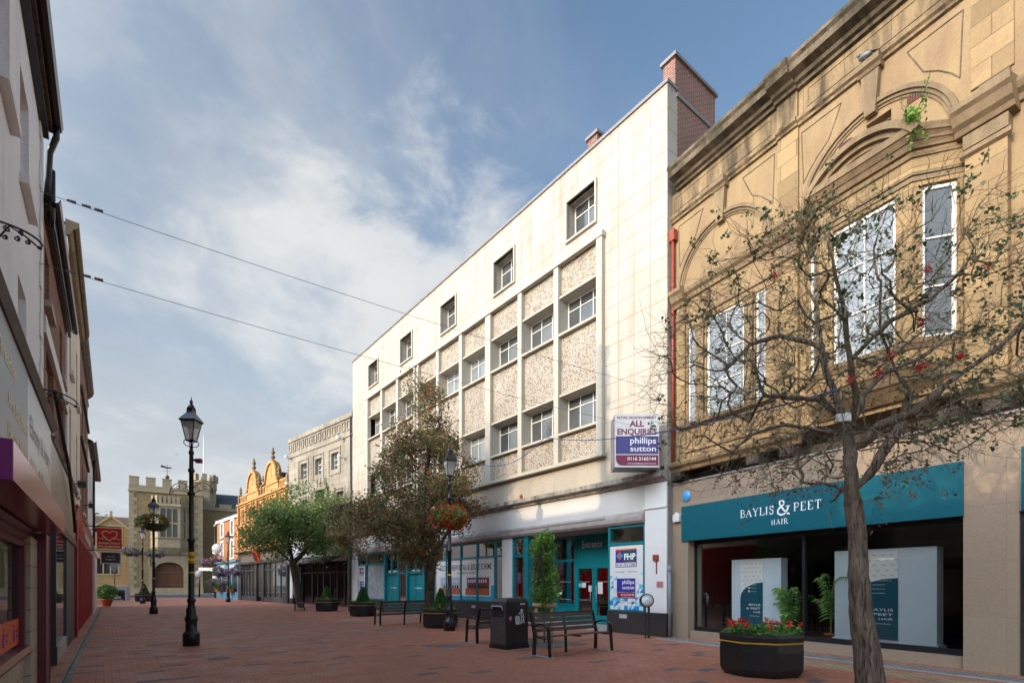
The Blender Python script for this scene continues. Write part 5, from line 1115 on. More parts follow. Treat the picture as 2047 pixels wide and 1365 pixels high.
tr = thing('distant_tree', 'dark treetop showing over the low stone range roof', 'tree', (c0[0], c0[1], 0)); leaves('crown', C_, rg, .4, .3, m_leafgrn, tr); MB().tube([(c0[0], -c0[1], 0), (c0[0], -c0[1], 11)], [.3, .1], 6).build('trunk', m_bark2, tr)
# ---------------------------------------------------------------- left hand row (runs away from the camera)
def rowhouse(name, label, u0, u1, ze, zr, mw, wins, z0=3.6, gut=.22, mroof=m_tile, deep=8.0, cols=(.5,), proud_sill=True):
    t = thing(name, label, 'building', FL.P(u0, 0))
    b = MB(FL); b.wall(u0, u1, z0, ze, [w_+(.14,) for w_ in wins]).box(u0, u1, -deep, -.2, z0, ze).quad((u0, 0, z0), (u0, 0, ze), (u0, -.2, ze), (u0, -.2, z0)).quad((u1, 0, z0), (u1, 0, ze), (u1, -.2, ze), (u1, -.2, z0))
    b.plate([(0, 0), (0, 0), (0, 0)], 0, 0) if False else None
    # gable triangles
    for u in (u0, u1-.2): b.add([(u, 0, ze), (u, -deep, ze), (u, -deep/2, zr), (u+.2, 0, ze), (u+.2, -deep, ze), (u+.2, -deep/2, zr)], [(0, 1, 2), (3, 4, 5), (0, 1, 4, 3), (1, 2, 5, 4), (2, 0, 3, 5)])
    b.build('wall', mw, t)
    b = MB(FL); g = gut
    b.add([(u0-.02, g, ze-.02), (u1+.02, g, ze-.02), (u1+.02, -deep/2, zr+.08), (u0-.02, -deep/2, zr+.08), (u1+.02, -deep-.1, ze), (u0-.02, -deep-.1, ze), (u0-.02, g, ze-.10), (u1+.02, g, ze-.10), (u0-.02, 0, ze-.1), (u1+.02, 0, ze-.1)], [(0, 1, 2, 3), (3, 2, 4, 5), (0, 1, 7, 6), (6, 7, 9, 8)])
    b.build('roof', mroof, t)
    for w_ in wins:
        a, c, d, e_ = w_
        o = sash(FL, t, a, c, d, e_, -.10, cols, (.5,), .06, .03, mp=m_pane)
        if proud_sill: MB(FL).box(a-.08, c+.08, 0, .10, d-.12, d).build('sill', m_white if mw is not m_brickL else m_trim, o)
    return t
def gutter(b, u0, u1, n, z, r=.065):
    b.mould([(n-r, z), (n-r*.7, z-r), (n, z-r*1.25), (n+r*.7, z-r), (n+r, z), (n+r*.8, z), (n+r*.55, z-r*.7), (n, z-r*1.0), (n-r*.55, z-r*.7), (n-r*.8, z)], u0, u1)
LWN = [(-7.6, -6.7, 4.75, 6.0), (-4.1, -3.3, 4.55, 5.6), (-7.6, -6.7, 7.1, 8.6), (-3.9, -3.0, 7.0, 8.5), (-5.6, -4.8, 7.1, 8.6)]
L1 = rowhouse('white_rendered_house', 'white rendered house at the near left with deep black gutter', -8.6, -1.25, 9.55, 10.9, m_rendL, LWN, 4.4, .15, cols=(.33, .66))
b = MB(FL)
for k in range(24):
    z = 4.45+k*.42; w_ = .42 if k % 2 else .30; b.box(-1.25-w_, -1.235, -.1, .025, z, z+.395)
b.build('corner_quoins', m_white, L1)
chimney(FL, L1, -4.3, -1.7, -2.9, -1.9, 9.5, 12.0, m_brickL)
b = MB(FL); gutter(b, -8.6, -1.2, .20, 9.62, .09); b.box(-8.6, -1.25, .0, .10, 9.30, 9.55); b.build('gutter', m_black, L1)
b = MB(FL); b.tube([(-1.32, .2, 9.52), (-1.32, .2, 9.35), (-1.15, .10, 9.15), (-1.12, .08, 8.7), (-1.12, .06, 8.3)], .05, 7); b.build('gutter_outlet', m_black, L1)
L2 = rowhouse('red_brick_house', 'narrow red brown brick house behind the white rendered one with long black gutter', -1.25, 4.5, 8.25, 10.6, m_brickL, [(-.7, .1, 6.7, 7.7), (2.6, 3.4, 6.4, 7.6), (-.5, 1.1, 4.4, 5.9), (2.3, 3.8, 4.4, 5.9)], 3.6, .12)
b = MB(FL); gutter(b, -1.2, 4.9, .18, 8.34, .075); b.tube([(-1.05, .12, 8.9), (-1.05, .12, 8.2), (-1.0, .1, 7.9)], .055, 7); b.box(-1.2, 4.8, .0, .10, 8.10, 8.22); b.build('gutter', m_black, L2)
b = MB(FL); b.box(-1.2, 4.4, 0, .06, 5.95, 6.25); b.build('white_band', m_white, L2)
chimney(FL, L2, 3.9, 4.5, -5, -3.2, 9.5, 12.0, m_brickL)
L3 = rowhouse('cream_painted_house', 'tall cream painted house with brown eaves cornice in the left row', 4.5, 12.0, 10.9, 12.6, m_cream, [(6.0, 6.7, 7.6, 9.4), (9.4, 10.2, 7.6, 9.4), (6.0, 6.7, 4.6, 6.6), (9.4, 10.2, 4.6, 6.6)], 3.6, .2)
b = MB(FL); b.mould([(0, 10.6), (.10, 10.65), (.16, 10.80), (.26, 10.86), (.28, 11.0), (0, 11.02)], 4.4, 12.1); b.build('eaves_cornice', m_sandm, L3)
b = MB(FL); b.box(4.45, 4.95, 0, .04, 3.6, 10.6); b.build('pale_pilaster', m_rendL, L3)
L4 = rowhouse('brown_brick_house', 'dark brown brick house with stone quoins further along the left row', 12.0, 19.6, 10.9, 12.6, m_brickr, [(13.6, 14.4, 7.2, 8.8), (16.6, 17.4, 7.2, 8.8), (13.6, 14.4, 4.4, 6.3), (16.6, 17.4, 4.4, 6.3)], 3.6, .2)
b = MB(FL); b.mould([(0, 10.6), (.08, 10.65), (.2, 10.8), (.24, 10.95), (0, 11.0)], 12.0, 19.7); b.box(12.0, 19.6, 0, .08, 7.0, 7.12).box(12, 19.6, 0, .08, 8.9, 9.02); b.build('eaves_cornice', m_tile, L4)
L5 = rowhouse('far_white_house', 'farthest house of the left row with tall brick chimney', 19.6, 32, 8.6, 10.6, m_rendL, [(22, 22.8, 6.0, 7.6), (26, 26.8, 6.0, 7.6), (30, 30.8, 6.0, 7.6)], 3.6, .2)
chimney(FL, L5, 21.0, 22.2, -1.4, -.1, 8.4, 10.9, m_brickr)
b = MB(FL); gutter(b, 19.6, 32, .25, 8.6, .09); b.tube([(24.5, .12, 8.5), (24.5, .12, 3.2)], .06, 6); b.build('gutter', m_black, L5)
L0 = rowhouse('low_brick_house', 'lower brick house beside the camera at the start of left row', -18, -8.6, 7.2, 9.4, m_brickL, [(-11, -10, 4.6, 6.0), (-14, -13, 4.6, 6.0)], 0, .15)
rowhouse('glow_blocking_house', 'added unseen brick house behind the left row, blocking sky glow from shop glass', 34, 74, 8.0, 9.5, m_brickL, [(40, 41, 4, 6), (50, 51, 4, 6)], 0, .15).location = FL.P(34, -7)  # added out of view so shop glass reflects a wall, not bright sky
# --- shopfronts under them
SO = .14
K1 = thing('maroon_shopfront', 'maroon framed shopfront with roller shutter housing and orange window strip', 'shopfront', FL.P(-5, 0))
b = MB(FL); b.box(-16, -3.75, -.3, .02, 0, .62).box(-3.75, -2.95, -.02, SO-.05, 0, 2.2); b.build('tiled_stallriser', stone('buff glazed tiles', (.42, .36, .27), .30, .30, 0, .008, (.14, .12, .1), .3, (.2, .16, .1), .04, .3, .4, 1.5, .2), K1)
b = MB(FL); b.mould([(-.2, .60), (.08, .60), (.12, .66), (.08, .72), (-.2, .72)], -16, -3.75); b.box(-2.95, -2.45, -.3, SO+.05, 0, 2.3).box(-3.90, -3.75, -.08, .04, .7, 2.1)
b.mould([(-.3, 2.05), (.02, 2.05), (.06, 2.1), (.02, 2.15), (.08, 2.2), (.04, 2.25), (.1, 2.3), (-.3, 2.3)], -16, -2.45); b.build('maroon_frame', m_maroon, K1)
b = MB(FL); b.box(-2.45, -2.42, -.3, SO+.06, 0, 2.3); b.build('pink_edge', m_plum, K1)
b = MB(FL); b.quad((-16, -.02, .7), (-3.9, -.02, .7), (-3.9, -.02, 2.1), (-16, -.02, 2.1)); b.build('glass', m_glass, K1)
b = MB(FL); b.box(-16, -3.92, -.017, -.012, .76, 1.10); os_ = b.build('orange_strip', m_orange, K1)
b = MB(FL)
for x in (-7.2, -6.2, -5.2, -4.4): b.box(x, x+.12, -.012, -.009, .82, .98).box(x+.03, x+.09, -.012, -.009, 1.0, 1.04).box(x+.24, x+.36, -.012, -.009, .93, .955).box(x+.24, x+.36, -.012, -.009, .86, .885)
b.build('orange_strip_print', m_purple, os_)
b = MB(FL); b.box(-16, -2.5, -4, -3.9, 0, 2.4).box(-16, -2.5, -3.9, -.3, -.02, .02).box(-16, -2.5, -3.9, -.3, 2.3, 2.4); b.build('shop_interior', m_dark, K1)
b = MB(FL); b.box(-8.1, -2.95, .0, .40, 2.32, 2.62); cn = b.build('canopy_box', m_pinkmetal); tag(cn, 'shiny pink metallic sign box projecting over the near left shop', 'sign box')
b = MB(FL); b.box(-8.14, -8.10, .0, .40, 2.32, 2.62); b.build('magenta_end', m_magenta, cn)
# fascia boards
m_fas1 = hexm('grey brown sign film', '#6f6a66', rough=.35, var=.15); m_fas2 = hexm('pale silver sign film', '#b9b6b2', rough=.3, var=.12)
m_fas3 = stone('crumpled olive film', (.17, .165, .14), 9, 9, 0, .001, None, .5, (.35, .35, .33), .02, .8, .3, 1.2, .8)
fa = thing('salon_fascia_board', 'grey and silver fascia board of the near left shop with faded italic lettering', 'sign', FL.P(-5, 0, 3))
MB(FL).box(-16, -4.35, 0, .12, 2.62, 4.25).build('dark_board', m_fas1, fa); bo = MB(FL).box(-4.35, -1.2, 0, .12, 2.62, 4.22).build('silver_board', m_fas2, fa)
b = MB(FL); b.text('Threading', -6.0, 3.80, .12, .17, 1.2, 'C', bold=.02).text('Afro Caribbean', -5.2, 3.42, .12, .15, 1.5, 'C', bold=.03).text('Hair and beauty', -5.2, 3.10, .12, .15, 1.5, 'C', bold=.03); b.build('lettering', m_txtcream, fa)
b = MB(FL); b.text('Ebony & Ivory', -2.8, 3.5, .12, .30, 2.7, 'C').text('Hair & Beauty', -2.8, 2.95, .12, .30, 2.5, 'C'); b.build('lettering', m_grey, fa)
b = MB(FL); b.mould([(0, 4.25), (.14, 4.25), (.20, 4.33), (.16, 4.42), (0, 4.46)], -16, -1.0); b.mould([(0, 4.1), (.14, 4.12), (.18, 4.2), (0, 4.24)], -1.0, 6.6); b.build('fascia_cornice', m_grey, L1)
f2 = MB(FL).box(-1.2, 6.4, 0, .12, 2.75, 4.12).build('olive_fascia_board', m_fas3); tag(f2, 'crumpled olive film fascia board over the second shop on the left', 'sign')
b = MB(FL); b.tube([(-1.0, .16, 5.0), (-.4, .18, 4.7), (.6, .2, 4.35), (1.6, .22, 4.1), (3.2, .2, 3.6), (4.0, .2, 3.2), (4.3, .2, 2.9)], .035, 6); tag(b.build('black_cable', m_black), 'thick black cable drooping over the olive fascia board', 'cable')
K2 = thing('glazed_shopfront', 'dark doorway and plate glass shopfront between the maroon and the red shops', 'shopfront', FL.P(2, 0))
b = MB(FL); b.box(-.2, 2.8, -.3, SO-.02, 0, .34); b.build('stallriser', m_kerb, K2)
b = MB(FL); b.box(-.25, -.1, -.9, SO, 0, .36).box(2.8, 6.4, -.2, SO-.04, 0, 2.8).box(-.2, 6.4, -.3, SO, 2.62, 2.80).box(-2.4, -2.3, -1.2, -.2, 0, 2.6).box(-.18, -.10, -.1, SO-.02, .34, 2.62).box(2.7, 2.8, -.1, SO-.02, .34, 2.62); b.build('dark_frame', m_darkfr, K2)
b = MB(FL); b.quad((-.1, SO-.05, .34), (2.7, SO-.05, .34), (2.7, SO-.05, 2.62), (-.1, SO-.05, 2.62)); b.build('glass', m_glass, K2)
b = MB(FL); b.box(-2.4, 6.4, -3.6, -3.5, 0, 2.8).box(-2.4, 6.4, -3.5, -.3, -.02, .02).box(-2.4, 2.8, -1.3, -1.2, 0, 2.7); b.build('shop_interior', m_dark, K2)
K3 = thing('red_shopfront', 'bright red panelled charity shopfront in the left row', 'shopfront', FL.P(12, 0))
b = MB(FL); b.box(6.4, 21.8, -.3, .02, .28, 3.05).mould([(0, 2.95), (.06, 2.95), (.16, 3.75), (.20, 3.85), (0, 3.9)], 6.4, 21.8)
x = 6.4
while x < 21.7: b.box(x, x+.16, 0, .15, .1, 3.0); b.box(x+.45, x+.50, 0, .09, .3, 3.0); x += .85
b.box(6.4, 6.75, -.1, .16, 0, 3.4)
b.build('red_panelling', m_red, K3)
b = MB(FL); b.box(6.4, 21.8, -.3, .06, 0, .28); b.build('stallriser', m_kerb, K3)
b = MB(FL); b.text('British Heart Foundation', 14, 3.22, .18, .28, 5.5, bold=.02); b.build('lettering', m_txtw, K3)
K4 = MB(FL).box(21.8, 32, -.3, .12, 0, 3.6).box(21.8, 22.5, .12, .22, 0, 3.6).box(21.8, 32, .12, .2, 3.3, 3.6).build('white_shopfront', m_white); tag(K4, 'white painted shopfront after the red one, under the black square sign', 'shopfront')
# hanging signs: square on to the street
def hang(name, label, u, n0, n1, z0, z1, m, th=.06):
    f = Fr(FL.P(u, n0)[:2], FL.N, (-FL.U[0], -FL.U[1])); f.r = 1
    o = MB(f).box(0, n1-n0, -th, 0, z0, z1).build(name, m); tag(o, label, 'sign'); return f, o
f, o = hang('heart_charity_sign', 'red square hanging sign with cream heart outline above two lines of lettering', 12.0, .50, 1.26, 2.93, 3.70, hexm('bright red sign', '#c4161f'))
b = MB(f); W_ = .76
hp = []
for t in np.linspace(0, 1, 30):
    a = math.pi*2*t; x = 16*math.sin(a)**3; y = 13*math.cos(a)-5*math.cos(2*a)-2*math.cos(3*a)-math.cos(4*a); hp.append((.38+x*.0145, .012, 3.42+y*.0135))
left = [p for p in hp if True]
b.tube(hp[16:30]+hp[0:1]+hp[1:15], .016, 5)
b.tube([(.04, .012, 3.28), (.11, .012, 3.28), (.14, .012, 3.35), (.18, .012, 3.22), (.22, .012, 3.32), (.27, .012, 3.24), (.36, .012, 3.26)], .013, 5); b.tube([(.40, .012, 3.26), (.47, .012, 3.31), (.52, .012, 3.24), (.57, .012, 3.33), (.62, .012, 3.28), (.72, .012, 3.28)], .013, 5)
b.text('British Heart', .38, 3.09, 0, .075, .66, bold=.03).text('Foundation', .38, 2.97, 0, .075, .66, bold=.03); b.build('lettering', m_txtcream, o)
b = MB(f); b.tube([(-.5, -.03, 3.75), (.76, -.03, 3.75)], .02, 5); b.tube([(-.5, -.03, 3.75), (-.5, -.03, 3.4)], .02, 5); b.build('bracket', m_black, o)
f, o = hang('square_black_sign', 'small white framed black hanging sign with two short words below the heart sign', 14.2, .56, 1.26, 2.40, 2.90, m_white)
b = MB(f); b.box(.04, .66, 0, .008, 2.44, 2.86); b.build('black_panel', m_black, o)
b = MB(f); b.text('THE', .35, 2.68, .008, .055, .26).text('NEST', .35, 2.55, .008, .055, .34); b.build('lettering', m_txtw, o); b = MB(f); b.tube([(-.5, -.03, 2.95), (.7, -.03, 2.95)], .018, 5); b.build('bracket', m_black, o)
# wrought iron brackets
def ironbracket(name, label, u, z, L_):
    f = Fr(FL.P(u, 0)[:2], FL.N, (-FL.U[0], -FL.U[1])); f.r = 1; t = thing(name, label, 'bracket', FL.P(u, 0, z), 'wrought iron brackets on the left row')
    b = MB(f); arc = [(L_*math.sin(R(a)), 0, z+.38*L_*math.cos(R(a))) for a in range(0, 96, 8)]
    b.tube(arc, .012, 5); b.tube([(0, 0, z-.1), (0, 0, z+.38*L_+.04)], .014, 5)
    b.tube([(0, 0, z-.05), (L_*.25, 0, z+.12), (L_*.6, 0, z+.06), (L_*.98, 0, z-.04)], .01, 5); b.build('arm', m_black, t)
    b = MB(f)
    for cx__, cz__, r_, a0, dd in ((.2, .22, .09, 90, 1), (.42, .02, .08, 90, -1), (.66, .0, .07, 90, -1), (.93, -.06, .06, 60, -1), (.15, -.04, .07, 90, -1), (.5, .22, .07, -90, 1)):
        b.tube(scroll(cx__*L_, z+cz__*L_, r_*L_, a0, 1.4, dd), .008, 4)
    b.build('scrolls', m_black, t)
ironbracket('iron_bracket', 'scrolled black iron bracket nearest the camera on the white rendered wall', -5.6, 5.32, .36)
ironbracket('iron_bracket', 'scrolled black iron bracket on the corner above the silver fascia board', -1.15, 4.78, .48)
for i, (u, z, lb) in enumerate(((6.8, 4.5, 'black floodlight on the left row above the olive fascia end'), (15.5, 4.9, 'black floodlight cluster on the left row, beyond red shop fascia'), (22.0, 4.4, 'black floodlight farthest along the left row, above heart sign'))):
    b = MB(FL); b.tube([(u, 0, z), (u, .2, z+.05)], .02, 5).box(u-.15, u+.15, .15, .36, z-.08, z+.10); tag(b.build('floodlight', m_black), lb, 'floodlight', 'floodlights on the left row')
# span wires with turnbuckles
def span(name, label, a, c, sag, r=.0048):
    a, c = Vector(a), Vector(c); pts = []
    for t in np.linspace(0, 1, 25): p = a.lerp(c, t); pts.append((p.x, -p.y, p.z-sag*4*t*(1-t)))
    b = MB(); b.tube(pts, r, 5); o = b.build(name, m_grey); tag(o, label, 'wire', 'span wires across the street')
    b = MB(); d = (c-a).normalized()
    for q in (.35, .55, .72): p = a+d*q; b.tube([(p.x, -p.y, p.z), (p.x+d.x*.12, -(p.y+d.y*.12), p.z+d.z*.12)], [.02, .025], 5)
    b.build('turnbuckle', m_grey, o)
span('span_wire', 'upper thin steel wire spanning the street from the white house', FL.P(-1.7, .02, 8.1), FW.P(.3, .02, 7.3), .12)
span('span_wire', 'lower thin steel wire spanning the street from the white house', FL.P(-1.7, .02, 6.9), FW.P(.3, .02, 6.07), .12)
# ---------------------------------------------------------------- street furniture
def lamp_post(label, bands=(), arms=None, basket_band=False):
    t = thing('street_lamp', label, 'street lamp', (0, 0, 0), 'black heritage street lamps')
    b = MB(); q = math.pi/8
    b.lathe(0, 0, [(.19, 0), (.19, .30), (.17, .34), (.135, .36), (.13, .62), (.15, .66), (.15, .70), (.115, .76), (.085, 1.0), (.075, 1.08), (.10, 1.12), (.10, 1.16), (.07, 1.20), (.062, 2.6), (.085, 2.63), (.085, 2.68), (.058, 2.72), (.052, 4.35), (.075, 4.38), (.075, 4.43), (.05, 4.47), (.045, 4.80), (.062, 4.83), (.062, 4.88), (.04, 4.92), (.04, 5.02)], 12, q)
    b.box(-.035, .035, .10, .16, .45, .95); b.build('column', m_black, t)
    for z0, z1 in bands: MB().lathe(0, 0, [(.066, z0), (.0665, z1)], 12, q).build('yellow_band', m_yellow, t)
    b = MB()
    for s in range(4):
        a = R(45+90*s); c_, s_ = math.cos(a), math.sin(a)
        b.tube([(c_*.04, s_*.04, 5.0), (c_*.12, s_*.12, 5.02), (c_*.17, s_*.17, 5.08), (c_*.15, s_*.15, 5.16), (c_*.10, s_*.10, 5.14)], .011, 5)
    b.tube([(0, 0, 5.0), (0, 0, 5.2)], .02, 6)
    b.build('lantern_holder', m_black, t)
    lb = MB(); w0, w1, z0, z1 = .085, .165, 5.16, 5.64
    for sx in (-1, 1):
        for sy in (-1, 1): lb.tube([(sx*w0, sy*w0, z0), (sx*w1, sy*w1, z1)], .012, 4)
    lb.box(-w0-.012, w0+.012, -w0-.012, w0+.012, z0-.02, z0+.005)
    for s in (-1, 1): lb.box(-w1-.02, w1+.02, s*w1-.015, s*w1+.015, z1-.02, z1+.02).box(s*w1-.015, s*w1+.015, -w1, w1, z1-.02, z1+.02)
    for (h0, r0), (h1, r1) in zip([(5.64, .20), (5.66, .20), (5.75, .145), (5.84, .085), (5.88, .075)], [(5.66, .20), (5.75, .145), (5.84, .085), (5.88, .075), (5.95, .075)]):
        lb.add([(-r0, -r0, h0), (r0, -r0, h0), (r0, r0, h0), (-r0, r0, h0), (-r1, -r1, h1), (r1, -r1, h1), (r1, r1, h1), (-r1, r1, h1)], [(0, 1, 5, 4), (1, 2, 6, 5), (2, 3, 7, 6), (3, 0, 4, 7), (0, 1, 2, 3)])
    lb.box(-.075, .075, -.075, .075, 5.945, 5.955)
    lb.lathe(0, 0, [(.095, 5.95), (.095, 5.98), (.07, 6.02), (.05, 6.06), (.025, 6.09), (.04, 6.12), (.04, 6.15), (.015, 6.18), (.005, 6.26)], 10)
    ln = lb.build('lantern', m_black, t)
    g = MB(); k = .004
    for a, c in (((-1, -1), (1, -1)), ((1, -1), (1, 1)), ((1, 1), (-1, 1)), ((-1, 1), (-1, -1))):
        g.quad((a[0]*w0, a[1]*w0, z0), (c[0]*w0, c[1]*w0, z0), (c[0]*w1, c[1]*w1, z1), (a[0]*w1, a[1]*w1, z1))
    g.build('lantern_glass', m_lampglass, ln)
    g = MB(); g.add([(-.13, -.13, 5.50), (.13, -.13, 5.50), (.13, .13, 5.50), (-.13, .13, 5.50), (-.14, -.14, 5.63), (.14, -.14, 5.63), (.14, .14, 5.63), (-.14, .14, 5.63)], [(0, 1, 5, 4), (1, 2, 6, 5), (2, 3, 7, 6), (3, 0, 4, 7), (0, 1, 2, 3)]); g.lathe(0, 0, [(.03, 5.2), (.05, 5.3), (.05, 5.45), (.03, 5.5)], 8); g.build('lamp_unit', m_frost, ln)
    if arms:
        b = MB()
        for s in (-1, 1):
            z = arms
            b.tube([(s*.05, 0, z+.12), (s*.15, 0, z+.22), (s*.30, 0, z+.26), (s*.44, 0, z+.20), (s*.52, 0, z+.10), (s*.55, 0, z-.04)], .010, 5)
            b.tube([(s*.05, 0, z-.02), (s*.25, 0, z+.06), (s*.5, 0, z+.04)], .008, 5)
            b.tube(scroll(s*.16, z+.10, .07, 90, 1.3, s), .007, 4); b.tube(scroll(s*.34, z+.15, .06, 90, 1.3, s), .007, 4); b.tube(scroll(s*.49, z+.02, .05, 90, 1.3, -s), .007, 4)
        b.lathe(0, 0, [(.085, arms-.06), (.085, arms+.02)], 10); b.build('scroll_arms', m_black, t)
    return t
la = place(lamp_post('tallest looking black lamp post in the left foreground with two yellow bands', ((2.07, 2.20), (2.22, 2.36), (1.62, 1.86)), 3.85), -8.08, 13.26)
b = MB(); b.tube([(.05, 0, 4.68), (.16, 0, 4.66)], .03, 5).box(.12, .26, -.05, .05, 4.60, 4.70); b.build('sensor', m_plum, la)
base_b = lamp_post('black lamp post with red flower basket in front of the gatehouse oriel', ((1.70, 1.88),), None); place(base_b, -18.82, 27.64)
def dup(o, x, y, rot, label, sc=None): c = copy_tree(o); place(c, x, y, 0, rot, sc, label); return c
dup(base_b, -29.35, 41.81, 20, 'small distant black lamp post with two mauve flower baskets, left of gatehouse oriel')
dup(base_b, -24.6, 45.6, 10, 'distant black lamp post in front of the pale blue shop')
dup(base_b, -2.08, 17.53, 30, 'black lamp post rising beside the planter before the poster window')
basket(-18.75, 27.6, 3.78+.95, .80, .55, m_flred, 'round red and green flower basket on the lamp before gatehouse', 3, 'round red flower baskets', nl=1500, nf=450, fl=.07)
basket(-2.03, 17.5, 3.72,   .60, .46, m_flred, 'bright red geranium basket on the lamp before the white building', 4, 'round red flower baskets', nl=3000, nf=2100, fl=.052)
basket(-30.1, 41.6, 4.05, .75, .42, m_flpur, 'mauve petunia basket on the left arm of small distant lamp', 5, 'mauve baskets on the small distant lamp', nl=500, nf=500, fl=.09)
basket(-28.55, 42.1, 4.0, .75, .42, m_flpur, 'mauve petunia basket on the right arm of small distant lamp', 6, 'mauve baskets on the small distant lamp', nl=500, nf=500, fl=.09)
basket(-25.2, 45.3, 2.55, .6, .5, m_flpur, 'mauve basket left side of the lamp before blue shop', 7, 'mauve baskets on the blue shop lamp', nl=500, nf=600, fl=.1)
basket(-24.0, 45.8, 2.65, .6, .5, m_flpur, 'mauve basket right side of the lamp before blue shop', 8, 'mauve baskets on the blue shop lamp', nl=500, nf=600, fl=.1)
# benches
def bench(label):
    t = thing('bench', label, 'bench', (0, 0, 0), 'slatted benches'); L_ = .93
    b = MB()
    for k in range(4): n0 = .20-k*.115; b.box(-L_, L_, n0-.095, n0, .425-.012*k, .455-.012*k)
    b.build('seat', m_slat, t)
    b = MB()
    for k in range(4):
        z = .50+k*.105; n = -.235-k*.032; b.box(-L_, L_, n-.03, n, z, z+.082)
    b.build('backrest', m_slat, t)
    b = MB(); b.tube([(-L_, -.36, .905), (L_, -.36, .905)], .022, 6); b.build('top_rail', m_black, t)
    for s in (-1, 1):
        x = s*.96
        b = MB(); b.add([(x-.028, .25, 0), (x+.028, .25, 0), (x+.028, .29, 0), (x-.028, .29, 0), (x-.028, .19, .60), (x+.028, .19, .60), (x+.028, .245, .60), (x-.028, .245, .60)], [(0, 1, 2, 3), (4, 5, 6, 7), (0, 1, 5, 4), (1, 2, 6, 5), (2, 3, 7, 6), (3, 0, 4, 7)]); b.build('leg', m_black, t)
        b = MB(); b.add([(x-.028, -.22, 0), (x+.028, -.22, 0), (x+.028, -.28, 0), (x-.028, -.28, 0), (x-.028, -.20, .46), (x+.028, -.20, .46), (x+.028, -.26, .46), (x-.028, -.26, .46), (x-.028, -.34, .93), (x+.028, -.34, .93), (x+.028, -.39, .93), (x-.028, -.39, .93)], [(0, 1, 2, 3), (8, 9, 10, 11), (0, 1, 5, 4), (1, 2, 6, 5), (2, 3, 7, 6), (3, 0, 4, 7), (4, 5, 9, 8), (5, 6, 10, 9), (6, 7, 11, 10), (7, 4, 8, 11)]); b.build('leg', m_black, t)
        b = MB(); b.tube([(x, .215, .585), (x, .19, .645), (x, .12, .685), (x, .0, .70), (x, -.12, .68), (x, -.24, .64)], .026, 6); b.tube([(x, .22, .40), (x, .0, .385), (x, -.22, .42)], .02, 6); b.build('armrest', m_black, t)
    b = MB(); b.box(-.03, .03, -.24, .2, .385, .415).add([(-.03, -.24, 0), (.03, -.24, 0), (.03, -.27, 0), (-.03, -.27, 0), (-.03, -.26, .5), (.03, -.26, .5), (.03, -.29, .5), (-.03, -.29, .5), (-.03, -.36, .9), (.03, -.36, .9), (.03, -.39, .9), (-.03, -.39, .9)], [(0, 1, 5, 4), (1, 2, 6, 5), (2, 3, 7, 6), (3, 0, 4, 7), (4, 5, 9, 8), (5, 6, 10, 9), (6, 7, 11, 10), (7, 4, 8, 11), (8, 9, 10, 11)]); b.build('middle_support', m_black, t)
    for s in (-1, 1): b = MB(); b.box(s*.96-.07, s*.96+.07, -.38, .42, .0, .012); b.build('ground_plate', m_kerb, t)
    return t
B1 = bench('slatted bench in front of the entrance, nearest the camera and fully visible'); place(B1, 1.39, 11.81, .004, 37.8)
def put_bench(x, y, rot, lab): c = copy_tree(B1); place(c, x, y, .004, rot, None, lab)
put_bench(-.29, 14.36, 217.8, 'slatted bench half hidden behind the dark litter bin')
put_bench(-4.25, 20.2, 217.8, 'slatted bench standing before the teal service doors, left of the planter with lamp')
put_bench(-12.56, 31.1, 112, 'distant bench seen end on at the foot of green tree')
# litter bin
Bn = thing('litter_bin', 'big charcoal litter bin with white tidy man symbol between two benches', 'litter bin', (0, 0, 0))
b = MB(); b.box(-.35, .35, -.30, .30, .05, 1.12).add([(-.35, -.3, 1.12), (.35, -.3, 1.12), (.35, .3, 1.12), (-.35, .3, 1.12), (-.30, -.27, 1.19), (.30, -.27, 1.19), (.30, .27, 1.19), (-.30, .27, 1.19), (-.15, -.24, 1.215), (.15, -.24, 1.215), (.15, .24, 1.215), (-.15, .24, 1.215)], [(0, 1, 5, 4), (1, 2, 6, 5), (2, 3, 7, 6), (3, 0, 4, 7), (4, 5, 9, 8), (5, 6, 10, 9), (6, 7, 11, 10), (7, 4, 8, 11), (8, 9, 10, 11)]); b.build('body', m_binbody, Bn)
b = MB(); b.box(-.37, .37, -.32, .32, 0, .07).box(-.362, .362, -.31, .31, .10, .115); b.build('base', m_black, Bn)
b = MB(); b.box(-.356, -.35, -.285, .285, .08, 1.10); sd_ = b.build('side_panel', m_binside, Bn)
b = MB(); b.box(-.362, -.356, -.22, .22, .76, 1.03); hp_ = b.build('hopper', m_binbody, Bn)
b = MB(); b.tube([(-.37, -.20, .93), (-.40, -.19, 1.0), (-.41, -.15, 1.02), (-.41, .15, 1.02), (-.40, .19, 1.0), (-.37, .20, .93)], .018, 6); b.build('handle', m_lgrey, hp_)
fbin = Fr((0, 0), (1, 0), (0, -1)); fbin.r = 1
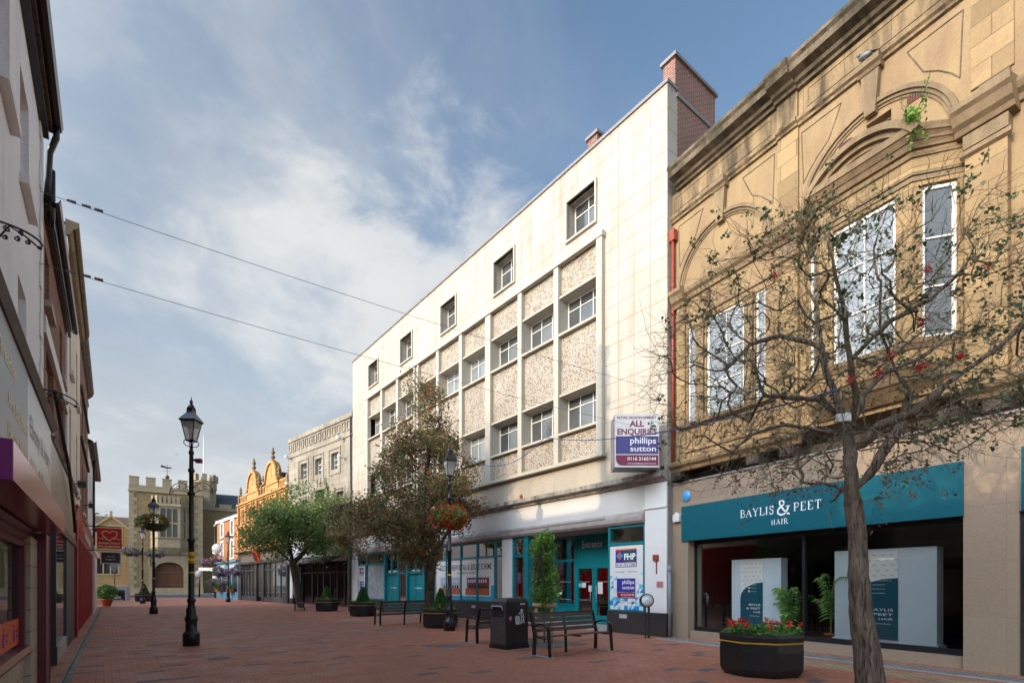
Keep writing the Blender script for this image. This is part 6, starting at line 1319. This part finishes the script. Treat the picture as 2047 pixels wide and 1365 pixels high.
def tidy(b, cx, cz, h, n):
    k = h
    def P_(x, z): return (cx+x*k, n, cz+z*k)
    T = lambda pts, r=.022: b.tube([P_(*p) for p in pts], r*k, 4)
    for i in range(9):
        pass
    T([(.12+.085*math.cos(a), .86+.085*math.sin(a)) for a in np.linspace(0, 6.28, 12)])
    T([(-.14, .70), (.02, .74), (.22, .70), (.30, .45), (.28, .30)]); T([(-.14, .66), (.06, .62), (.10, .40), (.02, .02), (.0, -.04)]); T([(.28, .30), (.34, .0)]); T([(.28, .30), (.12, .02)]); T([(.06, .62), (.18, .40)])
    T([(-.46, .44), (-.06, .44), (-.14, -.04), (-.38, -.04), (-.46, .44)])
    for z in (.06, .18, .30): T([(-.44, z), (-.10, z)], .016)
    for x in (-.34, -.25, -.17): T([(x, -.04), (x-.01, .44)], .016)
    T([(-.40, .50), (-.12, .50)])
b = MB(fbin); tidy(b, .10, .60, .36, .304); b.build('tidy_man_symbol', m_txtw, Bn)
b = MB(fbin); b.text('bigbelly', .17, 1.06, .30, .03, .16, bold=.03); b.build('lettering', m_txtw, Bn)
b = MB(fbin); b.add([(-.22, .304, .80), (-.16, .304, .74), (-.22, .304, .66), (-.28, .304, .74)], [(0, 1, 2, 3)]); b.build('diamond_sticker', hexm('pink sticker', '#c86a76'), Bn)
b = MB(); b.box(-.36, -.35, -.12, .02, .79, .90); b.v = [(-.366, n, z) for u, n, z in b.v]; 
place(Bn, -.07, 12.86, .004, 41)
# planters
def planter(label):
    t = thing('octagonal_planter', label, 'planter', (0, 0, 0), 'black octagonal planters')
    a = R(22.5)
    b = MB(); b.lathe(0, 0, [(.60, 0), (.655, .06), (.69, .13), (.70, .42), (.69, .56)], 8, a, smooth=False); b.lathe(0, 0, [(.695, .56), (.70, .64), (.71, .66), (.70, .71), (.66, .715), (.64, .66)], 8, a, smooth=False); b.build('body', m_black, t)
    MB().lathe(0, 0, [(.699, .555), (.712, .567), (.712, .577), (.699, .585)], 8, a, smooth=False).build('gold_stripe', m_gold, t)
    MB().lathe(0, 0, [(.66, .65), (.1, .68)], 8, a, smooth=False).build('soil', m_soil, t)
    return t
Pl = planter('large black octagonal planter of red geraniums before the salon window'); place(Pl, 4.33, 9.16, .004, -26)
plants = []
for (x, y, s, r_, lab) in ((-2.55, 18.85, .93, 0, 'black octagonal planter with box cone beside the flower basket lamp'), (-7.25, 25.6, .93, 10, 'black octagonal planter with box cone before the frosted shop window'), (-10.65, 30.25, .93, 20, 'black octagonal planter with box cone, right of the green tree trunk'), (-33.0, 47.2, 1.0, 5, 'distant black octagonal planter with box cone, left of gatehouse gate')):
    c = copy_tree(Pl); place(c, x, y, .004, r_, s, lab)
def bedding(x, y, r, z, seed, label, fl, nf, nl, hh=.16):
    t = thing('bedding_plants', label, 'flowers', (x, y, z), 'bedding plants in the planters'); rg = np.random.default_rng(seed)
    a = rg.uniform(0, 6.28, nl); q = r*np.sqrt(rg.uniform(0, 1, nl)); hgt = hh*(1-.35*(q/r)**2)*(.65+.45*np.sin(a*3+q*7+seed)); C_ = np.stack([x+q*np.cos(a), y+q*np.sin(a), z+rg.uniform(.0, 1, nl)*hgt], 1)
    leaves('foliage', C_, rg, .085, .055, m_leafbed, t, up=.8)
    k = max(1, nf//14); ca = rg.uniform(0, 6.28, k); cq = r*np.sqrt(rg.uniform(.05, 1, k)); F_ = []
    for i in range(k):
        p = rg.normal(size=(14, 3))*np.array([.032, .032, .022])+np.array([x+cq[i]*math.cos(ca[i]), y+cq[i]*math.sin(ca[i]), z+hh*1.02+rg.uniform(-.04, .05)]); F_.append(p)
    leaves('flowers', np.concatenate(F_), rg, .045, .04, fl, t, up=.5); return t
bedding(4.33, 9.16, .62, .67, 11, 'red geraniums and green leaves filling the large front planter', m_flred, 300, 2600, .20)
def topiary(x, y, z, h, r, seed, label):
    t = thing('box_topiary', label, 'shrub', (x, y, z), 'clipped box cones'); rg = np.random.default_rng(seed); n = 2600
    v = rg.uniform(0, 1, n)**.75; a = rg.uniform(0, 6.28, n); q = r*(1-v*.93)**.8*(.86+.16*rg.uniform(0, 1, n)); C_ = np.stack([x+q*np.cos(a), y+q*np.sin(a), z+v*h], 1)
    leaves('foliage', C_, rg, .07, .05, m_leaftop, t, up=.6); MB().lathe(x, -y, [(r*.82, z), (r*.6, z+h*.35), (r*.3, z+h*.72), (.02, z+h*.92)], 10).build('inner_mass', m_soil, t); return t
topiary(-2.55, 18.85, .6, .78, .34, 21, 'clipped box cone in the planter beside the basket lamp'); bedding(-2.55, 18.85, .58, .56, 12, 'mixed green bedding round the box cone by the basket lamp', m_flora, 30, 1300, .22)
topiary(-7.25, 25.6, .6, .80, .38, 22, 'clipped box cone in the planter before the frosted window'); bedding(-7.25, 25.6, .58, .56, 13, 'yellow green bedding round the box cone before the frosted window', m_flora, 30, 1300, .22)
topiary(-10.65, 30.25, .6, .82, .38, 23, 'clipped box cone in the planter right of green tree'); bedding(-10.65, 30.25, .58, .56, 14, 'bedding with orange flowers round the box cone right of green tree', m_flora, 120, 1300, .22)
topiary(-33.0, 47.2, .6, 1.0, .42, 24, 'distant clipped box cone left of the gatehouse gate'); bedding(-33.0, 47.2, .6, .6, 15, 'bedding round the distant box cone left of the gate', m_flora, 14, 900, .25)
# cafe screen and trough, potted bush
fs = Fr((-37.4, 49.4), (1, .1), (.1, -1)); fs.r = 1
t = thing('cafe_trough', 'black trough screen with white restaurant lettering and green plants above', 'planter', fs.P(0, 0))
b = MB(fs); b.box(-.95, .95, -.4, 0, .1, .72).box(-.95, -.85, -.4, 0, 0, .1).box(.85, .95, -.4, 0, 0, .1); b.build('trough', m_black, t)
b = MB(fs); b.text('PIZZA', 0, .46, .01, .15, .8, bold=.02).text('EXPRESS', 0, .22, .01, .17, 1.3, bold=.02); b.build('lettering', m_txtw, t)
b = MB(fs); b.box(-1.0, 1.15, -.5, -.46, .7, 1.3).box(1.0, 1.15, -.5, .0, 0, 1.3); b.build('grey_panel', m_lgrey, t)
rg = np.random.default_rng(9); C_ = np.stack([rg.uniform(-.9, .9, 700), rg.uniform(-.35, -.05, 700), rg.uniform(.7, 1.0, 700)], 1); C_ = np.array([fs.P(*c) for c in C_]); leaves('foliage', C_, rg, .14, .08, m_leafbed, t)
t = thing('potted_bush', 'round dark green bush in a terracotta pot by the white shopfront', 'plant', (-28.3, 36.6, 0)); rg = np.random.default_rng(10)
d = rg.normal(size=(1600, 3)); d /= np.linalg.norm(d, axis=1)[:, None]; C_ = d*(rg.uniform(.5, 1, 1600)**.5)[:, None]*np.array([.62, .62, .55])+np.array([-28.2, 36.6, .98]); leaves('foliage', C_, rg, .12, .07, m_leaftop, t)
MB().lathe(-28.2, -36.6, [(.24, 0), (.36, .46), (.38, .46), (.38, .52), (.3, .52)], 12).build('pot', m_terrapot, t)
# finger post, round sign posts
t = thing('signpost', 'slim black post with white pointing boards before the gatehouse wing', 'signpost', (-33.4, 59.2, 0))
b = MB(); b.tube([(-33.4, -59.2, 0), (-33.4, -59.2, 8.0)], [.09, .06], 8); b.build('post', m_black, t)
b = MB(); b.box(-35.2, -33.5, -59.15, -59.1, 3.05, 3.4).box(-33.3, -31.9, -59.3, -59.25, 3.25, 3.55).box(-33.6, -33.2, -59.08, -59.03, 4.95, 5.5).box(-33.6, -33.2, -59.08, -59.03, 2.2, 2.5); b.build('finger_board', m_white, t)
b = MB(); b.lathe(-33.4, -59.2, [(.05, 8.0), (.16, 8.1), (.1, 8.25), (.01, 8.3)], 8); b.build('lamp_head', m_lgrey, t)
t = thing('road_sign', 'round grey backed road sign on short black post before gatehouse quoins', 'sign', (-37.3, 62.8, 0))
b = MB(); b.tube([(-37.3, -62.8, 0), (-37.3, -62.8, 2.9)], .09, 8); b.build('post', m_black, t)
b = MB(); b.lathe(0, 0, [(.001, 0), (.42, 0), (.44, .03), (.42, .06), (.001, .06)], 20); b.v = [(-37.3+x, -62.65+z, 2.75+y) for x, y, z in b.v]; b.build('disc', m_greypipe, t)
t = thing('give_way_sign', 'triangular road sign on slim post in front of the low stone range', 'sign', (-46, 62, 0))
b = MB(); b.tube([(-46.2, -61.2, 0), (-46.2, -61.2, 3.0)], .05, 6); b.build('post', m_black, t)
b = MB(); b.add([(-46.85, -61.1, 4.0), (-45.55, -61.1, 4.0), (-46.2, -61.1, 2.75), (-46.85, -61.15, 4.0), (-45.55, -61.15, 4.0), (-46.2, -61.15, 2.75)], [(0, 1, 2), (3, 4, 5), (0, 1, 4, 3), (1, 2, 5, 4), (2, 0, 3, 5)]); b.build('triangle', m_grey, t)
# round faced drum on two posts by the wall
fd = Fr((3.90, 15.12), (1, 0.05), (.05, -1)); fd.r = 1
t = thing('drop_box', 'round white faced black drum on two black posts beside the letting poster', 'drop box', fd.P(0, 0))
b = MB(fd); b.box(-.09, -.05, -.02, .02, 0, .92).box(.0, .055, -.03, .03, 0, .95); b.build('post', m_black, t)
b = MB(fd); b.lathe(0, 0, [(.001, 0), (.185, 0), (.195, .01), (.195, .15), (.001, .15)], 24); b.v = [(u-.02, -.12+z, 1.08+n) for u, n, z in b.v]; dr = b.build('drum', m_black, t)
b = MB(fd); b.lathe(0, 0, [(.001, 0), (.165, 0), (.165, .006), (.001, .006)], 24); b.v = [(u-.02, .031+z, 1.08+n) for u, n, z in b.v]; b.build('white_face', m_white, dr)
b = MB(fd); b.ball((-.02, .04, 1.08), .012, 6, 4)
for k in range(12):
    for s in (0, 180):
        a = R(s+35+k*10); b.box(-.02+.135*math.cos(a)-.008, -.02+.135*math.cos(a)+.008, .037, .039, 1.08+.135*math.sin(a)-.01, 1.08+.135*math.sin(a)+.01)
for k in range(9): b.box(.018, .036, .03, .032, .25+k*.065, .28+k*.065) if False else None
b.build('lettering', m_grey, dr)
# manhole covers, drain
for i, (x, y, sx, sy, lb) in enumerate(((-6.9, 22.6, .45, .3, 'pale rectangular manhole cover in the paving left of planter'), (-1.6, 13.2, .3, .3, 'dark square cover in the paving near the litter bin'))):
    f = Fr((x, y), (.79, .613), (.613, -.79)); b = MB(f); b.box(-sx, sx, -sy, sy, .0, .012); o = b.build('manhole_cover', m_kerb if i == 0 else m_grey); tag(o, lb, 'manhole cover')
# blue festoon cable from the tree to the facade
b = MB()
def cab(b, pts, r=.012): b.tube([(x, -y, z) for x, y, z in pts], r, 5)
p0 = Vector((4.05, 6.5, 3.95)); p1 = Vector(FW.P(5.2, .2, 6.95)); mid = [p0.lerp(p1, t)-Vector((0, 0, .9*4*t*(1-t)*.35)) for t in np.linspace(0, 1, 18)]
cab(b, [tuple(p) for p in mid]); p2 = Vector((-1.6, 19.6, 6.2)); mid = [p1.lerp(p2, t)-Vector((0, 0, 1.2*4*t*(1-t)*.5)) for t in np.linspace(0, 1, 14)]; cab(b, [tuple(p) for p in mid])
tag(b.build('blue_cable', hexm('blue cable sheath', '#1d3f8a', rough=.5)), 'blue cable sagging from the bare tree past the letting board to the rowan', 'cable')
# bird in the sky
for i, (x, y, z) in enumerate(((-53, 83, 22.0), (-42, 88, 18.5))):
    b = MB(); y_ = -y; b.add([(x-.5, y_, z+.12), (x, y_, z), (x+.05, y_+.1, z-.03), (x+.55, y_, z+.18), (x+.1, y_, z+.05), (x-.05, y_, z+.06)], [(0, 1, 5), (1, 2, 4, 5), (2, 3, 4)]); b.tube([(x-.12, y_, z), (x+.22, y_, z+.0)], [.04, .05], 6)
    tag(b.build('flying_bird', m_grey), ['dark bird flying just left of the flagpole above gatehouse', 'tiny pale bird flying right of the flagpole'][i], 'bird')

# leaf litter and crumbs round the tree pit and along the paving
rg = np.random.default_rng(77); n = 420; q = np.concatenate([np.stack([.95+rg.normal(size=n//2)*.75, 13.4+rg.normal(size=n//2)*.7], 1), np.stack([rg.uniform(-9, 7, n//2), rg.uniform(7.5, 22, n//2)], 1)]); C_ = np.stack([q[:, 0], q[:, 1], np.full(n, .016)], 1)
o = leaves('fallen_leaves', C_, rg, .05, .03, m_leafbrown, None, up=30.0); o['kind'] = 'stuff'; tag(o, 'dry leaf litter and crumbs scattered over the brick paving', 'leaf litter')
o.data.vertices.foreach_set('co', np.stack([np.array([v.co.x for v in o.data.vertices]), np.array([v.co.y for v in o.data.vertices]), np.clip(np.array([v.co.z for v in o.data.vertices]), .014, .022)], 1).astype(np.float32).ravel())
# ---------------------------------------------------------------- trees
def grow(limbs, targets, rng, step=.22, jit=.05, rtip=.006, pw=.42, sag=0.0, trunk_r=None, near=1.0):
    """limbs: list of polylines [(x,y,z)...] (first is the trunk, the others start on an earlier node); every target gets a twig path"""
    pos = []; par = []; fixed = []
    for li, L_ in enumerate(limbs):
        prev = -1
        if li: d = [np.linalg.norm(np.array(p)-np.array(L_[0])) for p in pos]; prev = int(np.argmin(d))
        pts = [np.array(p, float) for p in L_]; fine = []
        for i in range(len(pts)-1):
            k = max(1, int(np.linalg.norm(pts[i+1]-pts[i])/step))
            for j in range(k): fine.append(pts[i]+(pts[i+1]-pts[i])*j/k)
        fine.append(pts[-1])
        for j, p in enumerate(fine if prev < 0 else fine[1:]):
            q = p+rng.normal(size=3)*jit*(0 if j == 0 else .18); pos.append(q); par.append(prev); prev = len(pos)-1
    base = np.array(limbs[0][-1]); T_ = np.array(targets); order = np.argsort(np.linalg.norm(T_-base, axis=1)+rng.uniform(0, .5, len(T_)))
    n0 = min(len(limbs[0]), 4); P_ = np.zeros((200000, 3)); P_[:len(pos)] = pos; n = len(pos); low = np.array(limbs[0][-1])[2]-.4; plen = [0.0]*n; tips = []
    pl = np.zeros(200000)
    for ti in order:
        t = T_[ti]; D = np.linalg.norm(P_[:n]-t, axis=1)+near*.12*pl[:n]; D[P_[:n, 2] < low-.0] += 5
        i = int(np.argmin(D)); s = P_[i].copy(); d = np.linalg.norm(t-s); k = max(2, int(d/step)); pd = s-P_[par[i]] if par[i] >= 0 else np.array([0, 0, 1.0]); pd = pd/(np.linalg.norm(pd)+1e-6)
        c = s+pd*d*.35+rng.normal(size=3)*d*.12; prev = i
        for j in range(1, k+1):
            u = j/k; q = (1-u)**2*s+2*u*(1-u)*c+u*u*t+rng.normal(size=3)*jit*(.5 if j < k else 0); q[2] -= sag*d*u*(1-u)
            P_[n] = q; pl[n] = pl[prev]+step; par.append(prev); prev = n; n += 1
        tips.append(prev)
    P_ = P_[:n]; par = np.array(par); cnt = np.zeros(n); cnt[tips] = 1
    for i in range(n-1, -1, -1):
        if par[i] >= 0: cnt[par[i]] += cnt[i]
    r = rtip*np.maximum(cnt, 1)**pw
    if trunk_r: r *= 1.0; k_ = trunk_r/r[0]; f = np.clip((r-rtip)/(r[0]-rtip), 0, 1); r = r*(1+(k_-1)*f)
    return P_, par, r, cnt, tips
def skeleton_mesh(name, P_, par, r, mat, parent, rmin=0.0, rmax=9, sides=(3, 5, 9)):
    mat = mat if isinstance(mat, list) else [mat]
    n = len(P_); kids = [[] for _ in range(n)]
    for i in range(n):
        if par[i] >= 0: kids[par[i]].append(i)
    b = MB(); used = np.zeros(n, bool); stack = [0]
    starts = [(-1, 0)]
    while starts:
        p, i = starts.pop(); ch = [p] if p >= 0 else []
        while True:
            ch.append(i)
            if not kids[i]: break
            ks = sorted(kids[i], key=lambda k: -r[k]); 
            for k in ks[1:]: starts.append((i, k))
            i = ks[0]
        if len(ch) < 2: continue
        rr = [r[c] for c in ch]
        if p >= 0: rr[0] = min(rr[0], rr[1]*1.15)
        rr[-1] *= .6; mr = max(rr); sd = sides[0] if mr < .012 else sides[1] if mr < .05 else sides[2]
        b.cur = 1 if (len(mat) > 1 and mr < .028) else 0
        b.tube([(P_[c][0], -P_[c][1], P_[c][2]) for c in ch], rr, sd, cap=False)
    return b.build(name, mat, parent)
def in_ell(rng, n, c, rad, fn=None, shell=.0):
    out = []
    while len(out) < n:
        d = rng.uniform(-1, 1, 3); l = np.linalg.norm(d)
        if l > 1 or l < shell: continue
        p = np.array(c)+d*np.array(rad)
        if fn is None or fn(p): out.append(p)
    return out
def clump_targets(rng, n, c, rad, k, cr, fn=None):
    cs = in_ell(rng, k, c, rad, fn, .35); out = []
    for i in range(n): q = cs[rng.integers(k)]; out.append(q+rng.normal(size=3)*cr)
    return out
m_twig = barkm('mossy twig', (.12, .105, .06), (.22, .18, .12), (.15, .16, .06))
# rowan with berries before the white building
rg = np.random.default_rng(31)
x0, y0 = -3.25, 20.6
rw = thing('rowan_tree', 'bushy rowan tree full of orange berries before the mosaic panels', 'tree', (x0, y0, 0))
def rowf(p):
    z = p[2]; h = (z-2.7)/(8.9-2.7); w_ = 2.38*min(1, (1-h)**.62*1.12)*min(1, .55+h*2.2); cx_ = x0-.35+.2*h
    return 0 <= h <= 1 and math.hypot(p[0]-cx_+(.6 if h < .3 else 0), (p[1]-y0)) < w_
T_ = clump_targets(rg, 640, (x0-.2, y0, 5.8), (3.2, 2.6, 3.3), 80, .30, rowf)
P_, par, r, cnt, tips = grow([[(x0, y0, 0), (x0+.02, y0, 1.2), (x0+.08, y0, 2.4)], [(x0+.08, y0, 2.4), (x0-.25, y0, 3.6), (x0-.2, y0+.1, 5.2), (x0+.1, y0, 7.4)], [(x0+.08, y0, 2.4), (x0+.75, y0-.1, 3.6), (x0+1.0, y0, 4.8)], [(x0-.1, y0, 3.0), (x0-1.2, y0, 4.0)]], T_, rg, .3, .05, .007, .40, trunk_r=.19)
skeleton_mesh('trunk', P_, par, r, m_bark2, rw)
def foliage(P_, tips, rng, per, sp, ln, wd, mat, parent, name='crown', up=.5, droop=0.0):
    C_ = np.repeat(P_[tips], per, axis=0)+rng.normal(size=(len(tips)*per, 3))*sp; return leaves(name, C_, rng, ln, wd, mat, parent, up=up, droop=droop)
foliage(P_, tips, rg, 54, .18, .12, .064, m_leafrow, rw, droop=.3)
bt = [t for t in tips if rg.random() < .65]; C_ = np.repeat(P_[bt], 11, axis=0)+np.repeat(rg.normal(size=(len(bt), 3))*.2, 11, axis=0)+rg.normal(size=(len(bt)*11, 3))*.035; leaves('berries', C_, rg, .05, .05, m_berry, rw)
# green tree before the ashlar building
x0, y0 = -13.9, 34.7; rg = np.random.default_rng(32)
gt = thing('green_tree', 'spreading green leafed tree before the ashlar building', 'tree', (x0, y0, 0))
def grf(p):
    h = (p[2]-3.7)/(8.0-3.7); w_ = 3.8*min(1, (1-h)**.5*1.05)*min(1, .5+h*2.4); return 0 <= h <= 1 and math.hypot(p[0]-x0-.2, p[1]-y0) < w_
T_ = clump_targets(rg, 620, (x0+.2, y0, 5.8), (4.0, 3.6, 2.4), 70, .36, grf)
P_, par, r, cnt, tips = grow([[(x0, y0, 0), (x0-.25, y0, 1.4), (x0-.55, y0, 2.9)], [(x0-.55, y0, 2.9), (x0-.9, y0, 4.6), (x0-.6, y0, 6.6)], [(x0-.55, y0, 2.9), (x0+.7, y0, 4.2), (x0+1.5, y0, 5.0)], [(x0-.55, y0, 2.9), (x0-2.0, y0, 4.2)]], T_, rg, .35, .06, .009, .40, trunk_r=.23)
skeleton_mesh('trunk', P_, par, r, m_bark2, gt)
foliage(P_, tips, rg, 32, .29, .19, .11, m_leafgrn, gt)
# thin tree in the planting by the frosted window
x0, y0 = -9.3, 30.2; rg = np.random.default_rng(33)
tt = thing('thin_tree', 'thin young tree with sparse reddish leaves between green tree and rowan', 'tree', (x0, y0, 0))
T_ = clump_targets(rg, 190, (x0, y0, 4.6), (1.25, 1.2, 1.9), 30, .18, lambda p: p[2] > 2.6)
P_, par, r, cnt, tips = grow([[(x0, y0, 0), (x0-.05, y0, 2.4), (x0+.05, y0, 4.2), (x0, y0, 6.4)]], T_, rg, .3, .06, .007, .40, trunk_r=.10)
skeleton_mesh('trunk', P_, par, r, m_bark2, tt); foliage(P_, tips, rg, 26, .18, .15, .075, m_leafthin, tt)
# columnar shrub with its timber guard
x0, y0 = .85, 13.8; rg = np.random.default_rng(34)
cs = thing('columnar_tree', 'slender bright green columnar young tree tied to a timber guard', 'tree', (x0, y0, 0))
T_ = []
while len(T_) < 230:
    z = rg.uniform(.75, 2.88); w_ = .27*(1+.22*math.sin(z*5.2)+.15*math.sin(z*11))*(1.0 if z < 2.6 else (2.98-z)/.4); a = rg.uniform(0, 6.28); q = w_*math.sqrt(rg.uniform(.2, 1)); T_.append((x0+q*math.cos(a)-.02*math.sin(z*3), y0+q*math.sin(a), z))
P_, par, r, cnt, tips = grow([[(x0, y0, 0), (x0, y0, 1.0), (x0+.03, y0, 2.0), (x0-.02, y0, 2.8)]], T_, rg, .15, .02, .003, .4, trunk_r=.025)
skeleton_mesh('trunk', P_, par, r, m_bark2, cs); foliage(P_, tips, rg, 17, .07, .115, .038, m_leafbright, cs, droop=.5)
tg = thing('tree_guard', 'pale round timber two-post guard round the columnar young tree', 'tree guard', (x0, y0, 0))
for s in (-1, 1): MB().tube([(x0+s*.20-.02, -y0-(-.12), 0), (x0+s*.20-.02, -y0+.12, .96)], .042, 10).build('post', m_wood, tg)
MB().tube([(x0-.32, -y0+.14, 1.0), (x0+.30, -y0+.14, 1.0)], .062, 10).build('rail', m_wood, tg)
b = MB(); b.box(x0-.26, x0+.22, -y0+.05, -y0+.10, .42, .46); b.build('strap', m_black, tg)
m_grit = plain('gritty tree pit', (.17, .135, .10), .95, 0, .5, 16)
b = MB(Fr((x0, y0), (.79, .613), (.613, -.79))); b.box(-.75, .75, -.7, .9, -.02, .012); pit = b.build('tree_pit', m_grit); pit['kind'] = 'structure'
# the near tree: bare twigs, a few leaves and berries. Drawn as limbs, then twigs grown to fill the crown
rg = np.random.default_rng(35); D0 = 6.5
def A_(px, py, dy=0.0): y = D0+dy; return ((px-1023.5)/1052*y, y, (1167-py)/1052*y+1.55)
bt_ = thing('berry_tree', 'nearly bare twiggy tree with crimson berries and leaning smooth trunk before the salon', 'tree', A_(1742, 1418))
limbs = [[A_(1744, 1418), A_(1735, 1330), A_(1722, 1240), A_(1716, 1150), A_(1712, 1070), A_(1704, 985)],
 [A_(1704, 985), A_(1700, 930), A_(1697, 870, .05)],
 [A_(1697, 870, .05), A_(1640, 862, .2), A_(1570, 848, .35), A_(1500, 868, .4), A_(1462, 905, .4), A_(1450, 950, .3)],
 [A_(1697, 870, .05), A_(1675, 800, .2), A_(1650, 740, .3), A_(1640, 680, .4), A_(1632, 610, .5), A_(1600, 560, .6), A_(1575, 505, .7), A_(1565, 460, .7)],
 [A_(1697, 870, .05), A_(1712, 800, -.2), A_(1700, 720, -.4), A_(1690, 640, -.5), A_(1672, 560, -.6), A_(1655, 480, -.6)],
 [A_(1697, 870, .05), A_(1725, 790, .1), A_(1770, 745, .2), A_(1840, 715, .4), A_(1930, 650, .6), A_(2000, 590, .7)],
 [A_(1704, 985), A_(1738, 950, -.1), A_(1775, 890, -.2), A_(1808, 840, -.2), A_(1815, 780, -.3), A_(1790, 740, -.3), A_(1760, 660, -.4), A_(1760, 560, -.5)],
 [A_(1700, 900), A_(1760, 850, -.1), A_(1830, 822, -.3), A_(1890, 770, -.5), A_(1960, 720, -.6), A_(2050, 650, -.8)],
 [A_(1700, 900), A_(1775, 855, .3), A_(1850, 800, .5), A_(1900, 790, .7), A_(2000, 770, .9), A_(2090, 740, .9)],
 [A_(1690, 840, .1), A_(1640, 800, -.3), A_(1560, 790, -.6), A_(1490, 800, -.8)],
 [A_(1640, 690, .4), A_(1560, 670, .6), A_(1500, 690, .7), A_(1450, 740, .7)],
 [A_(1700, 720, -.4), A_(1780, 640, -.6), A_(1860, 600, -.8), A_(1920, 540, -.9)]]
def crown(p):
    px = p[0]/p[1]*1052+1023.5; py = 1167-(p[2]-1.55)/p[1]*1052
    x = p[0]-4.35; y = p[1]-6.6; z = p[2]-4.35
    e = (x/2.75)**2+(y/1.9)**2+(z/1.85)**2
    if e > 1: return False
    if x > .3 and p[2] < 3.25: return False
    if x > .2 and p[2] > 5.75-.35*x: return False
    if x < -.2 and p[2] < 2.75+.0: return False
    return True
T_ = in_ell(rg, 1500, (4.5, 6.6, 4.35), (2.8, 1.9, 1.85), crown, .0)
T_ = [p+rg.normal(size=3)*.05 for p in T_]
P_, par, r, cnt, tips = grow(limbs, T_, rg, .11, .035, .0027, .42, sag=-.35, trunk_r=.165, near=.9)
# side twigs off every thin branch, curling down and outwards
nP = len(P_); thin = [i for i in range(nP) if r[i] < .014]; sel = rg.choice(thin, 5800); ex = []; ep = []; er = []; n = nP; newtips = []
for i in sel:
    out_ = P_[i]-np.array([4.35, 6.6, 4.2]); out_ /= np.linalg.norm(out_)+1e-6
    d = out_*.85+rg.normal(size=3)*.6; d[2] -= .2; d /= np.linalg.norm(d); prev = i; q = P_[i].copy(); L_ = rg.uniform(.12, .50); k = 4
    for j in range(k): d = d+rg.normal(size=3)*.30+np.array([0, 0, .06]); d /= np.linalg.norm(d); q = q+d*L_/k; ex.append(q.copy()); ep.append(prev); er.append(.0025*(1-.12*j)); prev = n; n += 1
    newtips.append(prev)
# long hanging sprays on the left, low
for m_ in range(46):
    i = int(rg.choice([k for k in thin if P_[k][0] < 3.9 and P_[k][2] < 4.3])); d = np.array([-.5, rg.normal()*.3, -.9+rg.normal()*.25]); q = P_[i].copy(); prev = i
    for j in range(9):
        d = d+rg.normal(size=3)*.22+np.array([-.05, 0, .09]); d /= np.linalg.norm(d); q = q+d*.085; ex.append(q.copy()); ep.append(prev); er.append(.0028); prev = n; n += 1
    newtips.append(prev)
P2_ = np.concatenate([P_, np.array(ex)]); par2 = np.concatenate([par, np.array(ep)]); r2 = np.concatenate([r, np.array(er)])
big = r > .026; r = np.where(big, .026+(r-.026)*.42, r); r2[:nP] = r
for i in range(nP):
    d_ = np.linalg.norm(P2_[i]-np.array(A_(1775, 890, -.2))); 
    if d_ < .75 and P2_[i, 0] > A_(1722, 900)[0] and .02 < r[i]: r2[i] = max(r2[i], .062-.02*d_)
    if P2_[i, 2] < 2.62 and abs(P2_[i, 0]-4.3) < .35 and r[i] > .05: r2[i] = .104+.080*max(0, (2.0-P2_[i, 2])/2.0)**1.2
skeleton_mesh('trunk_and_twigs', P2_, par2, r2, [m_bark, m_twig], bt_, sides=(3, 6, 14))
alltips = np.array(tips+newtips); tp = P2_[alltips]
w_ = (tp[:, 0] > 4.2)*.075+.025+(tp[:, 2] > 5.0)*.06; pick = alltips[rg.random(len(alltips)) < w_]
C_ = np.repeat(P2_[pick], 9, axis=0)+rg.normal(size=(len(pick)*9, 3))*.034; leaves('leaves', C_, rg, .056, .040, m_leafdark, bt_, up=.5, droop=.4)
low = [t for t in alltips if P2_[t][2] < 3.1]; 
if low: C_ = np.repeat(P2_[np.array(low)[rg.random(len(low)) < .30]], 5, axis=0); C_ = C_+rg.normal(size=C_.shape)*.03; leaves('withered_leaves', C_, rg, .05, .03, m_leafbrown, bt_, droop=.5)
bc = [A_(1840, 735, -.9), A_(1756, 747, -.8), A_(1783, 710, -.7), A_(1843, 643, -.6), A_(1855, 538, -.3), A_(1548, 550, .2), A_(1920, 712, -.3), A_(2042, 650, -.6), A_(1566, 475, .5), A_(1700, 760, -.9), A_(1976, 530, -.2)]
b_ = []
for i, c in enumerate(bc): b_.append(rg.normal(size=(46, 3))*(.026 if i < 4 else .018)+np.array(c))
C_ = np.concatenate(b_); b = MB()
for c in C_: b.ball((c[0], -c[1], c[2]), .0095, 6, 4)
b.build('berries', m_berryr, bt_)
b = MB(); c = A_(1682, 836, -.2); b.box(c[0]-.06, c[0]+.03, -c[1]-.02, -c[1]+.02, c[2]-.04, c[2]+.05).box(c[0]+.05, c[0]+.12, -c[1]-.02, -c[1]+.0, c[2]-.03, c[2]+.07); tag(b.build('junction_box', m_white), 'small white junction box strapped in the fork of the bare tree', 'junction box')
# tuft on the sandstone cornice
rg = np.random.default_rng(40); c = FB.P(6.55, .75, 9.95); tf = thing('wild_plant', 'tuft of wild green weeds growing on the bow window cornice', 'plant', c)
b = MB(); P3 = []
for k in range(16):
    d = rg.normal(size=3)*.14; top = np.array(c)+d+np.array([0, 0, rg.uniform(.05, .75) if k < 9 else -rg.uniform(.05, .35)]); b.tube([(c[0], -c[1], c[2]), ((c[0]+top[0])/2+d[0]*.5, -(c[1]+top[1])/2, (c[2]+top[2])/2), (top[0], -top[1], top[2])], .006, 3)
    for j in range(26): t = rg.uniform(.1, 1); P3.append(np.array(c)*(1-t)+top*t+rg.normal(size=3)*.06*(1.2-t))
b.build('stems', m_bark2, tf); leaves('foliage', np.array(P3), rg, .08, .035, m_leafbright, tf)
